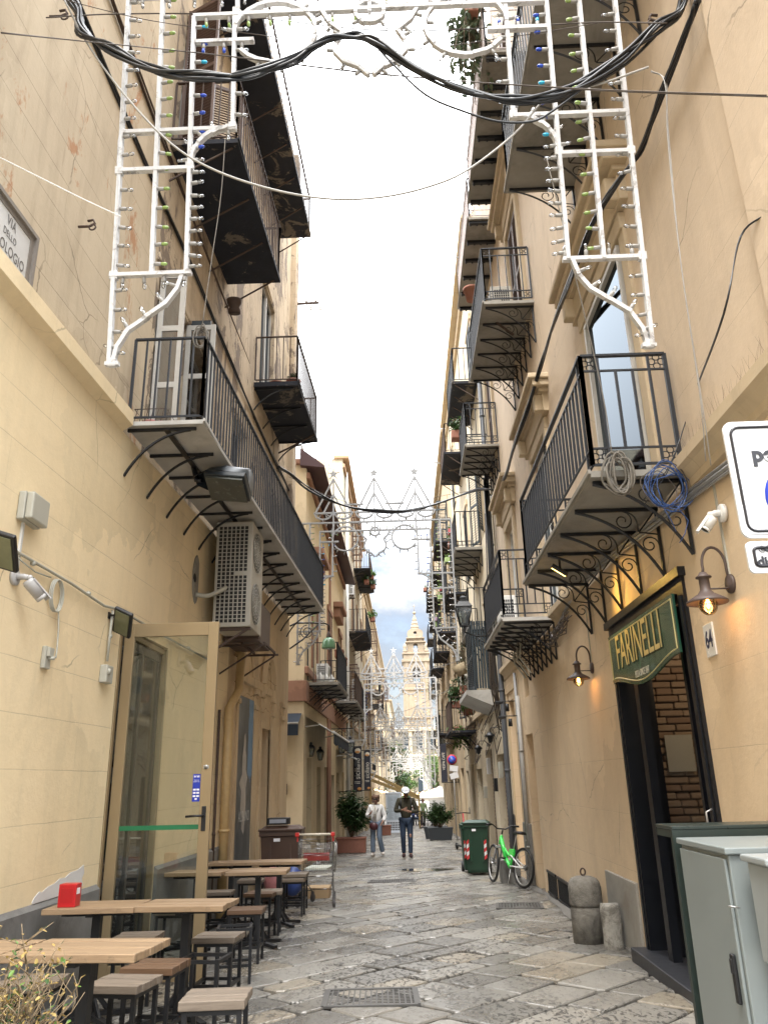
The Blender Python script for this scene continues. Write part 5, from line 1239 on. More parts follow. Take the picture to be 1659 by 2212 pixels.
w = MB(); w.tube([(-2.5, 14.9, 8.0), (-2.1, 14.9, 8.2), (-1.75, 14.9, 8.4)], .02, 6); solo(w, 'iron_strut', M_rust, (-2.5, 14.9, 8.0), 'rusty strut bracing the far end of the small left balcony', 'strut')
t = thing('basket', (LX(7.3)+.18, 7.25, 4.95), 'rusty wire crate with rags on the long left balcony floor', 'crate')
w = MB(); x0, x1, y0, y1 = LX(7.3)+.05, LX(7.3)+.38, 7.12, 7.42
for z in (4.94, 5.10): w.tube([(x0, y0, z), (x1, y0, z), (x1, y1, z), (x0, y1, z)], .006, 5, closed=True)
for i in range(7):
    u = x0+(x1-x0)*i/6; w.tube([(u, y0, 4.94), (u+.03, y0, 5.10)], .004, 4); w.tube([(u, y1, 4.94), (u, y1, 5.10)], .004, 4)
w.build('wire_frame', M_rust, t)
w = MB(); w.ball((LX(7.3)+.17, 7.27, 4.99), .07, 10, (1.5, 1.2, .8)); w.ball((LX(7.3)+.27, 7.3, 5.0), .06, 10, (1.2, 1, .8)); w.build('rags', simple('rags', (.30, .12, .10), .9, var=.6, scale=10), t)
# insulator bracket on the far edge of the left house
t = thing('insulator_bracket', (LX(16.8), 16.7, 9.9), 'iron bracket with four white ceramic insulators sticking out against the sky', 'bracket')
zi = on_y(640, 657, 16.7).z; xi = lambda u: on_y(u, 657, 16.7).x
w = MB(); w.bar((LX(16.7)-.1, 16.7, zi), (xi(690), 16.7, zi+.02), .05, .05)
for u in (664, 684): w.tube([(xi(u), 16.7, zi), (xi(u), 16.7, zi-.22), (xi(u)+.05, 16.7, zi-.27), (xi(u)+.09, 16.7, zi-.22)], .008, 5)
w.build('iron_arm', M_rust, t)
for u, dz, dx in ((662, .06, 0), (682, .06, 0), (664, -.20, .09), (684, -.20, .10)):
    w = MB(); w.lathe([(0, 0), (.028, 0), (.03, .03), (.02, .05), (.03, .06), (.03, .10), (.015, .12), (0, .12)], (xi(u)+dx, 16.7, zi+dz), 10); w.build('insulator', M_plw, t)
# poster of the shop
pt = thing('poster', (LX(12.9), 12.9, 1.4), 'tall dark poster with a pale figure and the word ALBANO', 'poster')
w = MB(); zb_ = gz(13)-.15
m, n = newmat('poster_print'); p = pos_(n); f = noise_(n, mapped(n, p, (1, 1, .6)), 2.2, 6, .6, .8)
c = mix_(n, ramp_(n, f, .42, .66), (.045, .05, .055), (.13, .14, .145)); sz = nd(n, 'ShaderNodeSeparateXYZ', {0: p})
bluem = math_(n, 'MULTIPLY', math_(n, 'GREATER_THAN', math_(n, 'ADD', sz.outputs[1], math_(n, 'MULTIPLY', f, .3)), 13.22), math_(n, 'GREATER_THAN', math_(n, 'ADD', sz.outputs[2], f), 1.95))
c = mix_(n, bluem, c, (.10, .22, .38)); b_ = nd(n, 'ShaderNodeBsdfPrincipled', {'Base Color': c, 'Roughness': .35}); out_(n, b_.outputs[0])
w.add([(LG, y, z) for LG, y, z in ((LX(12.37)-.003, 12.37, zb_), (LX(13.43)-.003, 13.43, zb_), (LX(13.43)-.003, 13.43, 2.74), (LX(12.37)-.003, 12.37, 2.74))], [(0, 1, 2, 3)], False)
w.build('print', m, pt)
w = MB(); rn = random.Random(4); prof = [(-.05, .55), (.12, .45), (.2, .9), (.17, 1.15), (.26, 1.3), (.13, 1.42), (.15, 1.62), (.07, 1.72), (.09, 1.86), (.03, 1.98), (-.05, 1.93), (-.06, 1.78), (-.12, 1.62), (-.1, 1.35), (-.3, 1.22), (-.12, 1.1), (-.16, .85), (-.02, .7)]
w.prism([(a+12.85, c+.2) for a, c in prof], (LX(0)-.001, 0, 0), (.03, 1, 0), (0, 0, 1), .001); w.build('painted_figure', simple('figure_pale', (.40, .37, .33), .5, var=.5, scale=4), pt)
text_mesh('ALBANO', .22, simple('poster_letters', (.6, .6, .58), .5), frame((LX(12.95)+.002, 12.95, .92), EXL, EZ), pt, sx=.72, ext=.0005, sp=1.25)
# ------------------------------------------------------------------ cafe tables and stools
def make_table(label, W_=.66, D=.52):
    t = thing('cafe_table', (0, 0, 0), label, 'table', 'wooden cafe tables in rows along the left wall')
    rn = random.Random(len(bpy.data.objects)); b = MB()
    j = lambda: rn.uniform(-.008, .008)
    n = 10; top = [(-W_/2, -D/2+j())]
    ol = [(-W_/2+W_*i/n, -D/2+j()) for i in range(n+1)]+[(W_/2+j(), -D/2+D*i/4) for i in range(1, 4)]+[(W_/2-W_*i/n, D/2+j()) for i in range(n+1)]+[(-W_/2+j(), D/2-D*i/4) for i in range(1, 4)]
    k = len(ol); vs = []
    for z, s in ((.712, .99), (.716, 1), (.744, 1), (.75, .985)): vs += [(x*s, y*s, z) for x, y in ol]
    b.add(vs, [tuple(range(k-1, -1, -1)), tuple(range(3*k, 4*k))]+[(i*k+a, i*k+(a+1) % k, (i+1)*k+(a+1) % k, (i+1)*k+a) for i in range(3) for a in range(k)], False)
    b = MB(); nb_ = 5                                       # five worn boards with slightly uneven ends and heights
    for i in range(nb_):
        y0_, y1_ = -D/2+D*i/nb_+.0012, -D/2+D*(i+1)/nb_-.0012; dz = rn.uniform(-.0025, .0025); b.bbox(-W_/2+rn.uniform(-.006, .006), W_/2+rn.uniform(-.006, .006), y0_, y1_, .712+dz, .75+dz, .004)
    b.build('table_top', M_wt, t)
    b = MB(); b.box(-.03, .03, -.03, .03, .04, .70); b.bar((-.26, 0, .69), (.26, 0, .69), .05, .03); b.bar((0, -.2, .695), (0, .2, .695), .05, .02)
    b.build('post', M_black, t)
    b = MB()
    for a in range(4):
        c, s = math.cos(R(45+90*a)), math.sin(R(45+90*a)); b.bar((c*.33, s*.33, .018), (0, 0, .05), .05, .03); b.bar((c*.16, s*.16, .04), (0, 0, .22), .02, .03)
    b.build('foot', M_black, t)
    return t
def make_stool(label, h=.47, top=True, mat=None, W_=.34):
    t = thing('stool', (0, 0, 0), label, 'stool', 'square stools around the cafe tables'); a = W_/2
    b = MB(); q = .025
    for x in (-1, 1):
        for y in (-1, 1): b.box(x*(a-.03)-q/2, x*(a-.03)+q/2, y*(a-.03)-q/2, y*(a-.03)+q/2, 0, h-.04)
    for z in (h-.055, .14):
        for s in (-1, 1):
            b.bar((-(a-.043), s*(a-.03), z), ((a-.043), s*(a-.03), z), q*.9, q*.9); b.bar((s*(a-.03), -(a-.043), z), (s*(a-.03), (a-.043), z), q*.9, q*.9)
    b.build('leg_frame', M_black, t)
    if top:
        b = MB(); rs_ = random.Random(int(h*100)+len(bpy.data.objects))
        for i in range(5):
            dz = rs_.uniform(-.0025, .0025); b.bbox(-a+rs_.uniform(-.003, .003), a+rs_.uniform(-.003, .003), -a+2*a*i/5+.0012, -a+2*a*(i+1)/5-.0012, h-.042, h+dz, .004)
        b.build('seat', mat or M_ws, t)
    return t
def put(root, x, y, rz=0, z=None, rx=0): return finish(root, (x, y, gz(y) if z is None else z), R(rz), rx=-math.atan(SLOPE)+rx)
tabs = [(-1.66, 4.42, -4, 'sunlit wooden table nearest the camera, outer end of the first row', .68), (-2.36, 4.46, -3, 'wooden table against the left wall in the nearest row, behind the bare shrub', .68),
        (-1.66, 6.32, -3, 'wooden table at the outer end of the second row, right of the red napkin box', .66), (-2.32, 6.30, 2, 'wooden table against the wall in the second row, carrying the red napkin box', .66),
        (-1.68, 9.35, 3, 'wooden table at the outer end of the third row, past the glass door', .66), (-2.36, 9.33, -2, 'wooden table at the wall in the third row, seen through the glass door', .66),
        (-1.68, 10.85, -2, 'farthest wooden table at the outer end, beside the shopping trolley', .66), (-2.3, 10.85, 1, 'farthest wooden table against the wall, beside the ochre drainpipe', .6)]
for i, (x, y, rz, lab, wd) in enumerate(tabs):
    tb = make_table(lab, wd, .50); put(tb, x, y, rz)
    if i == 0:
        tb.scale = (1, 1.0, 1)
sto = [(-1.05, 4.70, 4, 'grey wooden stool standing alone in the foreground at the bottom of the photo', 0, 1), (-1.70, 5.12, -8, 'grey planked stool pulled out behind the first table', 0, 1), (-1.66, 5.62, -5, 'brown varnished stool behind the first row of tables', 1, 1),
       (-2.28, 5.18, -4, 'pale stool by the wall behind the bare shrub', 0, 1), (-2.18, 6.85, 3, 'pale stool at the foot of the glass door', 0, 1), (-1.52, 6.78, -3, 'stool with a light seat just behind the second row table', 0, 1),
       (-1.46, 6.10, -6, 'bare black stool frame without a seat beside the second row table', 0, 0), (-1.62, 8.45, 2, 'dark brown stool at the near side of the third row', 1, 1), (-2.35, 8.50, 0, 'stool by the wall at the near side of the third row', 0, 1),
       (-2.30, 10.20, 2, 'stool by the wall between the third and last rows', 0, 1), (-1.70, 10.15, 5, 'grey stool between the third and last rows, on the street side', 0, 1), (-1.75, 9.95, -4, 'brown stool pushed close to the grey one between the last two rows', 1, 1),
       (-1.62, 11.75, 0, 'last stool of the row, in front of the shopping trolley', 0, 1), (-1.55, 7.55, 10, 'bare black stool frame without a seat outside the glass door', 0, 0), (-2.2, 11.7, 3, 'stool near the wall beyond the last table', 0, 1)]
for x, y, rz, lab, br, top in sto: put(make_stool(lab, mat=M_wsb if br else M_ws, top=bool(top)), x, y, rz)
st2 = make_stool('grey seat stacked on top of the last stool by the trolley', h=.47, mat=M_ws); finish(st2, (-1.60, 11.85, gz(11.8)+.055), 0)
nb = thing('napkin_box', (-2.50, 6.20, gz(6.22)+.752), 'small red metal napkin box standing on the second row table', 'napkin box')
w = MB(); X, Y, Z = nb.location; w.bbox(X-.065, X+.065, Y-.05, Y+.05, Z, Z+.155, .006); w.build('casing', simple('red_enamel', (.42, .012, .015), .3, var=.15, scale=3), nb)
w = MB(); w.box(X-.045, X+.045, Y-.0515, Y-.0505, Z+.03, Z+.125); w.build('front_panel', simple('red_panel', (.36, .01, .012), .35), nb)
w = MB(); w.box(X+.0655, X+.0665, Y-.04, Y+.02, Z+.085, Z+.125); w.build('price_sticker', M_stw, nb)
# bare shrub at the lower left
sh = thing('shrub', (-1.55, 3.15, gz(3.15)), 'half bare shrub with dry yellow leaves at the bottom left corner', 'shrub')
w = MB(); w.lathe([(0, 0), (.22, 0), (.27, .28), (.29, .30), (.27, .30), (.25, .26), (0, .26)], (-1.62, 3.2, gz(3.2)), 20); w.build('pot', M_terr, sh)
rn = random.Random(12); s_ = MB(); f1, f2, f3 = MB(), MB(), MB(); o0 = V(-1.56, 3.2, gz(3.2)+.25)
for i in range(100):
    a = rn.uniform(0, 2*PI); sp_ = rn.uniform(.05, .36); q = o0+V(math.cos(a)*sp_*1.15, math.sin(a)*sp_*.8, rn.uniform(.36, .68)*(1.1-sp_*.8)); pts = [o0+V(math.cos(a)*.03, math.sin(a)*.03, 0)]
    for k in range(1, 7): t = k/6; pts.append(o0.lerp(q, t)+V(rn.uniform(-.02, .02), rn.uniform(-.02, .02), .05*math.sin(t*PI)))
    s_.tube(pts, [.005*(1-.12*k) for k in range(7)], 4)
    for k in range(7):
        j = rn.randint(2, 6); b0 = pts[j]; d = V(rn.uniform(-1, 1), rn.uniform(-1, 1), rn.uniform(.3, 1.4)).normalized(); L = rn.uniform(.05, .14); e = b0+d*L
        s_.tube([b0, (b0+e)/2+V(rn.uniform(-.01, .01), 0, 0), e], [.0026, .002, .0015], 3)
        for m_ in range(rn.randint(1, 4)):
            ff = f1 if rn.random() < .55 else (f2 if e.z < o0.z+.33 or rn.random() < .4 else f3); leaf(ff, b0.lerp(e, rn.uniform(.4, 1)), (rn.uniform(-1, 1), rn.uniform(-1, 1), rn.uniform(-.3, 1)), rn.uniform(.018, .032), rn.uniform(.010, .016), rn, .2)
s_.build('stem', simple('pale_twig', (.23, .17, .10), .8, var=.3), sh); f1.build('foliage', M_dry, sh); f2.build('foliage', M_lf2, sh); f3.build('foliage', M_lf, sh)

# ------------------------------------------------------------------ bins, trolley, bicycle, bollard
def wheelie_bin(label, body, wdt, dep, h, stripes=False):
    t = thing('wheelie_bin', (0, 0, 0), label, 'bin'); b = MB()
    def ring(z, s, off=0): return [(-wdt/2*s, -dep/2*s+off, z), (wdt/2*s, -dep/2*s+off, z), (wdt/2*s, dep/2*s, z), (-wdt/2*s, dep/2*s, z)]
    vs = ring(.05, .80, .03)+ring(.10, .84, .02)+ring(h*.86, .98)+ring(h*.87, 1.06)+ring(h*.93, 1.06)
    b.add(vs, [(3, 2, 1, 0)]+[(i*4+k, i*4+(k+1) % 4, (i+1)*4+(k+1) % 4, (i+1)*4+k) for i in range(4) for k in range(4)]+[(16, 17, 18, 19)], False)
    for k in (-.25, .25): b.bbox(wdt*k-.02, wdt*k+.02, -dep/2*.96, -dep/2*.9, h*.25, h*.84, .005)
    b.build('body', body, t)
    b = MB(); b.bbox(-wdt/2*1.1, wdt/2*1.1, -dep/2*1.14, dep/2*1.02, h*.93, h*.965, .012)
    vs = []
    for z, s in ((h*.965, .98), (h*1.0, .80)): vs += [(-wdt/2*s, -dep/2*s, z), (wdt/2*s, -dep/2*s, z), (wdt/2*s, dep/2*s, z), (-wdt/2*s, dep/2*s, z)]
    b.add(vs, [(0, 1, 5, 4), (1, 2, 6, 5), (2, 3, 7, 6), (3, 0, 4, 7), (4, 5, 6, 7)], False); b.build('lid', body, t)
    b = MB(); b.tube([(-wdt*.42, dep/2*1.04, h*.93), (-wdt*.42, dep/2*1.22, h*.95), (wdt*.42, dep/2*1.22, h*.95), (wdt*.42, dep/2*1.04, h*.93)], .014, 6); b.build('handle', body, t)
    for s in (-1, 1): b = MB(); b.lathe([(0, -.03), (.10, -.03), (.105, -.02), (.105, .02), (.10, .03), (.05, .03), (.04, .02), (0, .02)], (s*wdt*.44, dep/2*.9, .10), 18, Matrix.Rotation(R(90), 3, 'Y')); b.build('wheel', M_black, t)
    if stripes:
        for sx in (-1, 1):
            b = MB()
            for k in range(5):
                z0_, z1_ = h*.30+.07*k, h*.30+.07*(k+1); b.mat(k % 2); xo = sx*wdt*.36; b.add([(xo-.026, -dep/2*.97-.03, z0_-.02), (xo+.026, -dep/2*.97-.03, z0_+.02), (xo+.026, -dep/2*.97-.031, z1_+.02), (xo-.026, -dep/2*.97-.031, z1_-.02)], [(0, 1, 2, 3)], False)
            b.build('reflective_strip', [simple('strip_red', (.45, .03, .03), .4), simple('strip_white', (.6, .6, .6), .4)], t)
    b = MB(); b.box(-wdt*.16, wdt*.0, -dep/2*1.0-.022, -dep/2*1.0-.021, h*.80, h*.84); b.build('label', M_stw, t)
    return t
M_gbin = simple('green_bin', (.008, .036, .018), .42, var=.2, scale=4); M_bbin = simple('brown_bin', (.075, .042, .028), .5, var=.25, scale=5, dirt=(.14, .11, .08))
p = on_g(1036, 1892); gb_ = wheelie_bin('green wheelie bin with red and white reflective strips near the bicycle', M_gbin, .50, .62, 1.05, True); put(gb_, p.x+.02, p.y+.33, -9)
gb2 = wheelie_bin('second green bin hidden just behind the striped one', M_gbin, .46, .58, 1.0, True); put(gb2, p.x-.05, p.y+.95, 0)
bb_ = wheelie_bin('big brown wheelie bin behind the last cafe table at the corner', M_bbin, .62, .72, 1.12); put(bb_, -2.02, 13.3, 3)
t = thing('crate', (-2.05, 13.1, gz(13.1)+1.14), 'black food tray with a white label lying on the brown bin lid', 'tray')
w = MB(); X, Y, Z = t.location; w.bbox(X-.17, X+.17, Y-.12, Y+.12, Z, Z+.10, .01); w.build('tray', M_black, t); w = MB(); w.box(X-.13, X+.13, Y-.1215, Y-.1205, Z+.025, Z+.08); w.build('label', simple('grey_label', (.30, .32, .36), .4), t)
t = thing('carton', (-1.6, 14.0, gz(14)), 'flattened brown cardboard box on the ground behind the trolley', 'box'); w = MB(); X, Y, Z = t.location
w.bbox(X-.25, X+.28, Y-.2, Y+.2, Z, Z+.16, .004); w.build('cardboard', simple('cardboard', (.36, .25, .14), .85, var=.15), t); w = MB(); w.box(X-.02, X+.05, Y-.2015, Y-.2005, Z, Z+.16); w.build('tape', simple('tape', (.28, .19, .10), .4), t)
t = thing('bag', (-2.0, 12.7, gz(12.7)), 'blue and white rubbish bag with red print by the brown bin', 'bag'); w = MB(); w.ball((-1.75, 12.6, gz(12.6)+.36), .17, 12, (1.0, .8, 1.2)); w.build('bag_body', simple('blue_bag', (.03, .06, .22), .4, var=.9, scale=6), t)
w = MB(); w.ball((-2.02, 12.62, gz(12.6)+.38), .16, 12, (1, .8, 1.25)); t2 = thing('bag', (-2.02, 12.62, gz(12.6)), 'white rubbish bag with a red patch under the last table', 'bag'); w.build('bag_body', simple('white_red_bag', (.5, .2, .2), .5, var=.95, scale=3), t2)
# shopping trolley seen from behind
tr = thing('shopping_trolley', (0, 0, 0), 'chrome shopping trolley with red handle ends and a red flap beside the cafe stools', 'shopping trolley')
w = MB(); hw = .27
def topw(u): return hw-.05*u                      # u 0 (handle end) .. 1 (front)
C_ = lambda x, u, z: (x, .0+.78*u, z)
for z, k in ((.93, 1), (.72, .93), (.50, .86)):
    w.tube([C_(-hw*k, 0, z), C_(-(hw-.05)*k, 1, z-.08), C_((hw-.05)*k, 1, z-.08), C_(hw*k, 0, z)], .0045, 5, closed=True)
def side(x, n):
    for i in range(n): u = i/(n-1); w.tube([C_(x*(hw-.05*u), u, .93-.08*u), C_(x*(hw-.05*u)*.86, u, .50-.08*u)], .002, 3)
side(-1, 17); side(1, 17)
for i in range(15): x = -1+2*i/14; w.tube([C_(x*(hw-.05), 1, .85), C_(x*(hw-.05)*.86, 1, .42), C_(x*hw*.86, 0, .50)], .002, 3); w.tube([C_(x*hw*.72, .02, .86), C_(x*hw*.8, .04, .50)], .002, 3)
for z in (.86, .80, .70, .60): w.tube([C_(-hw*.78, .03, z), C_(hw*.78, .03, z)], .0035, 4)
w.build('basket', M_chr, tr)
w = MB()
for s in (-1, 1):
    w.tube([(s*hw, -.08, 1.0), (s*hw, 0, .93), (s*hw*.95, .02, .45), (s*hw, .0, .14)], .011, 6); w.tube([(s*hw, 0, .44), (s*(hw-.08), .35, .30), (s*(hw-.1), .74, .15)], .010, 6); w.tube([(s*hw*.95, .02, .22), (s*(hw-.1), .74, .17)], .008, 6)
w.tube([(-hw*.95, .02, .42), (hw*.95, .02, .42)], .008, 6); w.tube([(-(hw-.1), .74, .18), ((hw-.1), .74, .18)], .008, 6); w.build('chassis', M_chr, tr)
w = MB(); w.tube([(-hw+.03, -.085, 1.0), (hw-.03, -.085, 1.0)], .016, 8); hd = w.build('handle', simple('cream_plastic', (.60, .55, .44), .4), tr)
w = MB()
for s in (-1, 1): w.bbox(s*hw-.03, s*hw+.03, -.11, -.06, .97, 1.03, .01); w.bbox(s*hw-.012, s*hw+.012, -.08, -.04, .90, .98, .004)
w.build('handle_end', simple('trolley_red', (.50, .03, .025), .35), hd)
w = MB(); w.bbox(-hw*.72, hw*.72, .05, .06, .63, .74, .004); w.build('flap', simple('flap_red', (.36, .045, .035), .45), tr)
w = MB(); w.bbox(-hw*.7, hw*.6, .1, .7, .49, .53, .01); w.build('flyers', simple('flyers', (.5, .52, .45), .6, var=.7, scale=9), tr)
for s in (-1, 1):
    for y, xx in ((-.0, hw), (.74, hw-.1)):
        w = MB(); M = Matrix.Rotation(R(20*s), 3, 'Z') @ Matrix.Rotation(R(90), 3, 'Y'); w.lathe([(0, -.014), (.058, -.014), (.062, -.008), (.062, .008), (.058, .014), (0, .014)], (s*xx, y+.03, .062), 16, M); w.bbox(s*xx-.022, s*xx+.022, y-.01, y+.04, .06, .15, .008); w.build('wheel', simple('grey_wheel', (.09, .085, .085), .6), tr)
p = on_g(690, 1962); put(tr, -1.40, 12.55, -3)
# bicycle
bk = thing('bicycle', (0, 0, 0), 'bright green and white mountain bicycle leaning by the wall pipes', 'bicycle')
M_grn = simple('bike_green', (.05, .62, .09), .3, var=.08, coat=.5); M_whf = simple('bike_white', (.7, .7, .7), .35)
WR = .325; fy = 1.02
def wheel(yc, rot, name='wheel'):
    M = Matrix.Translation((0, yc, WR)) @ Matrix.Rotation(rot, 4, 'Z')
    b = MB(); b.tube([M @ V(0, math.cos(a)*(WR-.022), math.sin(a)*(WR-.022)) for a in [2*PI*i/40 for i in range(40)]], .022, 8, closed=True); wh = b.build('wheel', M_black, bk)
    b = MB(); b.tube([M @ V(0, math.cos(a)*(WR-.05), math.sin(a)*(WR-.05)) for a in [2*PI*i/40 for i in range(40)]], .010, 6, closed=True); b.build('rim', M_gal, wh)
    b = MB()
    for k in range(28): a = 2*PI*k/28; b.tube([M @ V(.02*(-1)**k, math.cos(a+.3)*.02, math.sin(a+.3)*.02), M @ V(0, math.cos(a)*(WR-.055), math.sin(a)*(WR-.055))], .0012, 3)
    b.tube([M @ V(-.05, 0, 0), M @ V(.05, 0, 0)], .018, 8); b.build('spokes', M_gal, wh)
st_r = R(-14)
wheel(0, 0); wheel(fy, st_r)
HT, HB = V(0, fy-.28, .83), V(0, fy-.21, .66); BB = V(0, .43, .30); STp = V(0, .30, .62)
w = MB(); w.tube([HT-V(0, 0, .02), HB], .026, 10); w.tube([HB.lerp(HT, .7), V(0, .58, .42)], [.034, .042], 8); w.tube([V(0, .58, .42), BB], [.042, .03], 8); w.tube([HB.lerp(HT, .3), V(0, .5, .50), V(0, .44, .48)], .022, 8); w.tube([BB, V(0, .36, .52)], .022, 8); w.bbox(-.02, .02, .30, .46, .48, .60, .01); w.build('frame', M_grn, bk)
w = MB()
for s in (-1, 1): w.tube([V(s*.02, .42, .32), V(s*.05, 0, WR)], .012, 6); w.tube([V(s*.02, .40, .50), V(s*.05, 0, WR)], .011, 6)
w.build('rear_triangle', M_whf, bk)
w = MB(); Mf = Matrix.Translation((0, fy-.21, 0)) @ Matrix.Rotation(st_r, 4, 'Z') @ Matrix.Translation((0, -(fy-.21), 0))
for s in (-1, 1): w.tube([Mf @ V(s*.055, fy-.19, .60), Mf @ V(s*.055, fy, WR)], [.020, .014], 8)
w.bbox(-.075, .075, fy-.23, fy-.16, .59, .63, .01, Mf); w.build('fork', simple('fork_grey', (.35, .35, .36), .35, .4), bk)
w = MB(); w.tube([HT, HT+V(0, -.03, .07)], .014, 8); hbp = [Mf @ q for q in (V(-.31, fy-.38, .98), V(-.18, fy-.33, .985), V(-.08, fy-.31, .92), V(.08, fy-.31, .92), V(.18, fy-.33, .985), V(.31, fy-.38, .98))]; w.tube(hbp, .012, 8); hb_ = w.build('handlebar', M_black, bk)
for a, b2 in ((hbp[0], hbp[1]), (hbp[5], hbp[4])): w = MB(); w.tube([a, a.lerp(b2, .85)], .018, 8); w.tube([a.lerp(b2, .9)+V(0, .02, -.01), a.lerp(b2, .2)+V(0, .07, -.03)], .006, 5); w.build('grip', M_black, hb_)
w = MB(); w.tube([V(0, .34, .56), V(0, .23, .86)], .013, 8); sp2 = w.build('seat_post', M_gal, bk)
w = MB(); vs = []
for y, hwid, z in ((.02, .07, .89), (.08, .085, .90), (.20, .05, .895), (.32, .02, .885)): vs += [(-hwid, y, z-.04), (-hwid*.8, y, z), (0, y, z+.008), (hwid*.8, y, z), (hwid, y, z-.04)]
w.add(vs, [(i*5+k, i*5+k+1, (i+1)*5+k+1, (i+1)*5+k) for i in range(3) for k in range(4)]+[(4, 3, 2, 1, 0), (15, 16, 17, 18, 19), (0, 5, 10, 15, 19, 14, 9, 4)], True); w.build('saddle', M_black, bk)
w = MB(); w.lathe([(0, -.004), (.085, -.004), (.088, 0), (.085, .004), (0, .004)], BB+V(.05, 0, 0), 22, Matrix.Rotation(R(90), 3, 'Y')); w.lathe([(0, -.012), (.045, -.012), (.045, .012), (0, .012)], (.045, 0, WR), 16, Matrix.Rotation(R(90), 3, 'Y')); w.tube([BB+V(.05, 0, .085), V(.045, 0, WR+.045)], .003, 4); w.tube([BB+V(.05, 0, -.085), V(.045, 0, WR-.045)], .003, 4)
w.tube([BB+V(-.06, 0, 0), BB+V(-.065, .08, .14)], .008, 6); w.tube([BB+V(.06, 0, 0), BB+V(.065, -.08, -.14)], .008, 6); ck_ = w.build('chain_set', simple('dark_steel', (.08, .08, .08), .35, .6), bk)
for q in (V(-.11, .51, .44), V(.11, .35, .16)): w = MB(); w.bbox(q.x-.045, q.x+.045, q.y-.035, q.y+.035, q.z-.012, q.z+.012, .005); w.build('pedal', M_black, ck_)
w = MB(); w.tube([V(-.05, .34, .28), V(-.14, .28, .02)], .007, 6); w.build('kickstand', M_gal, bk)
pf, pr_ = on_g(1073, 1914), on_g(1131, 1918)
ang = math.atan2(-(pf.x-pr_.x), .92)
finish(bk, (pr_.x-.02, pr_.y-.1, gz(pr_.y)), ang, 0, R(6))
p = on_g(1095, 1912); w = MB(); w.bbox(p.x-.05, p.x+.30, p.y+.3, p.y+.7, gz(p.y)-.05, gz(p.y)+.38, .01); solo(w, 'stone_block', M_grey, (p.x+.12, p.y+.5, gz(p.y)), 'grey stone block at the wall behind the bicycle', 'stone block')
# bollard and stone stub
t = thing('bollard', (1.86, 9.16, gz(9.1)), 'squat round stone bollard with a domed cap and iron ring', 'bollard'); X, Y, Z = t.location
M_bol = simple('bollard_stone', (.19, .178, .155), .9, var=.55, scale=14, bump=1.0, dirt=(.075, .07, .06), dirtp=(.46, .60, .75))
w = MB(); w.lathe([(0, -.05), (.163, -.05), (.167, .30), (.163, .33), (.157, .337), (.157, .35)], (X, Y, Z), 36); w.build('shaft', M_bol, t)
w = MB(); w.lathe([(.157, .345), (.170, .353), (.173, .375), (.172, .52), (.162, .575), (.135, .61), (.08, .63), (0, .635)], (X, Y, Z), 36); w.build('cap', M_bol, t)
w = MB(); w.tube([(X+.0+.026*math.cos(a), Y, Z+.672+.034*math.sin(a)) for a in [2*PI*i/14 for i in range(14)]], .009, 6, closed=True); w.lathe([(.02, .625), (.018, .645), (0, .65)], (X, Y, Z), 10); w.build('ring', M_rust, t)
t = thing('stone_stub', (2.02, 8.78, gz(8.8)), 'rough pale stone stub leaning between the bollard and the marble plinth', 'stone'); X, Y, Z = t.location
rn = random.Random(17); w = MB(); vs = []; K = 14
for z, s in ((-.05, 1), (.1, 1.0), (.22, .99), (.33, .97), (.385, .93), (.405, .8)):
    for k in range(K): a = 2*PI*k/K; rr = .098*s*(1/max(abs(math.cos(a)), abs(math.sin(a))))**.55*(1+rn.uniform(-.09, .06)); vs.append((X+math.cos(a)*rr, Y+math.sin(a)*rr, Z+z+rn.uniform(-.02, .012)))
w.add(vs, [(i*K+k, i*K+(k+1) % K, (i+1)*K+(k+1) % K, (i+1)*K+k) for i in range(5) for k in range(K)]+[tuple(range(5*K, 6*K))], True); w.build('block', simple('pale_stone', (.33, .315, .28), .9, var=.55, scale=18, bump=1.0, dirt=(.10, .09, .075), dirtp=(.46, .58, .8)), t)
w = MB(); w.bbox(2.10, 2.17, 9.75, 9.95, gz(9.9)+.18, gz(9.9)+.48, .008); w.bbox(2.08, 2.12, 9.6, 9.72, gz(9.9)+.3, gz(9.9)+.42, .008); w.bbox(2.06, 2.1, 9.98, 10.05, gz(9.9)+.3, gz(9.9)+.5, .008); solo(w, 'gas_meter', M_iron, (2.14, 9.85, gz(9.9)+.2), 'black iron box on the wall behind the bollard', 'meter box')
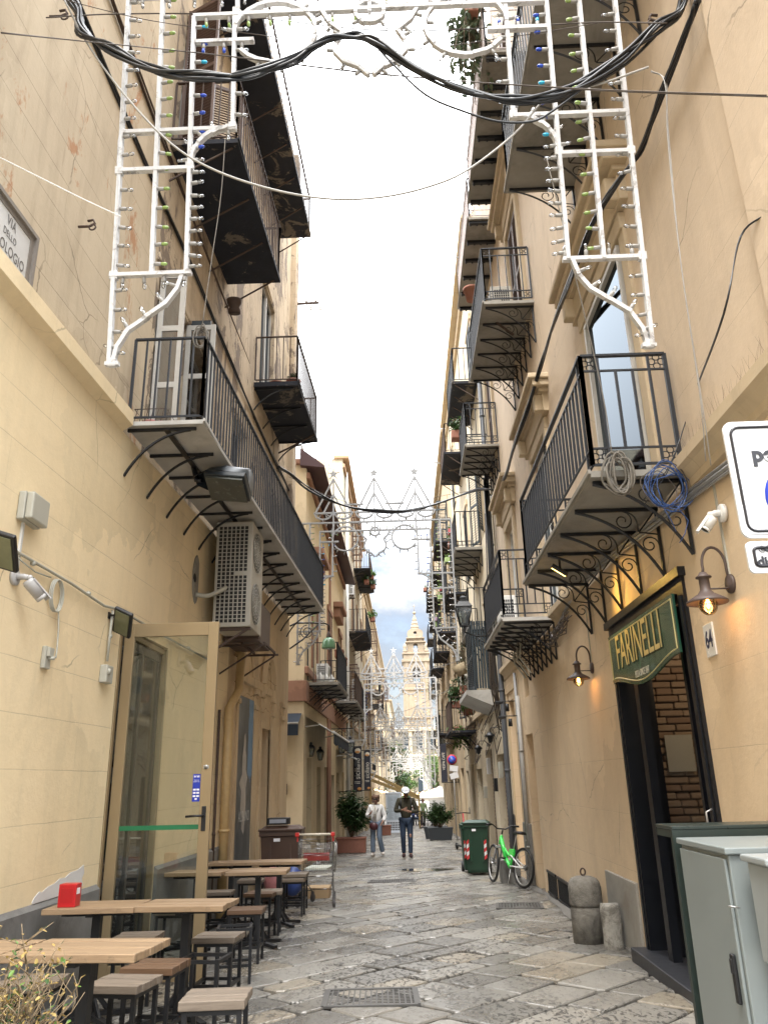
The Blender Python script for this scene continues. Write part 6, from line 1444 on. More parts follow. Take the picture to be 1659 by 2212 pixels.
# cabinets and counter by the door
M_cab = simple('cabinet_grey', (.195, .222, .222), .38, var=.10, scale=3, dirt=(.13, .125, .11), dirtp=(.56, .66, .55)); M_cab2 = simple('cabinet_pale', (.27, .295, .30), .4, var=.08, scale=3)
def cabinet(x0, x1, y0, y1, h, mat, label, name='electrical_cabinet'):
    t = thing(name, ((x0+x1)/2, (y0+y1)/2, gz(y0)), label, 'utility cabinet'); z0_ = gz(y1)-.05
    w = MB(); w.bbox(x0, x1, y0, y1, z0_, h, .008); w.build('casing', mat, t)
    w = MB(); w.bbox(x0-.02, x1, y0-.02, y1+.015, h, h+.03, .006); w.build('lid', mat, t)
    w = MB(); w.bbox(x0-.016, x0-.0005, y0+.02, y1-.015, z0_+.05, h-.02, .005); dd = w.build('door', mat, t)
    w = MB(); w.bbox(x0-.035, x0-.016, y0+.05, y0+.085, h-.62, h-.42, .006); w.bbox(x0-.04, x0-.03, y0+.055, y0+.08, h-.50, h-.44, .003); w.build('handle', M_black, dd)
    w = MB()
    for k in range(7): w.box(x0+.10, x1-.18, y0-.006, y0-.0005, h-.12-.022*k, h-.110-.022*k)
    w.build('vent', M_iron, t)
    w = MB(); w.tube([(x0-.02, y0+.03, h-.22), (x0-.03, y0-.01, h-.215), (x0+.01, y0-.02, h-.22)], .004, 5); w.build('latch', M_gal, t)
    return t
cabinet(1.48, 2.12, 3.95, 4.60, 1.04, M_cab, 'grey steel electrical cabinet with a black handle under the green counter')
t = thing('electrical_cabinet', (1.8, 3.7, .85), 'paler small cabinet cut off by the right edge of the photo', 'utility cabinet'); w = MB(); w.bbox(1.52, 2.05, 3.62, 3.85, .62, 1.02, .01); w.build('casing', M_cab2, t); w = MB(); w.bbox(1.50, 2.07, 3.60, 3.87, 1.02, 1.05, .008); w.build('lid', M_cab2, t)
w = MB(); w.bbox(1.56, 2.0, 3.605, 3.619, .66, .98, .004); w.build('door', M_cab2, t); w = MB(); w.box(1.7, 1.74, 3.66, 3.72, gz(3.7)-.05, .62); w.build('leg', M_gal, t)
t = thing('counter', (1.9, 4.6, gz(4.6)), 'dark green metal frame counter built over the electrical cabinets', 'counter')
M_grf = simple('green_black_paint', (.016, .026, .022), .45, var=.25)
w = MB(); w.bbox(1.46, 2.16, 4.66, 4.95, 1.105, 1.125, .004); w.build('top', simple('counter_top', (.022, .032, .029), .3, var=.2), t)
w = MB(); w.bar((1.46, 4.68, 1.085), (2.16, 4.68, 1.085), .035, .04); w.bar((1.48, 4.70, 1.084), (1.48, 4.95, 1.084), .035, .04); w.build('rail', M_grf, t)
for x, y in ((1.48, 4.68), (2.13, 4.68)): w = MB(); w.box(x-.02, x+.02, y-.02, y+.02, gz(y)-.05, 1.066); w.build('leg', M_grf, t)
# traffic signs on a pole outside the frame on the right
ts = thing('traffic_sign', (1.6, 2.75, 2.2), 'white pedestrian area traffic sign cut by the right edge of the photo', 'traffic sign')
M_sgw = simple('sign_sheet', (.60, .60, .60), .35, var=.08, scale=3, dirt=(.42, .42, .42)); M_sgb = simple('sign_black', (.015, .015, .02), .4)
SY = 2.75; p0, p1, p2, p3_ = on_y(1566, 915, SY), on_y(1590, 1165, SY), on_y(1607, 1172, SY), on_y(1616, 1240, SY)
def plate(x0, x1, z0_, z1_, y, par, r=.035):
    w = MB(); pts = []
    for cx, cz, a0 in ((x1-r, z1_-r, 0), (x0+r, z1_-r, 90), (x0+r, z0_+r, 180), (x1-r, z0_+r, 270)):
        for k in range(5): a = R(a0+90*k/4); pts.append((cx+math.cos(a)*r, cz+math.sin(a)*r))
    w.prism(pts, (0, y, 0), (1, 0, 0), (0, 0, 1), .012); o = w.build('plate', M_sgw, par)
    w = MB(); cx, cz = (x0+x1)/2, (z0_+z1_)/2; q = [((a-cx)*(1-.05/(x1-x0))+cx, y-.014, (c-cz)*(1-.05/(z1_-z0_))+cz) for a, c in pts]; w.tube(q, .006, 4, closed=True, sm=False); w.build('border', M_sgb, par); return o
xL = (p0.x+p1.x)/2; xK = (p2.x+p3_.x)/2; plate(xL, xL+.60, p1.z, p0.z, SY, ts); plate(xK, xK+.54, p3_.z, p2.z, SY, ts, .02)
A_ = on_y(1622, 1000, SY); Bz = on_y(1634, 1186, SY); Cz = on_y(1632, 1216, SY)
text_mesh('pedonale', .085, M_sgb, frame((A_.x, SY-.014, on_y(1640, 985, SY).z), (1, 0, 0), (0, 0, 1)), ts, bold=.003, align='LEFT')
text_mesh('eccetto', .046, M_sgb, frame((Bz.x, SY-.014, Bz.z), (1, 0, 0), (0, 0, 1)), ts, bold=.0015, align='LEFT'); text_mesh('disabili', .050, M_sgb, frame((Cz.x, SY-.014, Cz.z), (1, 0, 0), (0, 0, 1)), ts, bold=.0015, align='LEFT')
D_ = on_y(1652, 1080, SY); w = MB(); w.lathe([(.0, 0), (.15, 0), (.15, .003), (0, .004)], (D_.x+.145, SY-.013, D_.z), 30, Matrix.Rotation(R(90), 3, 'X')); w.build('blue_disc', simple('sign_blue', (.01, .035, .35), .35), ts)
w = MB(); w.tube([(xL+.30, SY+.045, gz(2.75)), (xL+.30, SY+.045, p0.z+.1)], .025, 10); w.build('post', M_gal, ts)
w = MB(); w.bbox(xL+.012, xL+.59, SY-.0145, SY-.0125, p1.z+.012, p1.z+.13, .0005); w.build('faded_patch', simple('faded', (.45, .45, .46), .35, var=.2), ts)
# drain covers
def grate(c, wx, wy, rz, label, name='drain_cover'):
    t = thing(name, (c[0], c[1], gz(c[1])+.002), label, 'drain cover'); b = MB(); fr_ = MB()
    for s in (-1, 1): fr_.bar((-wx/2, s*wy/2, 0), (wx/2, s*wy/2, 0), .045, .016); fr_.bar((s*wx/2, -wy/2, 0), (s*wx/2, wy/2, 0), .045, .0165)
    n = int(wx/.042); m_ = int(wy/.05)
    b.mat(1); b.box(-wx/2, wx/2, -wy/2, wy/2, -.03, -.012); b.mat(0)
    for i in range(1, n): b.bar((-wx/2+wx*i/n, -wy/2, -.004), (-wx/2+wx*i/n, wy/2, -.004), .012, .012)
    for i in range(1, m_): b.bar((-wx/2, -wy/2+wy*i/m_, -.0045), (wx/2, -wy/2+wy*i/m_, -.0045), .012, .011)
    o1 = b.build('grid', [M_dgr, M_dark], t); o2 = fr_.build('rim', M_dgr, t)
    for o in (o1, o2): o.data.transform(Matrix.Translation(t.location))
    t.rotation_euler = (-math.atan(SLOPE), 0, R(rz)); return t
M_dgr = simple('cast_iron_grey', (.085, .082, .077), .5, .2, var=.3)
grate((-.33, 6.88), .70, .55, 2, 'square cast iron drain cover in the foreground paving')
grate((1.55, 12.3), .62, .6, -6, 'cast iron drain cover by the right wall beyond the bollard')
grate((-.35, 16.5), .9, .5, 0, 'long drain cover in the middle of the street before the two walkers')
# puddle and small litter
b = MB(); pts = [(-.0+.62*math.cos(a)*(1+.2*math.sin(3*a)), 19.0+.42*math.sin(a)*(1+.15*math.cos(2*a+1))) for a in [2*PI*i/24 for i in range(24)]]
b.add([(x+.35, y, gz(y)+.006) for x, y in pts], [tuple(range(24))], False); o = b.build('puddle', simple('wet_film', (.02, .02, .02), .04, var=.05)); tag(o, kind='structure')
for (u, v), lab in zip(((1170, 1950), (1383, 2050), (1290, 2037)), ('scrap of white paper litter near the cellar grilles', 'cigarette butt on the paving by the doorstep', 'scrap of white paper at the foot of the bollard')):
    p = on_g(u, v); b = MB(); b.bbox(p.x-.02, p.x+.02, p.y-.012, p.y+.012, p.z+.003, p.z+.012, .003); solo(b, 'litter', M_plw, p, lab, 'litter')
# ------------------------------------------------------------------ people
def skin_mesh(name, V3, E, rad, mat, parent, sub=2, root=0):
    me = bpy.data.meshes.new(name); me.from_pydata([tuple(v) for v in V3], E, [])
    o = bpy.data.objects.new(name, me); COL.objects.link(o)
    sk = o.modifiers.new('s', 'SKIN'); sk.use_smooth_shade = True
    ly = me.skin_vertices[0] if len(me.skin_vertices) else None
    if ly is None:
        bm = bmesh.new(); bm.from_mesh(me); bm.verts.layers.skin.verify(); bm.to_mesh(me); bm.free(); ly = me.skin_vertices[0]
    for i, r in enumerate(rad):
        d = ly.data[i]; d.radius = (r, r) if not isinstance(r, tuple) else r; d.use_root = (i == root)
    ss = o.modifiers.new('u', 'SUBSURF'); ss.levels = sub; ss.render_levels = sub
    bpy.context.view_layer.update()
    m2 = bpy.data.meshes.new_from_object(o.evaluated_get(bpy.context.evaluated_depsgraph_get()))
    bpy.data.objects.remove(o); m2.name = name; m2.materials.clear(); m2.materials.append(mat)
    for p in m2.polygons: p.use_smooth = True
    r = bpy.data.objects.new(name, m2); COL.objects.link(r); r.parent = parent; return r
M_skin = simple('skin', (.30, .16, .11), .55, var=.08); M_hairb = simple('brown_hair', (.12, .06, .035), .7, var=.4, scale=40); M_jean = simple('blue_jeans', (.02, .036, .07), .8, var=.35, scale=9); M_jean2 = simple('pale_jeans', (.13, .17, .23), .8, var=.2, scale=9)
M_olive = simple('olive_sweater', (.035, .031, .018), .9, var=.2, scale=30); M_jackw = simple('white_jacket', (.72, .71, .70), .8, var=.12, scale=9)
def person(label, J, build):
    """J: joints in metres, figure faces -y, feet at z = 0"""
    t = thing('person', (0, 0, 0), label, 'person'); b = build; Vs, Es, Rs = [], [], []
    def n(p, r): Vs.append(V(*p)); Rs.append(r); return len(Vs)-1
    def chain(ids):
        for a, c in zip(ids, ids[1:]): Es.append((a, c))
    pel = n(J['pelvis'], .085*b); ch = n(J['chest'], .085*b); nk0 = n(J['neck'], .055); nk1 = n(J['head0'], .05); hd1 = n(J['head'], .088); hd2 = n(J['crown'], .070)
    chain([pel, ch, nk0, nk1, hd1, hd2])
    for s in ('L', 'R'):
        sh_ = n(J['sh'+s], .048*b); el = n(J['el'+s], .036*b); wr = n(J['wr'+s], .024*b); pa = n(J['pa'+s], .030); chain([ch, sh_, el, wr, pa])
        d = (V(*J['pa'+s])-V(*J['wr'+s])).normalized(); side = V(*J['fside'+s]).normalized() if 'fside'+s in J else d.cross(V(0, -1, 0)).normalized(); nn = d.cross(side)
        for k, L in ((-1.5, .055), (-.5, .068), (.5, .064), (1.5, .05)):
            a = n(V(*J['pa'+s])+side*.012*k+d*.03, .009); c = n(V(*J['pa'+s])+side*.015*k+d*(.03+L*.55)+nn*.008, .0085); e = n(V(*J['pa'+s])+side*.015*k+d*(.03+L*.8)+nn*.03, .0075); chain([pa, a, c, e])
        a = n(V(*J['wr'+s]).lerp(V(*J['pa'+s]), .6)-side*.03, .011); c = n(V(*J['wr'+s])+d*.06-side*.045+nn*.015, .009); chain([pa, a, c])
        hp = n(J['hp'+s], .082*b); kn = n(J['kn'+s], .052*b); an = n(J['an'+s], .036); to = n(J['to'+s], .032); chain([pel, hp, kn, an, to])
    body = skin_mesh('body', Vs, Es, Rs, M_skin, t)
    return t
def sleeve_top(t, J, mat, k=1.2, name='sweater', long=1.0, hem=0.0):
    Vs, Es, Rs = [], [], []
    def n(p, r): Vs.append(V(*p)); Rs.append(r); return len(Vs)-1
    pel = n(V(*J['pelvis'])+V(0, 0, hem), (.135*k)); mid = n(V(*J['pelvis']).lerp(V(*J['chest']), .55), (.135*k)); ch = n(J['chest'], (.148*k)); nk = n(V(*J['neck'])-V(0, 0, .01), .068*k)
    Es += [(pel, mid), (mid, ch), (ch, nk)]
    for s in ('L', 'R'):
        sh_ = n(J['sh'+s], .070*k); m1 = n(V(*J['sh'+s]).lerp(V(*J['el'+s]), .5), .058*k); el = n(J['el'+s], .055*k); wr = n(V(*J['el'+s]).lerp(V(*J['wr'+s]), .93), .042*k); Es += [(ch, sh_), (sh_, m1), (m1, el), (el, wr)]
    o = skin_mesh(name, Vs, Es, Rs, mat, t, root=0)
    for v in o.data.vertices:
        if abs(v.co.x) < .22 and v.co.y > -.2: v.co.y *= .86
    return o
def trousers(t, J, mat, k=1.0, flare=1.0, name='jeans'):
    Vs, Es, Rs = [], [], []
    def n(p, r): Vs.append(V(*p)); Rs.append(r); return len(Vs)-1
    pel = n(V(*J['pelvis'])+V(0, 0, .03), (.125*k))
    for s in ('L', 'R'):
        hp = n(J['hp'+s], .112*k); th = n(V(*J['hp'+s]).lerp(V(*J['kn'+s]), .5), .085*k); kn = n(J['kn'+s], .066*k*(.5+.5*flare)); ca = n(V(*J['kn'+s]).lerp(V(*J['an'+s]), .5), .060*k*flare); an = n(V(*J['kn'+s]).lerp(V(*J['an'+s]), 1.02), .054*k*flare); Es += [(pel, hp), (hp, th), (th, kn), (kn, ca), (ca, an)]
    return skin_mesh(name, Vs, Es, Rs, mat, t, root=0)
def shoes(t, J, mat):
    for s in ('L', 'R'):
        a, c = V(*J['an'+s]), V(*J['to'+s]); d = (c-a); d.z = 0; d.normalize()
        skin_mesh('shoe', [a-d*.05+V(0, 0, -.045), a+d*.02+V(0, 0, -.03), a+d*.10+V(0, 0, -.045), a+d*.175+V(0, 0, -.055)], [(0, 1), (1, 2), (2, 3)], [.052, .056, .050, .038], mat, t, sub=1, root=1)
def face(t, c, d, up, eye=True):
    d = V(*d).normalized(); up = V(*up).normalized(); r = d.cross(up)
    for s in (-1, 1): b = MB(); b.ball(c+d*.078+r*s*.030+up*.012, .009, 8); o = b.build('eye', M_black, t)
    b = MB(); b.ball(c+d*.088-up*.018, .016, 8, (.8, 1, 1.4)); b.build('nose', M_skin, t)
    b = MB(); b.ball(c+d*.078-up*.055, .018, 8, (1.2, .4, .35)); b.build('mouth', simple('lips', (.33, .12, .10), .5), t)
    for s in (-1, 1): b = MB(); b.ball(c+r*s*.075-up*.005, .022, 8, (.4, .7, 1.2)); b.build('ear', M_skin, t)
# the man: walking towards the camera, head bowed, hands together at the chest
J = dict(pelvis=(0, 0, .95), chest=(0, .0, 1.32), neck=(0, -.01, 1.47), head0=(0, -.035, 1.53), head=(0, -.07, 1.60), crown=(0, -.075, 1.68),
         shL=(-.195, .0, 1.41), elL=(-.285, -.05, 1.14), wrL=(-.10, -.27, 1.17), paL=(-.035, -.32, 1.20), shR=(.195, .0, 1.41), elR=(.30, -.04, 1.12), wrR=(.10, -.28, 1.12), paR=(.02, -.32, 1.15),
         hpL=(-.09, 0, .90), knL=(-.10, -.06, .50), anL=(-.085, .06, .09), toL=(-.10, -.09, .035), hpR=(.09, 0, .90), knR=(.09, -.10, .50), anR=(.085, -.12, .09), toR=(.10, -.27, .035), fsideL=(0, .2, 1), fsideR=(0, .3, 1))
man = person('man in an olive sweater, torn blue jeans and a white cap walking with bowed head', J, 1.0)
sleeve_top(man, J, M_olive, 1.14, hem=-.07); trousers(man, J, M_jean, 1.12)
shoes(man, J, simple('dark_red_shoe', (.05, .02, .022), .6))
face(man, V(0, -.07, 1.60), (0, -.85, -.45), (0, -.45, .85))
w = MB(); w.ball((0, -.072, 1.655), .118, 18, (1, 1.08, .80), Matrix.Rotation(R(25), 3, 'X')); w.build('cap', simple('white_cap', (.60, .62, .66), .8, var=.15), man)
w = MB(); vs = [V(0, -.13, 1.655)+V(math.cos(R(a))*.095, -math.sin(R(a))*.13, -math.sin(R(a))*.055) for a in range(0, 181, 15)]; w.add([*vs, *[q-V(0, 0, .008) for q in vs]], [tuple(range(13)), tuple(range(25, 12, -1))]+[(i, i+1, 14+i, 13+i) for i in range(12)], False); w.build('peak', simple('white_cap', (.6, .6, .6), .8), man)
w = MB(); w.ball((0, -.125, 1.54), .068, 12, (1, .7, 1.15)); w.build('beard', M_hairb, man)
for s in (-1, 1): w = MB(); w.tube([(s*.13, .10, 1.38), (s*.13, .02, 1.475), (s*.135, -.09, 1.42), (s*.14, -.135, 1.28), (s*.15, -.06, 1.16)], .017, 6); w.build('backpack_strap', M_black, man)
w = MB(); w.bbox(-.15, .15, .09, .24, 1.05, 1.44, .05); w.build('backpack', M_black, man)
w = MB(); w.ball((.092, -.155, .53), .038, 10, (.9, .5, 1.4)); w.build('torn_knee', M_skin, man)
put(man, on_g(880, 1850).x, on_g(880, 1852).y-.0, 3)
man.scale = (1.06, 1.06, 1.06)
# the woman: white jacket, flared jeans, phone in front, red crossbody bag
J = dict(pelvis=(0, 0, .88), chest=(0, .0, 1.20), neck=(0, -.005, 1.34), head0=(0, -.02, 1.40), head=(0, -.035, 1.475), crown=(0, -.03, 1.55),
         shL=(-.165, .0, 1.28), elL=(-.25, -.03, 1.03), wrL=(-.16, -.22, 1.10), paL=(-.11, -.27, 1.14), shR=(.165, .0, 1.28), elR=(.255, .0, 1.02), wrR=(.20, -.14, .90), paR=(.18, -.18, .86),
         hpL=(-.085, 0, .84), knL=(-.095, -.03, .46), anL=(-.095, -.02, .09), toL=(-.12, -.17, .035), hpR=(.085, 0, .84), knR=(.10, -.10, .47), anR=(.17, .02, .11), toR=(.20, -.12, .045), fsideL=(0, .3, 1), fsideR=(0, .3, 1))
wom = person('woman in a white jacket and pale flared jeans with a dark red shoulder bag', J, .9)
sleeve_top(wom, J, M_jackw, 1.2, 'jacket', hem=-.06); trousers(wom, J, M_jean2, .98, 1.3)
shoes(wom, J, simple('pale_shoe', (.55, .5, .46), .6)); face(wom, V(0, -.035, 1.475), (0, -1, -.1), (0, -.1, 1))
w = MB(); rn = random.Random(2)
for k in range(34):
    a = rn.uniform(0, 2*PI); h = rn.uniform(-.10, .09); 
    if math.sin(a) < -.55 and h < .03: continue
    w.ball((math.cos(a)*.085, -.02+math.sin(a)*.085, 1.50+h), rn.uniform(.03, .045), 7)
w.ball((0, -.01, 1.53), .098, 14, (1, 1, .85)); w.build('hair', M_hairb, wom)
w = MB(); w.bbox(-.065, .065, -.128, -.112, 1.472, 1.50, .006); w.build('sunglasses', M_black, wom)
w = MB(); w.ball((-.05, -.16, .78), .12, 14, (1.05, .5, .85), Matrix.Rotation(R(15), 3, 'Y')); w.build('shoulder_bag', simple('wine_leather', (.07, .018, .022), .4, var=.2), wom)
w = MB(); w.tube([(.14, -.0, 1.34), (.06, -.13, 1.2), (-.08, -.18, .98), (-.09, -.17, .86)], .008, 6); w.build('bag_strap', M_black, wom)
w = MB(); w.tube([(-.02, -.12, 1.33), (.02, -.155, 1.18), (.0, -.17, 1.0)], .02, 6); w.tube([(-.05, -.12, 1.33), (-.05, -.16, 1.15), (-.02, -.17, .95)], .02, 6); w.build('scarf', simple('cream_scarf', (.55, .52, .46), .9, var=.2), wom)
put(wom, on_g(811, 1852).x+.02, on_g(811, 1850).y, -4); wom.scale = (1.04, 1.04, 1.04)
# far diner / waiter
J = dict(pelvis=(0, 0, .92), chest=(0, -.02, 1.26), neck=(0, -.03, 1.42), head0=(0, -.05, 1.48), head=(0, -.07, 1.555), crown=(0, -.07, 1.63), shL=(-.18, 0, 1.36), elL=(-.27, -.08, 1.12), wrL=(-.30, -.30, 1.22), paL=(-.31, -.36, 1.25), shR=(.18, 0, 1.36), elR=(.24, .02, 1.08), wrR=(.22, -.14, .9), paR=(.21, -.17, .86),
         hpL=(-.09, 0, .86), knL=(-.1, -.05, .48), anL=(-.1, .02, .09), toL=(-.1, -.12, .035), hpR=(.09, 0, .86), knR=(.1, .0, .48), anR=(.1, .12, .09), toR=(.12, -.02, .035))
far = person('small distant person in a green top standing by the restaurant tables', J, 1.0); sleeve_top(far, J, simple('green_top', (.16, .22, .11), .9), 1.0, 'top', hem=-.08); trousers(far, J, simple('dark_trousers', (.04, .03, .03), .9), .9)
w = MB(); w.ball((0, -.055, 1.60), .092, 12); w.build('hair', M_hairb, far)
put(far, .95, 52, 10)
for i, (x, lab) in enumerate(((.35, 'distant seated diner in blue at the left end of the restaurant tables'), (.65, 'distant seated diner in navy beside the standing person'))):
    J2 = dict(pelvis=(0, 0, .5), chest=(0, -.02, .84), neck=(0, -.03, 1.0), head0=(0, -.05, 1.06), head=(0, -.06, 1.14), crown=(0, -.06, 1.21), shL=(-.18, 0, .94), elL=(-.24, -.1, .72), wrL=(-.16, -.32, .78), paL=(-.14, -.37, .79), shR=(.18, 0, .94), elR=(.24, -.1, .72), wrR=(.16, -.32, .78), paR=(.14, -.37, .79), hpL=(-.09, -.05, .5), knL=(-.1, -.45, .52), anL=(-.1, -.45, .09), toL=(-.1, -.58, .035), hpR=(.09, -.05, .5), knR=(.1, -.45, .52), anR=(.1, -.45, .09), toR=(.1, -.58, .035))
    d_ = person(lab, J2, 1.0); sleeve_top(d_, J2, simple('navy_top%d' % i, (.03, .05, .14), .9), 1.0, 'top'); trousers(d_, J2, M_jean, .9); w = MB(); w.ball((0, -.045, 1.18), .09, 12); w.build('hair', M_hairb, d_); put(d_, x, 54+i*.6, 60-90*i)

# ------------------------------------------------------------------ planters, menu board, scooter
t = thing('planter', (-1.80, 26.1, gz(26.1)), 'rectangular terracotta planter with a tall leafy shrub left of the woman', 'planter'); X, Y, Z = t.location
w = MB(); w.bbox(X-.46, X+.46, Y-.2, Y+.2, Z+.02, Z+.46, .01); w.bbox(X-.48, X+.48, Y-.22, Y+.22, Z+.41, Z+.465, .01); w.box(X-.46, X-.4, Y-.15, Y+.15, Z-.02, Z+.02); w.build('pot', M_terr, t)
bush(t, (X, Y, Z+.42), .80, .5, 1.36, 34, 62, .17, .062, M_lf, 21, up=.5)
for i, (x, y) in enumerate(((1.28, 33.6), (1.15, 35.2))):
    t = thing('planter', (x, y, gz(y)), ['black trough planter with a dense green shrub right of the man', 'second black planter just behind the one right of the man'][i], 'planter'); X, Y, Z = t.location
    w = MB(); vs = []
    for z, s in ((.0, .86), (.44, 1), (.48, 1.03), (.48, .93)): vs += [(X-.5*s, Y-.25*s, Z+z), (X+.5*s, Y-.25*s, Z+z), (X+.5*s, Y+.25*s, Z+z), (X-.5*s, Y+.25*s, Z+z)]
    w.add(vs, [(i_*4+k, i_*4+(k+1) % 4, (i_+1)*4+(k+1) % 4, (i_+1)*4+k) for i_ in range(3) for k in range(4)]+[(12, 13, 14, 15)], False); w.build('pot', simple('black_planter', (.022, .026, .03), .5), t)
    bush(t, (X, Y, Z+.42), .78, .5, 1.0, 30, 62, .12, .045, M_lf, 40+i, up=.7)
t = thing('planter', (-1.2, 40.5, gz(40.5)), 'small terracotta planter with a dark plant between the woman and the menu board', 'planter'); X, Y, Z = t.location
w = MB(); w.bbox(X-.35, X+.35, Y-.2, Y+.2, Z, Z+.45, .01); w.bbox(X-.37, X+.37, Y-.22, Y+.22, Z+.4, Z+.455, .01); w.build('pot', M_terr, t); bush(t, (X, Y, Z+.4), .4, .3, .9, 14, 30, .14, .06, M_lf, 55)
t = thing('menu_board', (-.74, 43.5, gz(43.5)), 'tall white restaurant menu board standing between the two walkers', 'menu board'); X, Y, Z = t.location
w = MB(); w.bbox(X-.42, X+.42, Y-.03, Y+.03, Z+.02, Z+1.95, .01); w.bbox(X-.45, X+.45, Y-.05, Y+.05, Z+1.9, Z+1.99, .01); w.bbox(X-.45, X+.45, Y-.15, Y+.15, Z, Z+.05, .01); w.build('board', simple('board_white', (.62, .66, .72), .5, var=.05), t)
w = MB(); w.box(X-.34, X+.34, Y-.034, Y-.031, Z+.62, Z+1.84); w.build('menu_sheet', simple('menu_print', (.46, .52, .58), .5, var=.25, scale=22), t)
w = MB()
for k in range(4):
    for j in range(9): w.box(X-.36+.083*j, X-.36+.083*j+.055, Y-.036, Y-.032, Z+.12+.11*k, Z+.19+.11*k)
w.build('picture_panel', simple('dish_pictures', (.05, .045, .05), .5, var=.8, scale=8), t)
w = MB()
for k in range(18):
    w.box(X-.28, X-.02-.05*(k % 3), Y-.0365, Y-.0355, Z+.68+.06*k, Z+.695+.06*k); w.box(X+.04, X+.28-.05*(k % 4), Y-.0365, Y-.0355, Z+.68+.06*k, Z+.695+.06*k)
w.build('menu_lines', simple('menu_ink', (.22, .25, .28), .6), t)
# red e-scooter by the right wall
t = thing('kick_scooter', (0, 0, 0), 'red electric kick scooter parked behind the green bin', 'scooter'); M_rsc = simple('scooter_red', (.42, .03, .035), .4)
w = MB(); w.bbox(-.08, .08, .1, .85, .10, .15, .02); w.build('deck', M_black, t); w = MB(); w.tube([(0, .02, .18), (0, .10, 1.08)], .026, 8); w.tube([(0, .02, .2), (0, .2, .13)], .03, 8); w.build('stem', M_rsc, t)
w = MB(); w.tube([(-.24, .07, 1.08), (0, .10, 1.10), (.24, .07, 1.08)], .015, 8); w.build('handlebar', M_black, t)
for y in (0, .9): w = MB(); w.lathe([(0, -.025), (.09, -.025), (.105, 0), (.09, .025), (0, .025)], (0, y, .105), 18, Matrix.Rotation(R(90), 3, 'Y')); w.build('wheel', M_black, t)
w = MB(); w.bbox(-.06, .06, -.09, -.02, .15, .25, .02); w.build('mudguard', M_rsc, t)
put(t, on_g(1003, 1832).x-.05, on_g(1003, 1838).y, 15)
# ------------------------------------------------------------------ houses farther along the street
M_orange = plaster('orange_trim', (.44, .30, .19), (.40, .27, .17), (.28, .19, .13), streak=.4)
M_fy = plaster('far_yellow', (.62, .51, .34), (.58, .47, .31), (.40, .32, .21), streak=.4)
M_fo = plaster('far_ochre', (.56, .44, .29), (.51, .40, .26), (.34, .26, .17), streak=.5)
def far_house(name, label, s, X, y0, y1, z1, mat, floors, trim, pitch=2.9, ww=1.0, wh=2.2, shut=M_brsh, seed=0, bal=(), ground=True, depth=6, glassm=None, cat='house', doors=None, rows=3):
    rn = random.Random(seed); t = thing(name, (X, y0, 0), label, cat, 'houses along the far part of the street')
    xf = lambda y: X; holes = []; wins = []
    n = max(1, int((y1-y0-.6)/pitch)); st = (y1-y0)/n
    for z in floors:
        for i in range(n):
            c = y0+st*(i+.5); h = (c-ww/2, c+ww/2, z+.05, min(z1-.3, z+wh), .16)
            holes.append(h); wins.append(h)
    gd_ = []
    if ground:
        g = y0+.7
        while g < y1-1.2:
            wd = rn.choice((1.0, 1.3, 1.8)); h = (g, min(g+wd, y1-.3), -6, gz(g)+rn.uniform(2.3, 2.7), .22); gd_.append(h); holes.append(h); g += wd+rn.uniform(.7, 1.4)
    w = MB(); wallgrid(w, xf, s, y0, y1, gz(y1)-.5, z1, holes, depth=depth); w.build('wall', mat, t)
    w = MB(); core(w, X-s*.45, X-s*(depth-.1), y0+.1, y1-.1, gz(y1)-.4, z1-.1); w.build('inner_rooms', M_dark, t)
    w = MB()
    for z in floors[:1]+[z1-.12]: w.cut(); w.bbox(min(X, X+s*.10), max(X, X+s*.10), y0-.01, y1+.01, z-.30, z-.12, .02)
    w.cut(); w.bbox(min(X-s*.4, X+s*.28), max(X-s*.4, X+s*.28), y0-.1, y1+.02, z1-.02, z1+.14, .03)
    w.each('cornice', trim, t)
    w = MB()
    for h in wins:
        for a, c in ((h[0]-.14, h[0]), (h[1], h[1]+.14)): w.box(min(X-s*.01, X+s*.04), max(X-s*.01, X+s*.04), a, c, h[2], h[3])
        w.box(min(X-s*.01, X+s*.07), max(X-s*.01, X+s*.07), h[0]-.18, h[1]+.18, h[3], h[3]+.18); w.cut()
    w.each('window_surround', trim, t)
    for k, h in enumerate(wins):
        if h[3]-h[2] < .6: continue
        window(t, X, s, h[0]+.02, h[1]-.02, h[2]+.02, h[3]-.02, M_frm, glassm or M_glass, rows=2, dep=.13)
        if rn.random() < .75: shutter_pair(t, X, s, h[0]+.02, h[1]-.02, h[2]+.04, h[3]-.03, shut, R(rn.choice((0, 0, 100, 160))), .035, slat=.07)
    for k, h in enumerate(gd_):
        w = MB(); w.box(min(X-s*.21, X-s*.17), max(X-s*.21, X-s*.17), h[0], h[1], gz(h[1])-.3, h[3])
        z = gz(h[1])
        while z < h[3]-.05: w.bar((X-s*.165, h[0]+.03, z), (X-s*.165, h[1]-.03, z), .012, .05); z += .09
        w.build('door', rn.choice((M_shut, M_brsh, M_iron, M_frm, M_dark)), t)
    for b_ in bal:
        ya, yb, z, d, sm, nb, sty = b_[:7]
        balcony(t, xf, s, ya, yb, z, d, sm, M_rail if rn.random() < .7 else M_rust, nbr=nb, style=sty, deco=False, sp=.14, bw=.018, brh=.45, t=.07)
    return t
HA = far_house('corner_house', 'yellow corner house with terracotta bands and a maroon eave on the left past the alley', 1, -2.45, 19.2, 32.0, 9.55, M_fy, [4.25], M_terra, pitch=3.4, ww=1.15, wh=2.5, seed=1,
    bal=((19.7, 22.9, 3.72, .80, M_slab, 4, 'scroll'), (27.0, 31.2, 3.95, .80, M_slab, 4, 'scroll')))
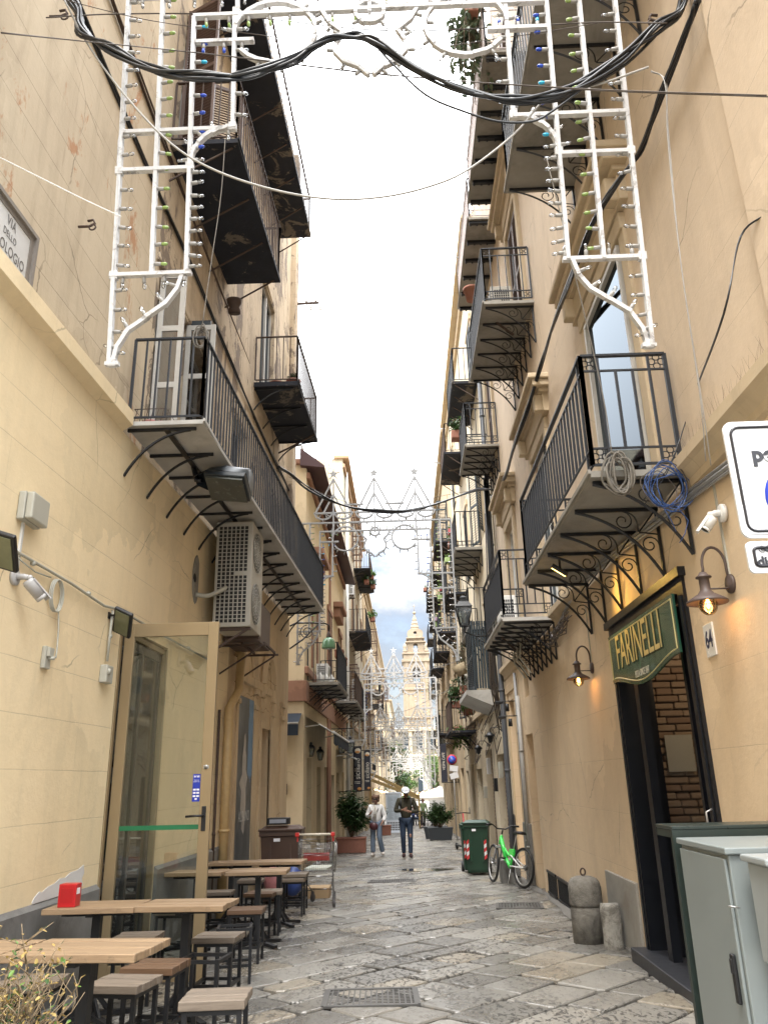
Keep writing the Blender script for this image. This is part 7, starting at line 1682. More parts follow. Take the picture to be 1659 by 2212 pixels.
w = MB(); w.bbox(-2.45-.3, -2.45+.06, 19.15, 32.0, 3.28, 3.78, .01); w.bbox(-5, -2.44, 19.14, 19.3, 3.28, 3.78, .01); w.cut(); w.bbox(-2.46, -2.40, 25.5, 25.9, -1, 9.3, .01); w.cut(); w.bbox(-2.46, -2.39, 24.9, 25.1, -1, 3.3, .01); w.each('terracotta_band', M_terra, HA)
w = MB(); w.add([(-2.6, 19.0, 9.95), (-1.95, 19.0, 9.42), (-1.95, 32.2, 9.42), (-2.6, 32.2, 9.95), (-2.6, 19.0, 9.45), (-1.95, 19.0, 9.36), (-1.95, 32.2, 9.36), (-2.6, 32.2, 9.45)], [(0, 1, 2, 3), (4, 7, 6, 5), (0, 4, 5, 1), (1, 5, 6, 2), (2, 6, 7, 3)], False)
w.build('eave', simple('maroon_metal', (.055, .022, .024), .6, var=.2), HA)
w = MB()
for x in (-5, -4, -3.2, -2.6): w.bar((x, 19.3, 9.6), (x, 19.3, 10.15), .03, .03)
w.bar((-5, 19.3, 10.15), (-2.6, 19.3, 10.15), .03, .03); w.bar((-2.6, 19.3, 10.15), (-2.6, 21, 10.15), .03, .03); w.bar((-5, 19.3, 9.9), (-2.6, 19.3, 9.9), .02, .02); w.build('roof_railing', M_cabg, HA)
w = MB()                                                       # big projecting window hoods
for ya in (20.3, 27.2): w.cut(); w.bbox(-2.47, -2.10, ya, ya+1.9, 7.35, 7.55, .03); w.bbox(-2.47, -2.22, ya+.1, ya+1.8, 7.0, 7.35, .03)
w.each('window_hood', M_terra, HA)
far_house('narrow_house', 'tall peeling house with a white drainpipe and two plant filled balconies beyond the corner house', 1, -2.45, 32.0, 47.0, 15.2, M_pale, [4.0, 8.0, 12.0], M_orange, pitch=3.6, seed=2,
    bal=((34.5, 39.8, 7.75, .85, M_slabd, 5, 'bar'), (39.0, 44.5, 11.9, .85, M_slabd, 5, 'arc'), (33.0, 37.4, 4.1, .7, M_slabm, 4, 'arc')))
far_house('long_house', 'long tan house with a wooden eave halfway down the left side of the street', 1, -2.35, 47.0, 92.0, 12.9, M_fo, [3.4, 6.7, 9.9], M_fo, pitch=3.4, seed=3, wh=1.9,
    bal=((49, 53, 6.6, .8, M_slab, 3, 'arc'), (56, 60, 6.5, .8, M_slabd, 3, 'bar'), (50, 54, 3.3, .8, M_slab, 3, 'arc'), (62, 66, 3.3, .8, M_slab, 3, 'bar'), (66, 70, 6.6, .8, M_slab, 3, 'bar'), (74, 78, 3.2, .8, M_slab, 3, 'bar')))
far_house('end_house', 'pale low house closing the left side in front of the church', 1, -1.75, 92.0, 126.0, 10.2, M_cream, [3.2, 6.2], M_trim, pitch=4.2, seed=4, wh=1.9, bal=((96, 101, 6.1, .8, M_slab, 3, 'bar'),))
HB = far_house('shuttered_house', 'cream house with dark blue shutters and many wires, right beside the pizzeria building', -1, 2.17, 17.02, 30.0, 15.6, M_cream, [3.35, 7.25, 11.2], M_trim, pitch=3.25, seed=5, shut=M_shut, wh=2.3,
    bal=((19.3, 21.9, 4.95, .50, M_slab, 4, 'arc'), (19.5, 22.3, 7.1, .70, M_slab, 5, 'curve'), (18.0, 20.6, 11.2, .65, M_slabd, 5, 'bar'), (22.6, 25.4, 11.2, .65, M_slabd, 4, 'bar'), (24.6, 27.6, 7.1, .7, M_slabd, 4, 'bar'), (24.6, 28.0, 2.75, .75, M_slabd, 3, 'arc')))
w = MB(); xs = XR-.72; w.add([(XR, 18.45, 3.1), (xs, 18.45, 3.26), (xs, 20.9, 3.26), (XR, 20.9, 3.1), (XR, 18.45, 3.36), (xs, 18.45, 3.36), (xs, 20.9, 3.36), (XR, 20.9, 3.36), (XR, 18.45, 2.95), (XR, 20.9, 2.95)], [(8, 1, 2, 9), (4, 5, 6, 7), (8, 4, 5, 1), (1, 5, 6, 2), (2, 6, 7, 9)], False); bl_ = w.build('balcony', M_slabm, HB)
for a, c in ((18.5, 19.4), (19.45, 20.3)): shutter_pair(HB, XR-.5, -1, a, c, 3.4, 5.0, M_shut, 0, .0, .045)
w = MB(); w.box(XR-.52, XR-.48, 18.46, 18.5, 3.36, 5.0)
for i in range(9): w.bar((XR-.5+.5*i/8, 18.5, 3.4), (XR-.5+.5*i/8, 18.5, 5.0), .045, .01)
w.build('shutter', M_shut, bl_)
HC = far_house('balcony_house', 'weathered house with stacked balconies of flower boxes on the right', -1, 2.15, 30.0, 47.0, 15.4, M_fo, [3.4, 7.0, 10.8], M_trim, pitch=3.3, seed=6, shut=M_shut, wh=2.1,
    bal=((30.6, 33.6, 10.7, .65, M_slabd, 4, 'bar'), (30.5, 33.4, 6.9, .65, M_slabd, 4, 'bar'), (35.5, 38.5, 10.7, .65, M_slabd, 4, 'bar'), (35.5, 39, 6.9, .65, M_slabd, 4, 'bar'), (36, 40, 3.3, .65, M_slabd, 4, 'bar'), (41, 45, 10.7, .7, M_slabd, 4, 'bar'), (41, 45, 6.9, .65, M_slabd, 3, 'bar')))
far_house('last_right_house', 'last tall house on the right with dark balconies against the sky beside the tower', -1, 2.40, 47.0, 61.0, 15.0, M_pale, [3.4, 7.0, 10.8], M_trim, pitch=3.7, seed=7, shut=M_shut, wh=2.1,
    bal=((48, 51.5, 10.7, .6, M_slabd, 4, 'bar'), (54, 57.5, 10.7, .6, M_slabd, 3, 'bar'), (48.5, 52, 7.0, .6, M_slab, 3, 'bar'), (55, 58.5, 7.0, .6, M_slab, 3, 'bar'), (50, 53, 3.3, .6, M_slab, 3, 'bar')))

M_church = plaster('church_plaster', (.24, .21, .16), (.20, .175, .13), (.13, .11, .085), streak=.5)
# ------------------------------------------------------------------ bell tower and church
TY = 150.0; tc_ = on_y(901, 1500, TY); TX = tc_.x
tw = thing('bell_tower', (TX, TY, -4), 'ochre stone bell tower with open arches and a spire at the street end', 'bell tower')
zt_ = lambda ry: on_y(895+ry*.0075, 1320+.17296*ry, TY).z
k_ = .0166
def tbox(w, hw, ya, yb): w.bbox(TX-hw*k_, TX+hw*k_, TY-hw*k_, TY+hw*k_, zt_(yb), zt_(ya), .05)
def arch_block(w, hw, ya, yb, aw, atop, abot):
    za, zb, zt2, zbt = zt_(ya), zt_(yb), zt_(atop), zt_(abot); a = aw*k_; H_ = hw*k_; ol = [(-H_, zbt), (-a, zbt)]
    for i in range(13): q = R(180-15*i); ol.append((math.cos(q)*a, (zt2-a)+math.sin(q)*a))
    ol += [(a, zbt), (H_, zbt), (H_, za), (-H_, za)]
    w.prism([(x, z) for x, z in ol], (TX, TY+H_, 0), (1, 0, 0), (0, 0, 1), H_*2)
    if zbt > zb+.05: w.box(TX-H_, TX+H_, TY-H_, TY+H_, zb, zbt-.004)
w = MB()
tbox(w, 158, 985, 2300)
for ya, hw in ((975, 172), (1325, 176), (1610, 182)): tbox(w, hw, ya, ya+28)
arch_block(w, 148, 655, 975, 42, 718, 905)
for ya, yb, hw in ((625, 655, 166), (560, 625, 146), (540, 560, 158), (395, 410, 118), (345, 358, 106)): tbox(w, hw, ya, yb)
arch_block(w, 96, 410, 540, 26, 408+6, 545-4)
tbox(w, 84, 330, 395)
for s in (-1, 1):                                              # pilasters, scrolls and vases
    for s2 in (-1, 1):
        w.box(TX+s*118*k_-.25, TX+s*118*k_+.25, TY+s2*158*k_-.1, TY+s2*158*k_+.1, zt_(1325), zt_(990)); w.box(TX+s*110*k_-.25, TX+s*110*k_+.25, TY+s2*150*k_-.1, TY+s2*150*k_+.1, zt_(975), zt_(655)); w.box(TX+s*118*k_-.3, TX+s*118*k_+.3, TY+s2*158*k_-.12, TY+s2*158*k_+.12, zt_(2200), zt_(1330))
        w.lathe([(.35, 0), (.45, .5), (.25, .7), (.42, 1.1), (.3, 1.6), (.0, 1.9)], (TX+s*122*k_, TY+s2*122*k_, zt_(542)), 10)
w.build('shaft', M_tower, tw)
w = MB(); ol = [(-88, 330), (-92, 290), (-84, 262), (-60, 245), (-50, 238), (50, 238), (60, 245), (84, 262), (92, 290), (88, 330)]
hole = [(math.cos(R(a))*20, 285+math.sin(R(a))*20) for a in range(0, 360, 30)]
for s in (-1, 1):
    pts = [(0, 238), (50, 238), (60, 245), (84, 262), (92, 290), (88, 330), (0, 330), (0, 305)]+[(math.cos(R(a))*20, 285+math.sin(R(a))*20) for a in (90, 60, 30, 0, -30, -60, -90)]
    P2 = [(s*x*k_, zt_(y)) for x, y in pts]
    if s < 0: P2 = P2[::-1]
    w.prism(P2, (TX, TY+1.35, 0), (1, 0, 0), (0, 0, 1), 2.7)
w.build('oculus_stage', M_tower, tw)
w = MB(); w.lathe([(52*k_, zt_(240)-.0), (46*k_, zt_(215)), (50*k_, zt_(205)), (36*k_, zt_(170)), (42*k_, zt_(160)), (24*k_, zt_(120)), (28*k_, zt_(112)), (11*k_, zt_(60)), (5*k_, zt_(45))], (TX, TY, 0), 8, sm=False)
w.ball((TX, TY, zt_(24)), .32, 10); w.tube([(TX, TY, zt_(20)), (TX, TY, zt_(-85))], .05, 5); w.bar((TX-.3, TY, zt_(-60)), (TX+.3, TY, zt_(-60)), .08, .08); w.build('spire', M_tower, tw)
w = MB(); w.lathe([(.1, 1.2), (.35, 1.1), (.5, .5), (.7, .1), (.72, 0)], (TX, TY, zt_(830)), 12); w.build('bell', M_rust, tw)
ch_ = thing('church', (TX+2, 140, -4), 'sunlit pale church front under the bell tower', 'church')
w = MB(); w.bbox(TX-4.5, TX+9, 141, 146, -5, 9.5, .05); w.build('wall', M_church, ch_)
w = MB(); w.bbox(TX-4.8, TX+9.3, 140.6, 146.4, 9.5, 10.1, .1); w.bbox(TX-4.7, TX+9.2, 140.7, 146, 5.2, 5.6, .1)
for i in range(6): w.bbox(TX-4.3+2.4*i, TX-3.7+2.4*i, 140.75, 141.1, -5, 9.5, .03)
w.build('cornice', M_trim, ch_)
w = MB()
for i in range(5): w.cut(); w.box(TX-2.9+2.4*i, TX-2.0+2.4*i, 140.93, 140.99, 6.4, 8.6); w.cut(); w.box(TX-2.9+2.4*i, TX-2.0+2.4*i, 140.93, 140.99, -3.6, 1.8)
w.each('window', M_shut, ch_)
def tree(x, y, h, r, label, seed, name='tree', n=1500, L=.34):
    t = thing(name, (x, y, gz(y)), label, 'tree'); rn = random.Random(seed); z = gz(y); b = MB()
    b.tube([(x, y, z-.2), (x+.1, y, z+h*.3), (x, y, z+h*.6)], [.22, .17, .1], 8)
    cl = []
    for i in range(16):
        a = rn.uniform(0, 2*PI); c = V(x+math.cos(a)*r*rn.uniform(.1, .85), y+math.sin(a)*r*rn.uniform(.1, .85), z+h*rn.uniform(.42, .95)); cl.append((c, r*rn.uniform(.25, .5))); b.tube([(x, y, z+h*rn.uniform(.25, .5)), c], [.07, .02], 5)
    b.build('trunk', M_stem, t); f = MB()
    for i in range(n):
        c, q = rn.choice(cl); d = V(rn.gauss(0, 1), rn.gauss(0, 1), rn.gauss(0, .8)).normalized(); leaf(f, c+d*q*rn.uniform(.4, 1), (d.x+rn.uniform(-.6, .6), d.y+rn.uniform(-.6, .6), rn.uniform(-.6, .6)), L*rn.uniform(.6, 1.1), L*.55, rn)
    f.build('crown', M_lf if seed % 2 else M_lf2, t)
tree(-.95, 84, 7.5, 1.7, 'dark green tree hanging over the street above the man and the menu board', 3, L=.3)
tree(3.6, 100, 7, 2.4, 'tree in the square on the right in front of the church', 4)
tree(-.2, 112, 6, 2, 'small fresh green tree near the church wall', 6)

# ------------------------------------------------------------------ restaurant canopy, parasol, tables far down the street
t = thing('wooden_pergola', (-1.2, 50, gz(50)), 'yellowish wooden beams of a restaurant canopy reaching over the street behind the man', 'pergola'); M_yw = simple('yellow_timber', (.42, .30, .13), .7, var=.2)
A = on_y(800, 1680, 48); Bp = on_y(905, 1724, 50); w = MB()
for dz in (0, .35): w.bar(A+V(0, 0, dz-.1), Bp+V(0, 0, dz*.2), .10, .16)
for k in range(7): q = A.lerp(Bp, k/6); w.bar(q+V(0, 0, -.1), q+V(.0, 2.2, .25), .05, .09)
w.build('beams', M_yw, t)
w = MB(); w.bar((A.x, A.y, gz(48)), (A.x, A.y, A.z), .10, .10, (0, 1, 0)); w.bar((Bp.x, Bp.y, gz(50)), (Bp.x, Bp.y, Bp.z), .10, .10, (0, 1, 0)); w.build('post', M_yw, t)
t = thing('parasol', (1.9, 56, gz(56)), 'white square parasol over the restaurant tables on the right', 'parasol'); c = on_y(940, 1706, 56); z = on_y(915, 1722, 56).z
w = MB(); h_ = 1.6; cx = c.x+.3; w.add([(cx-h_, 56-h_, z), (cx+h_, 56-h_, z), (cx+h_, 56+h_, z), (cx-h_, 56+h_, z), (cx, 56, c.z+.25), (cx-h_, 56-h_, z-.14), (cx+h_, 56-h_, z-.14), (cx+h_, 56+h_, z-.14), (cx-h_, 56+h_, z-.14)], [(0, 1, 4), (1, 2, 4), (2, 3, 4), (3, 0, 4), (0, 5, 6, 1), (1, 6, 7, 2), (2, 7, 8, 3), (3, 8, 5, 0)], False); w.build('canopy', simple('canvas_white', (.66, .64, .60), .9), t)
w = MB(); w.tube([(cx, 56, gz(56)), (cx, 56, c.z+.2)], .03, 8); w.build('pole', M_yw, t)
rn = random.Random(3)
for i in range(3):
    x, y = .75+.55*(i % 2), 50.5+2.0*i; t = make_table(['nearest small restaurant table on the right in the distance', 'middle small restaurant table in the distance', 'farthest small restaurant table in the distance'][i], .7, .7); put(t, x+.2, y, 0)
M_wick = simple('dark_chair', (.03, .03, .03), .6)
def chair(x, y, rz, label):
    t = thing('chair', (0, 0, 0), label, 'chair', 'dark chairs at the distant restaurant tables'); b = MB(); b.bbox(-.21, .21, -.21, .21, .42, .45, .01); b.build('seat', M_wick, t)
    b = MB()
    for s in (-1, 1):
        for q in (-1, 1): b.tube([(s*.19, q*.19, 0), (s*.18, q*.18, .43)], .013, 6)
    b.build('leg_frame', M_wick, t); b = MB()
    b.tube([(-.19, .19, .43), (-.20, .24, .80), (-.1, .25, .87), (.1, .25, .87), (.20, .24, .80), (.19, .19, .43)], .014, 6)
    for k in range(5): b.tube([(-.13+.065*k, .20, .45), (-.13+.065*k, .245, .86)], .008, 5)
    b.build('backrest', M_wick, t); put(t, x, y, rz)
for x, y, rz, lab in ((.55, 49.6, 180, 'dark chair with its back to the camera, left of the nearest distant table'), (1.35, 49.8, 170, 'dark chair with its back to the camera, right of the nearest distant table'), (1.75, 52.4, 60, 'dark chair beside the middle distant table near the right wall'), (.5, 53.6, -80, 'dark chair on the street side of the middle distant table')): chair(x, y, rz, lab)
t = thing('string_lights', (.5, 60, gz(60)+2.4), 'warm glowing string lights over the distant restaurant terrace', 'string lights'); w = MB(); cb = MB(); wr = MB()
for k in range(7):
    y = 51+2.4*k; pts = []
    for i in range(13): x = -2.0+4.0*i/12; z = gz(y)+2.35-.28*math.sin(PI*i/12)+rn.uniform(-.03, .03); pts.append((x, y, z)); w.ball((x, y, z-.06), .036 if rn.random() < .55 else .022, 6)
    cb.tube(pts, .008, 4)
w.build('bulbs', emit('string_glow', (1, .62, .25), 5), t)['kind'] = 'stuff'; cb.build('wire', M_black, t)
t = thing('menu_easel', (1.15, 46, gz(46)), 'white menu sheets on a stand behind the right planter', 'menu board'); p = on_y(944, 1742, 46); w = MB(); w.bbox(p.x-.42, p.x+.42, 46, 46.04, p.z-.35, p.z+.35, .01); w.bar((p.x, 46.05, gz(46)), (p.x, 46.05, p.z), .04, .04, (0, 1, 0)); w.build('board', M_plw, t)
w = MB()
for k in (-.22, .0, .22): w.box(p.x+k-.07, p.x+k+.07, 45.995, 45.999, p.z-.1, p.z+.18)
w.build('photo', simple('menu_photo', (.30, .28, .26), .5, var=.6, scale=12), t)

# ------------------------------------------------------------------ banners, lamps, awnings, no parking sign
def banner(u0, v0, u1, v1, Y, txt, label, logo=True):
    a, c = on_y(u0, v0, Y), on_y(u1, v1, Y); W_ = c.x-a.x; H_ = a.z-c.z; cx, cz = (a.x+c.x)/2, (a.z+c.z)/2
    t = thing('banner', (cx, Y, cz), label, 'banner'); w = MB(); w.bbox(cx-W_/2, cx+W_/2, Y-.012, Y+.012, cz-H_/2, cz+H_/2, .004); w.build('cloth', simple('banner_black', (.016, .017, .028), .6), t)
    w = MB(); s = -1 if cx < 0 else 1; wx = -2.45 if s < 0 else 2.15
    for z in (cz+H_/2+.02, cz-H_/2-.02): w.tube([(wx, Y, z), (cx-s*W_/2, Y, z)], .018, 6)
    w.build('bracket', M_black, t)
    Mx = Matrix.Translation((cx, Y-.016, cz-(.05*H_ if logo else -.0))) @ Matrix.Rotation(R(90), 4, 'Y').to_4x4().inverted()
    ex, ey = (0, 0, 1), (-1, 0, 0)
    text_mesh(txt, W_*(.98 if logo else .62), simple('banner_letters', (.62, .58, .50), .5), frame((cx+(.0), Y-.016, cz-H_*(.05 if logo else -.04)), ex, ey), t, sx=.78 if logo else .82, ext=.0005)
    if logo:
        w = MB(); w.ball((cx+W_*.05, Y-.02, cz+H_*.41), W_*.36, 12, (1, .06, .9)); w.build('emblem', simple('emblem_white', (.6, .55, .45), .5), t)
        w = MB(); w.ball((cx+W_*.0, Y-.035, cz+H_*.385), W_*.30, 12, (1, .05, .45)); w.ball((cx+W_*.2, Y-.02, cz-H_*.455), W_*.25, 12, (1, .06, .7)); w.build('emblem', simple('emblem_orange', (.58, .26, .07), .5), t)
    else: text_mesh('lucky', W_*.3, simple('banner_letters', (.62, .58, .50), .5), frame((cx, Y-.016, cz-H_*.43), (1, 0, 0), (0, 0, 1)), t, ext=.0005) if False else None
    return t
banner(763, 1614, 782, 1708, 29.5, 'il siciliano', 'black vertical banner reading il siciliano, the nearer and larger of the pair')
banner(786, 1622, 801, 1706, 32.5, 'il siciliano', 'black vertical banner reading il siciliano, the farther and smaller of the pair')
banner(950, 1607, 967, 1689, 34, 'VESPA CAFE', 'black vertical banner reading VESPA CAFE on the right side of the street', False)
def lantern(o, sz, label, arm=None, body=M_iron, lit=False, grp='old iron street lanterns'):
    t = thing('street_lantern', o, label, 'street lantern', grp); x, y, z = o; k = sz
    w = MB()
    r0, r1, h = .16*k, .30*k, .52*k
    for i in range(4):
        a = R(45+90*i); c, s = math.cos(a), math.sin(a); w.tube([(x+c*r0, y+s*r0, z), (x+c*r1, y+s*r1, z+h)], .018*k, 5)
    for zz, r in ((z, r0), (z+h, r1)):
        for i in range(4):
            a, b2 = R(45+90*i), R(135+90*i); w.bar((x+math.cos(a)*r, y+math.sin(a)*r, zz), (x+math.cos(b2)*r, y+math.sin(b2)*r, zz), .035*k, .03*k)
    w.build('cage', body, t)
    w = MB(); vs = []
    for r, zz in ((.34*k, z+h+.01), (.20*k, z+h+.16*k), (.11*k, z+h+.20*k), (.11*k, z+h+.28*k), (.14*k, z+h+.29*k), (.03*k, z+h+.36*k)):
        for i in range(4): a = R(45+90*i); vs.append((x+math.cos(a)*r, y+math.sin(a)*r, zz))
    w.add(vs, [(i*4+j, i*4+(j+1) % 4, (i+1)*4+(j+1) % 4, (i+1)*4+j) for i in range(5) for j in range(4)]+[(20, 21, 22, 23), (3, 2, 1, 0)], False); w.build('roof', body, t)
    w = MB(); vs = []
    for r, zz in ((r0*.95, z+.01), (r1*.95, z+h-.01)):
        for i in range(4): a = R(45+90*i); vs.append((x+math.cos(a)*r, y+math.sin(a)*r, zz))
    w.add(vs, [(i, (i+1) % 4, 4+(i+1) % 4, 4+i) for i in range(4)], False); w.build('pane', M_lglass, t)
    w = MB(); w.lathe([(.0, .1*k), (.04*k, .1*k), (.05*k, .22*k), (.07*k, .3*k), (.04*k, .42*k), (0, .44*k)], o, 10); w.build('bulb', M_plw, t)
    if arm:
        w = MB(); ax, az = arm
        w.tube([(x, y, z-.01), (x, y, z-.18*k), (x+(ax-x)*.3, y, z-.3*k), (ax, y, z-.3*k+az)], .02, 6); spiral(w, lambda u, v: (x+(ax-x)*.55+u, y, z-.3*k+v), (0, .16*k), .16*k, 1.4, R(270), 1, .02); w.tube([(ax, y, z-.9*k), (x+(ax-x)*.5, y, z-.5*k), (x+(ax-x)*.3, y, z-.32*k)], .014, 6); w.build('arm', body, t)
    return t
M_lglass = glass('lantern_glass', (.62, .70, .72), .08, .12)
p = on_y(1003, 1352, 16.6); lantern(tuple(p), .76, 'large grey street lantern on a scroll arm at the end of the pizzeria building', (XR, 0))
p = on_y(739, 1627, 26.5); lantern(tuple(p), .62, 'left one of the twin iron lanterns on a shared arm before the banners'); q = on_y(757, 1627, 26.5); lantern(tuple(q), .62, 'right one of the twin iron lanterns on a shared arm before the banners')
w = MB(); w.bar((-2.45, 26.5, p.z+.78), (q.x+.1, 26.5, p.z+.78), .03, .03); spiral(w, lambda u, v: (-2.2+u, 26.5, p.z+.62+v), (0, 0), .14, 1.6, R(90), 1, .018); spiral(w, lambda u, v: ((p.x+q.x)/2+u, 26.5, p.z+.62+v), (0, 0), .10, 1.3, R(90), -1, .015)
for c in (p, q): w.tube([(c.x, 26.5, c.z+.5), (c.x, 26.5, c.z+.78)], .012, 6)
solo(w, 'lantern_bracket', M_iron, (-2.3, 26.5, p.z+.7), 'wrought iron arm that carries the twin lanterns', 'bracket')
p = on_y(692, 1642, 21.6); lantern(tuple(p), .40, 'small black lantern under the navy awning, the farther of two'); p = on_y(672, 1634, 20.4); lantern(tuple(p), .40, 'small black lantern under the navy awning, nearest the corner')
p = on_y(978, 1520, 27); lantern(tuple(p), .5, 'old lantern beside the balcony plants on the right', (2.15, .3))
p = on_y(957, 1612, 38); lantern(tuple(p), .7, 'pale far lantern in front of the light frames, above the VESPA banner', None, M_cabg)
t = thing('pendant_lamp', (0, 0, 0), 'green glass dome street lamp hanging from a curled iron arm at the alley corner', 'street lamp'); p = on_y(710, 1388, 18.2); t.location = p
w = MB(); w.lathe([(.16, -.14), (.165, -.12), (.158, 0), (.12, .08), (.05, .12)], p, 20); w.build('glass_shade', simple('green_glass', (.10, .20, .11), .2, var=.1), t)
w = MB(); w.lathe([(.055, .11), (.06, .13), (.045, .2), (.02, .26), (0, .27)], p, 12); w.build('cap', M_rust, t)
w = MB(); wx = LX(16.8); w.tube([(p.x, 18.2, p.z+.26), (p.x, 18.2, p.z+.42), (p.x-.1, 18.1, p.z+.45), (wx+.1, 17.0, p.z+.25), (wx, 16.8, p.z+.15)], .02, 6); spiral(w, lambda u, v: (wx+.32+u, 17.2, p.z+.08+v), (0, 0), .16, 1.8, R(90), 1, .02); w.tube([(wx, 16.8, p.z-.35), (wx+.25, 17.1, p.z-.1), (wx+.55, 17.4, p.z+.28)], .018, 6); w.build('arm', M_iron, t)
M_navy = simple('navy_canvas', (.012, .02, .033), .85, var=.3)
def awning(y0, y1, X, z, out, drop, label, rol=M_plw):
    t = thing('awning', (X, y0, z), label, 'awning'); w = MB(); n = 14
    w.add([(X, y0, z), (X+out, y0, z-drop), (X+out, y1, z-drop), (X, y1, z), (X, y0, z-.01), (X+out, y0, z-drop-.01), (X+out, y1, z-drop-.01), (X, y1, z-.01)], [(0, 1, 2, 3), (7, 6, 5, 4)], False)
    for i in range(n*2): a = y0+(y1-y0)*i/(n*2); c = y0+(y1-y0)*(i+1)/(n*2); zz = z-drop; w.add([(X+out+.01*math.sin(i*2.1), a, zz), (X+out+.01*math.sin(i*2.1+2.1), c, zz), (X+out+.03*math.sin(i*2.1+2.1), c, zz-.24-.03*((i+1) % 2)), (X+out+.03*math.sin(i*2.1), a, zz-.24-.03*(i % 2))], [(0, 1, 2, 3)], False)
    w.build('canvas', M_navy, t); w = MB(); w.tube([(X+out, y0-.05, z-drop+.02), (X+out, y1+.05, z-drop+.02)], .028, 8)
    for y in (y0+.1, y1-.1): w.tube([(X, y, z-.25), (X+out*.5, y, z-.2), (X+out, y, z-drop)], .018, 6)
    w.build('front_bar', rol, t); return t
awning(19.5, 24.5, -2.45, 2.95, .70, .42, 'navy awning with a white roller bar over the corner shop'); awning(28.2, 31.5, -2.45, 2.5, .65, .35, 'smaller navy awning beyond the twin lanterns')
awning(37.0, 40.5, -2.45, 2.6, .9, .45, 'far dark awning behind the second banner')
t = thing('awning', (-3, 19.1, 2.5), 'short navy awning with a light bar on the alley side of the corner shop', 'awning'); w = MB(); w.add([(-4.2, 19.2, 3.0), (-2.5, 19.2, 3.0), (-2.5, 18.6, 2.72), (-4.2, 18.6, 2.72)], [(0, 1, 2, 3)], False); w.bbox(-4.2, -2.5, 18.55, 18.6, 2.45, 2.7, .004); w.build('canvas', M_navy, t); w = MB(); w.tube([(-4.2, 18.58, 2.72), (-2.5, 18.58, 2.72)], .03, 8); w.build('front_bar', M_gal, t)
t = thing('intercom', (-2.7, 19.19, .9), 'small dark plaque on the alley side of the yellow corner house', 'plaque'); p = on_y(612, 1705, 19.19); w = MB(); w.bbox(p.x-.09, p.x+.09, 19.15, 19.2, p.z-.12, p.z+.12, .004); w.build('plate', M_rust, t)
t = thing('no_parking_sign', (0, 0, 0), 'round blue and red no parking sign with two white plates on the right', 'traffic sign'); p = on_y(976, 1641, 33); t.location = p
MX = Matrix.Rotation(R(90), 3, 'X')
for r, m_, o in ((.20, simple('sign_red', (.48, .02, .03), .4), 0), (.155, simple('sign_blue2', (.02, .06, .38), .4), .004)): w = MB(); w.lathe([(0, 0), (r, 0), (r, .004), (0, .005)], (p.x, 33-o, p.z), 26, MX); w.build('disc', m_, t)
w = MB(); w.bar((p.x-.11, 32.985, p.z+.11), (p.x+.11, 32.985, p.z-.11), .006, .04, (0, 1, 0)); w.build('slash', simple('sign_red', (.48, .02, .03), .4), t)
for dz, rr in ((-.34, 8), (-.62, -14)): w = MB(); w.box(-.17, .17, 0, .006, -.11, .11, Matrix.Translation((p.x+.06, 33, p.z+dz)) @ Matrix.Rotation(R(rr), 4, 'Y')); w.box(-.11, .11, -.003, 0, -.015, .015, Matrix.Translation((p.x+.06, 33, p.z+dz)) @ Matrix.Rotation(R(rr), 4, 'Y')) if False else None; w.build('plate', M_sgw, t)
w = MB(); w.tube([(p.x+.05, 33.04, gz(33)), (p.x+.05, 33.04, p.z+.2)], .025, 8); w.build('post', M_gal, t)
# ------------------------------------------------------------------ plants, pots and air conditioners on the balconies
def vine(o, rx, ry, rz, n, mat, label, seed, L=.07, up=-.2, name='potted_plant', potbox=(.25, .6), potm=M_terr, ph=.22, cat='plant'):
    t = thing(name, o, label, cat); x, y, z = o; w = MB(); w.bbox(x-potbox[0]/2, x+potbox[0]/2, y-potbox[1]/2, y+potbox[1]/2, z, z+ph, .02); w.build('pot', potm, t)
    rn = random.Random(seed); s = MB(); f = MB()
    for i in range(n):
        a = rn.uniform(0, 2*PI); e = rn.random(); q = V(x+math.cos(a)*rx*e, y+math.sin(a)*ry*e, z+ph+rz*rn.uniform(-.2, 1) if rz > 0 else z+ph+rz*rn.random()); o2 = V(x, y, z+ph); m_ = o2.lerp(q, .5)+V(math.cos(a)*rx*.3, math.sin(a)*ry*.3, .15*abs(rz)); pts = [o2*(1-k/5)**2+m_*2*(k/5)*(1-k/5)+q*(k/5)**2 for k in range(6)]
        s.tube(pts, .006, 4)
        for k in range(16): tt = rn.uniform(.1, 1); p = o2*(1-tt)**2+m_*2*tt*(1-tt)+q*tt*tt+V(rn.gauss(0, .03), rn.gauss(0, .03), rn.gauss(0, .03)); leaf(f, p, (rn.uniform(-1, 1), rn.uniform(-1, 1), rn.uniform(-.9, .4)), L*rn.uniform(.6, 1.2), L*.6, rn, .4)
    s.build('stem', M_stem, t); f.build('foliage', mat, t); return t
p = on_y(1085, 95, 9.2); M_boxb = simple('brown_planter', (.12, .06, .045), .6)
vine((1.42, 9.4, 13.05), .40, .7, -1.6, 46, M_lf3, 'large trailing plant spilling from the top right balcony near the top of the photo', 3, L=.11, potbox=(.22, .7))
vine((1.42, 8.2, 13.0), .30, .5, .6, 22, M_lf3, 'upright part of greenery on the top right balcony, above the trailing plant', 4, L=.11, potbox=(.22, .5))
p = on_x(1085, 120, 1.42); t = pot((1.42, 7.9, 12.35), .1, .75, M_boxb, 'brown planter box hung on the top right balcony railing', name='planter_box', cat='planter', box=(.28, .55)); 
p = on_y(1018, 640, 14.0); pot((p.x, 14.0, p.z-.1), .16, .28, M_terr, 'terracotta pot in an iron holder on the outer face of the upper right balconies')
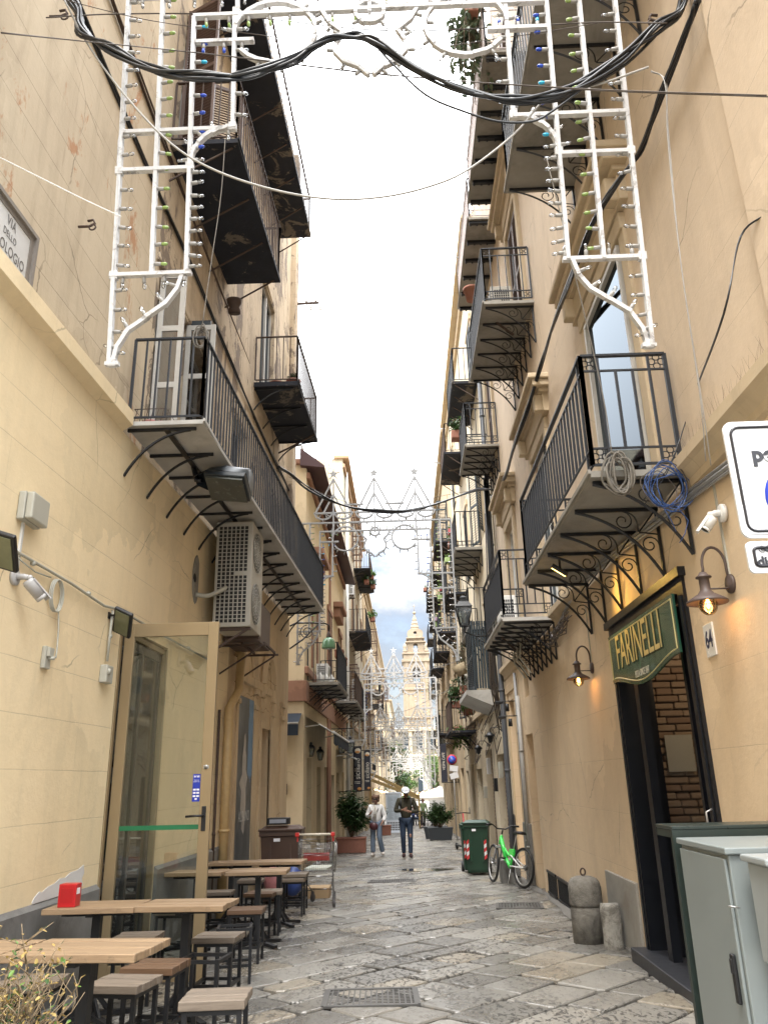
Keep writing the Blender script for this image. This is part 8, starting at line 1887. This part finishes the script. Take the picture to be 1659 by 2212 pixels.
p = on_y(985, 935, 17.6); vine((p.x, 17.6, p.z-.2), .25, .35, .5, 16, M_lf, 'bushy plant in a terracotta pot on the middle right balcony', 7, L=.1, potbox=(.25, .3))
rn = random.Random(77); cols = [M_terr, simple('red_planter', (.34, .04, .05), .5), simple('green_planter', (.22, .30, .12), .5), simple('lilac_planter', (.30, .20, .28), .5)]
for i, (u, v, Y, ci, lab) in enumerate(((975, 1155, 29, 1, 'red flower box on the railing left of the lantern, the top one'), (975, 1182, 29, 0, 'pair of terracotta pots under the top red flower box'), (967, 1217, 30, 2, 'green flower box between the light frame bars'), (955, 1278, 34, 1, 'red flower box lower on the right side'), (951, 1297, 34, 2, 'green flower box under the lower red one'), (945, 1343, 38, 3, 'lilac flower box beside the frame bars'), (944, 1355, 38, 2, 'small green flower box under the lilac one'), (919, 1278, 44, 0, 'terracotta pots hanging on the far right balcony against the sky'))):
    p = on_y(u, v, Y); vine((p.x, Y, p.z), .18, .3, .25, 7, M_lf2, lab, 100+i, L=.06, potbox=(.24, .42), potm=cols[ci], ph=.2, name='flower_box', cat='flower box')
for i, (u, v, Y, lab) in enumerate(((733, 1415, 25, 'terracotta flower box on the balcony railing beside the green lamp, upper one'), (741, 1431, 26.5, 'terracotta flower box on the balcony railing beside the green lamp, lower one'))):
    p = on_y(u, v, Y); pot((p.x, Y, p.z-.1), .12, .24, M_terr, lab, name='flower_box', cat='flower box', box=(.26, .5))
for i, (u, v, Y, lab) in enumerate(((803, 1252, 41, 'plants crowding the highest far left balcony against the sky'), (806, 1272, 41, 'hanging pots at the end of the highest far left balcony'), (805, 1343, 37, 'flowering plant at the end of the second far left balcony'), (792, 1262, 40, 'creeper on the highest far left balcony railing'))):
    p = on_y(u, v, Y); vine((p.x, Y, p.z), .28, .4, .45, 12, M_lf if i % 2 else M_lf2, lab, 60+i, L=.11, potbox=(.25, .35))
# greenery on the planted right balcony
for i, (u, v, Y, rz_, lab) in enumerate(((985, 1530, 25, .7, 'leafy creeper climbing beside the lantern on the planted right balcony'), (1010, 1545, 25.5, .5, 'fresh green vine in a pot on the planted right balcony'), (1000, 1500, 26.5, .9, 'tall trailing vine above the planted right balcony'), (990, 1585, 27, -.7, 'hanging greenery under the planted right balcony'))):
    p = on_y(u, v, Y); vine((p.x, Y, p.z), .35, .4, rz_, 18, M_lf2 if i % 2 else M_lf, lab, 80+i, L=.12, potbox=(.28, .3))
vine((1.62, 21.6, 3.6), .16, .25, 1.9, 26, M_lf3, 'dry grey ivy hanging in a strip beside the dark blue shutters', 91, L=.06, potbox=(.2, .2))
t = thing('basket', (1.35, 21.3, 4.2), 'wicker basket lamp hanging at the corner above the grey ivy', 'basket'); p = on_y(994, 1447, 21.5); t.location = p; w = MB(); Mr = Matrix.Rotation(R(-25), 3, 'Y'); w.lathe([(0, -.15), (.14, -.15), (.2, .15), (.18, .15), (.0, .1)], p, 14, Mr); w.build('wicker', simple('wicker', (.34, .27, .17), .9, var=.4, scale=50, bump=.8), t)
ac_unit((on_x(786, 1560, -2.4).x-.0, 28.2, 4.05), .7, .6, .3, 'white air conditioner on the second far left balcony', 1, 1, mat=M_plw); ac_unit((-2.40, 21.4, 3.85), .75, .65, .32, 'white air conditioner on the corner house balcony below the green lamp', 1, 1, mat=M_plw)
p = on_y(767, 1270, 34); ac_unit((-2.45, 34.0, p.z-.3), .8, .62, .32, 'small white air conditioner high on the peeling house wall', 1, 1, mat=M_plw); p = on_y(1098, 1295, 12.8)
ac_unit((1.85, 12.3, 3.58), .75, .62, .32, 'beige air conditioner standing on the second right balcony', -1, 1, mat=M_plw)
p = on_y(983, 1478, 24); ac_unit((2.1, 24.2, p.z-.3), .8, .62, .32, 'beige air conditioner on the wall above the planted right balcony', -1, 1)
for i, x in enumerate((-2.15, -2.02, -1.9)): w = MB(); w.lathe([(0, 0), (.08, 0), (.085, .16), (.03, .22), (.03, .25), (0, .25)], (x, 20.0+.25*i, 3.82), 10); solo(w, 'white_jug', M_plw, (x, 20+.25*i, 3.82), ['white plastic jug on the corner house balcony, nearest the wall', 'white plastic jug on the corner house balcony, the middle one', 'white plastic jug on the corner house balcony, nearest the rail'][i], 'jug')
# white drainpipe on the peeling house, wires and wall boxes on the right
w = MB(); w.tube([(-2.38, 33.2, 15), (-2.38, 33.2, -1)], .07, 8); solo(w, 'drainpipe', M_plw, (-2.38, 33.2, 0), 'white drainpipe running down the peeling house', 'drainpipe')
rn = random.Random(42); b = MB()
for k in range(34):
    y = rn.uniform(17.2, 27); z = rn.uniform(2.0, 3.1); L = rn.uniform(.6, 2.2); b.tube([(XR-.03-rn.uniform(0, .08), y, z), (XR-.06-rn.uniform(0, .15), y+L*.5, z-rn.uniform(.05, .35)), (XR-.03, y+L, z+rn.uniform(-.2, .3))], rn.choice((.008, .012)), 4)
for k in range(10): y = rn.uniform(16.9, 17.6); b.tube([(XR-.12, y, 6.5+rn.random()), (XR-.2, y, 4.8), (XR-.12-rn.uniform(0, .15), y+.1, 3.4), (XR-.1, y+.3, 2.2+rn.random())], .012, 4)
solo(b, 'cable_tangle', M_cabb, (XR-.1, 20, 2.6), 'mess of dark wires strung along the cream wall under the shuttered balconies', 'cable')
b = MB()
for k in range(4): b.tube([(XR-.10-.02*k, 16.75, 8.0), (XR-.12-.02*k, 16.78, 5.5), (XR-.15-.02*k, 16.8, 3.9)], .02, 5)
solo(b, 'cable_bundle', M_cabl, (XR-.1, 16.8, 6), 'vertical black cable bundle at the far corner of the pizzeria building', 'cable')
for i, (y, z, s_y, s_z) in enumerate(((18.4, 1.4, .25, .35), (19.6, 1.1, .2, .3), (21.0, 1.5, .3, .4), (22.3, .9, .2, .3))):
    w = MB(); w.bbox(XR-.08, XR+.01, y, y+s_y, z, z+s_z, .01); solo(w, 'meter_box', [M_plas, M_iron, M_plw, M_plas][i], (XR, y, z), ['beige meter box on the cream wall nearest the pizzeria building', 'black meter box on the cream wall, second along', 'large white meter box on the cream wall, third along', 'small beige meter box on the cream wall, farthest along'][i], 'meter box')
def sconce(y, z, label):
    w = MB(); w.lathe([(0, 0), (.04, 0), (.04, .02), (0, .02)], (XR-.0, y, z), 10, Matrix.Rotation(R(-90), 3, 'Y')); w.tube([(XR, y, z), (XR-.12, y, z+.12), (XR-.26, y, z+.12), (XR-.30, y, z+.02)], .012, 6); w.lathe([(.02, .0), (.10, -.06), (.11, -.1), (.07, -.09), (.05, -.2), (0, -.24)], (XR-.30, y, z+.02), 12); solo(w, 'wall_lamp', M_iron, (XR, y, z), label, 'wall lamp')
sconce(17.8, 2.35, 'unlit black wall lamp on the cream wall beside the drainpipe'); sconce(20.9, 2.2, 'unlit black wall lamp farther along the cream wall')
for i, (y, z) in enumerate(((15.3, 2.75), (15.0, 2.45))):
    w = MB(); w.bbox(XR-.42, XR-.28, y-.08, y+.08, z, z+.05, .01, ); w.tube([(XR, y, z+.05), (XR-.35, y, z+.05)], .01, 5); w.lathe([(.0, 0), (.035, 0), (.04, -.14), (0, -.14)], (XR-.2, y, z), 10); solo(w, 'spotlight', M_black, (XR, y, z), ['black spotlight cluster hanging under the second right balcony, upper one', 'black spotlight cluster hanging under the second right balcony, lower one'][i], 'spotlight')
# birds' spikes on the ledge, aerials
b = MB(); rn = random.Random(6)
for i in range(70): y = 3.0+.034*i; b.tube([(XR-.06, y, 3.63), (XR-.06+rn.uniform(-.05, .05), y+rn.uniform(-.04, .04), 3.76)], .0007, 3)
solo(b, 'bird_spikes', M_rust, (XR-.06, 4, 3.65), 'row of thin wire bird spikes standing on the right stone ledge', 'bird spikes')
def aerial(u, v, Y, label, L=.9, h=.9):
    p = on_y(u, v, Y); b = MB(); b.tube([(p.x+.9, Y, p.z-.02), (p.x, Y, p.z)], .014, 5); b.tube([(p.x+.35, Y, p.z), (p.x+.35, Y, p.z+h)], .012, 5)
    for k in range(6): b.tube([(p.x+.15+.03*k, Y, p.z+h*(.2+.14*k)), (p.x+.45, Y, p.z+h*(.22+.14*k))], .007, 4)
    solo(b, 'aerial', M_cabg, p, label, 'aerial')
aerial(945, 557, 15.2, 'thin television aerial sticking out from the upper right building', h=2.4); aerial(921, 1001, 26, 'bare aerial arm sticking out from the right side lower down', h=.05)
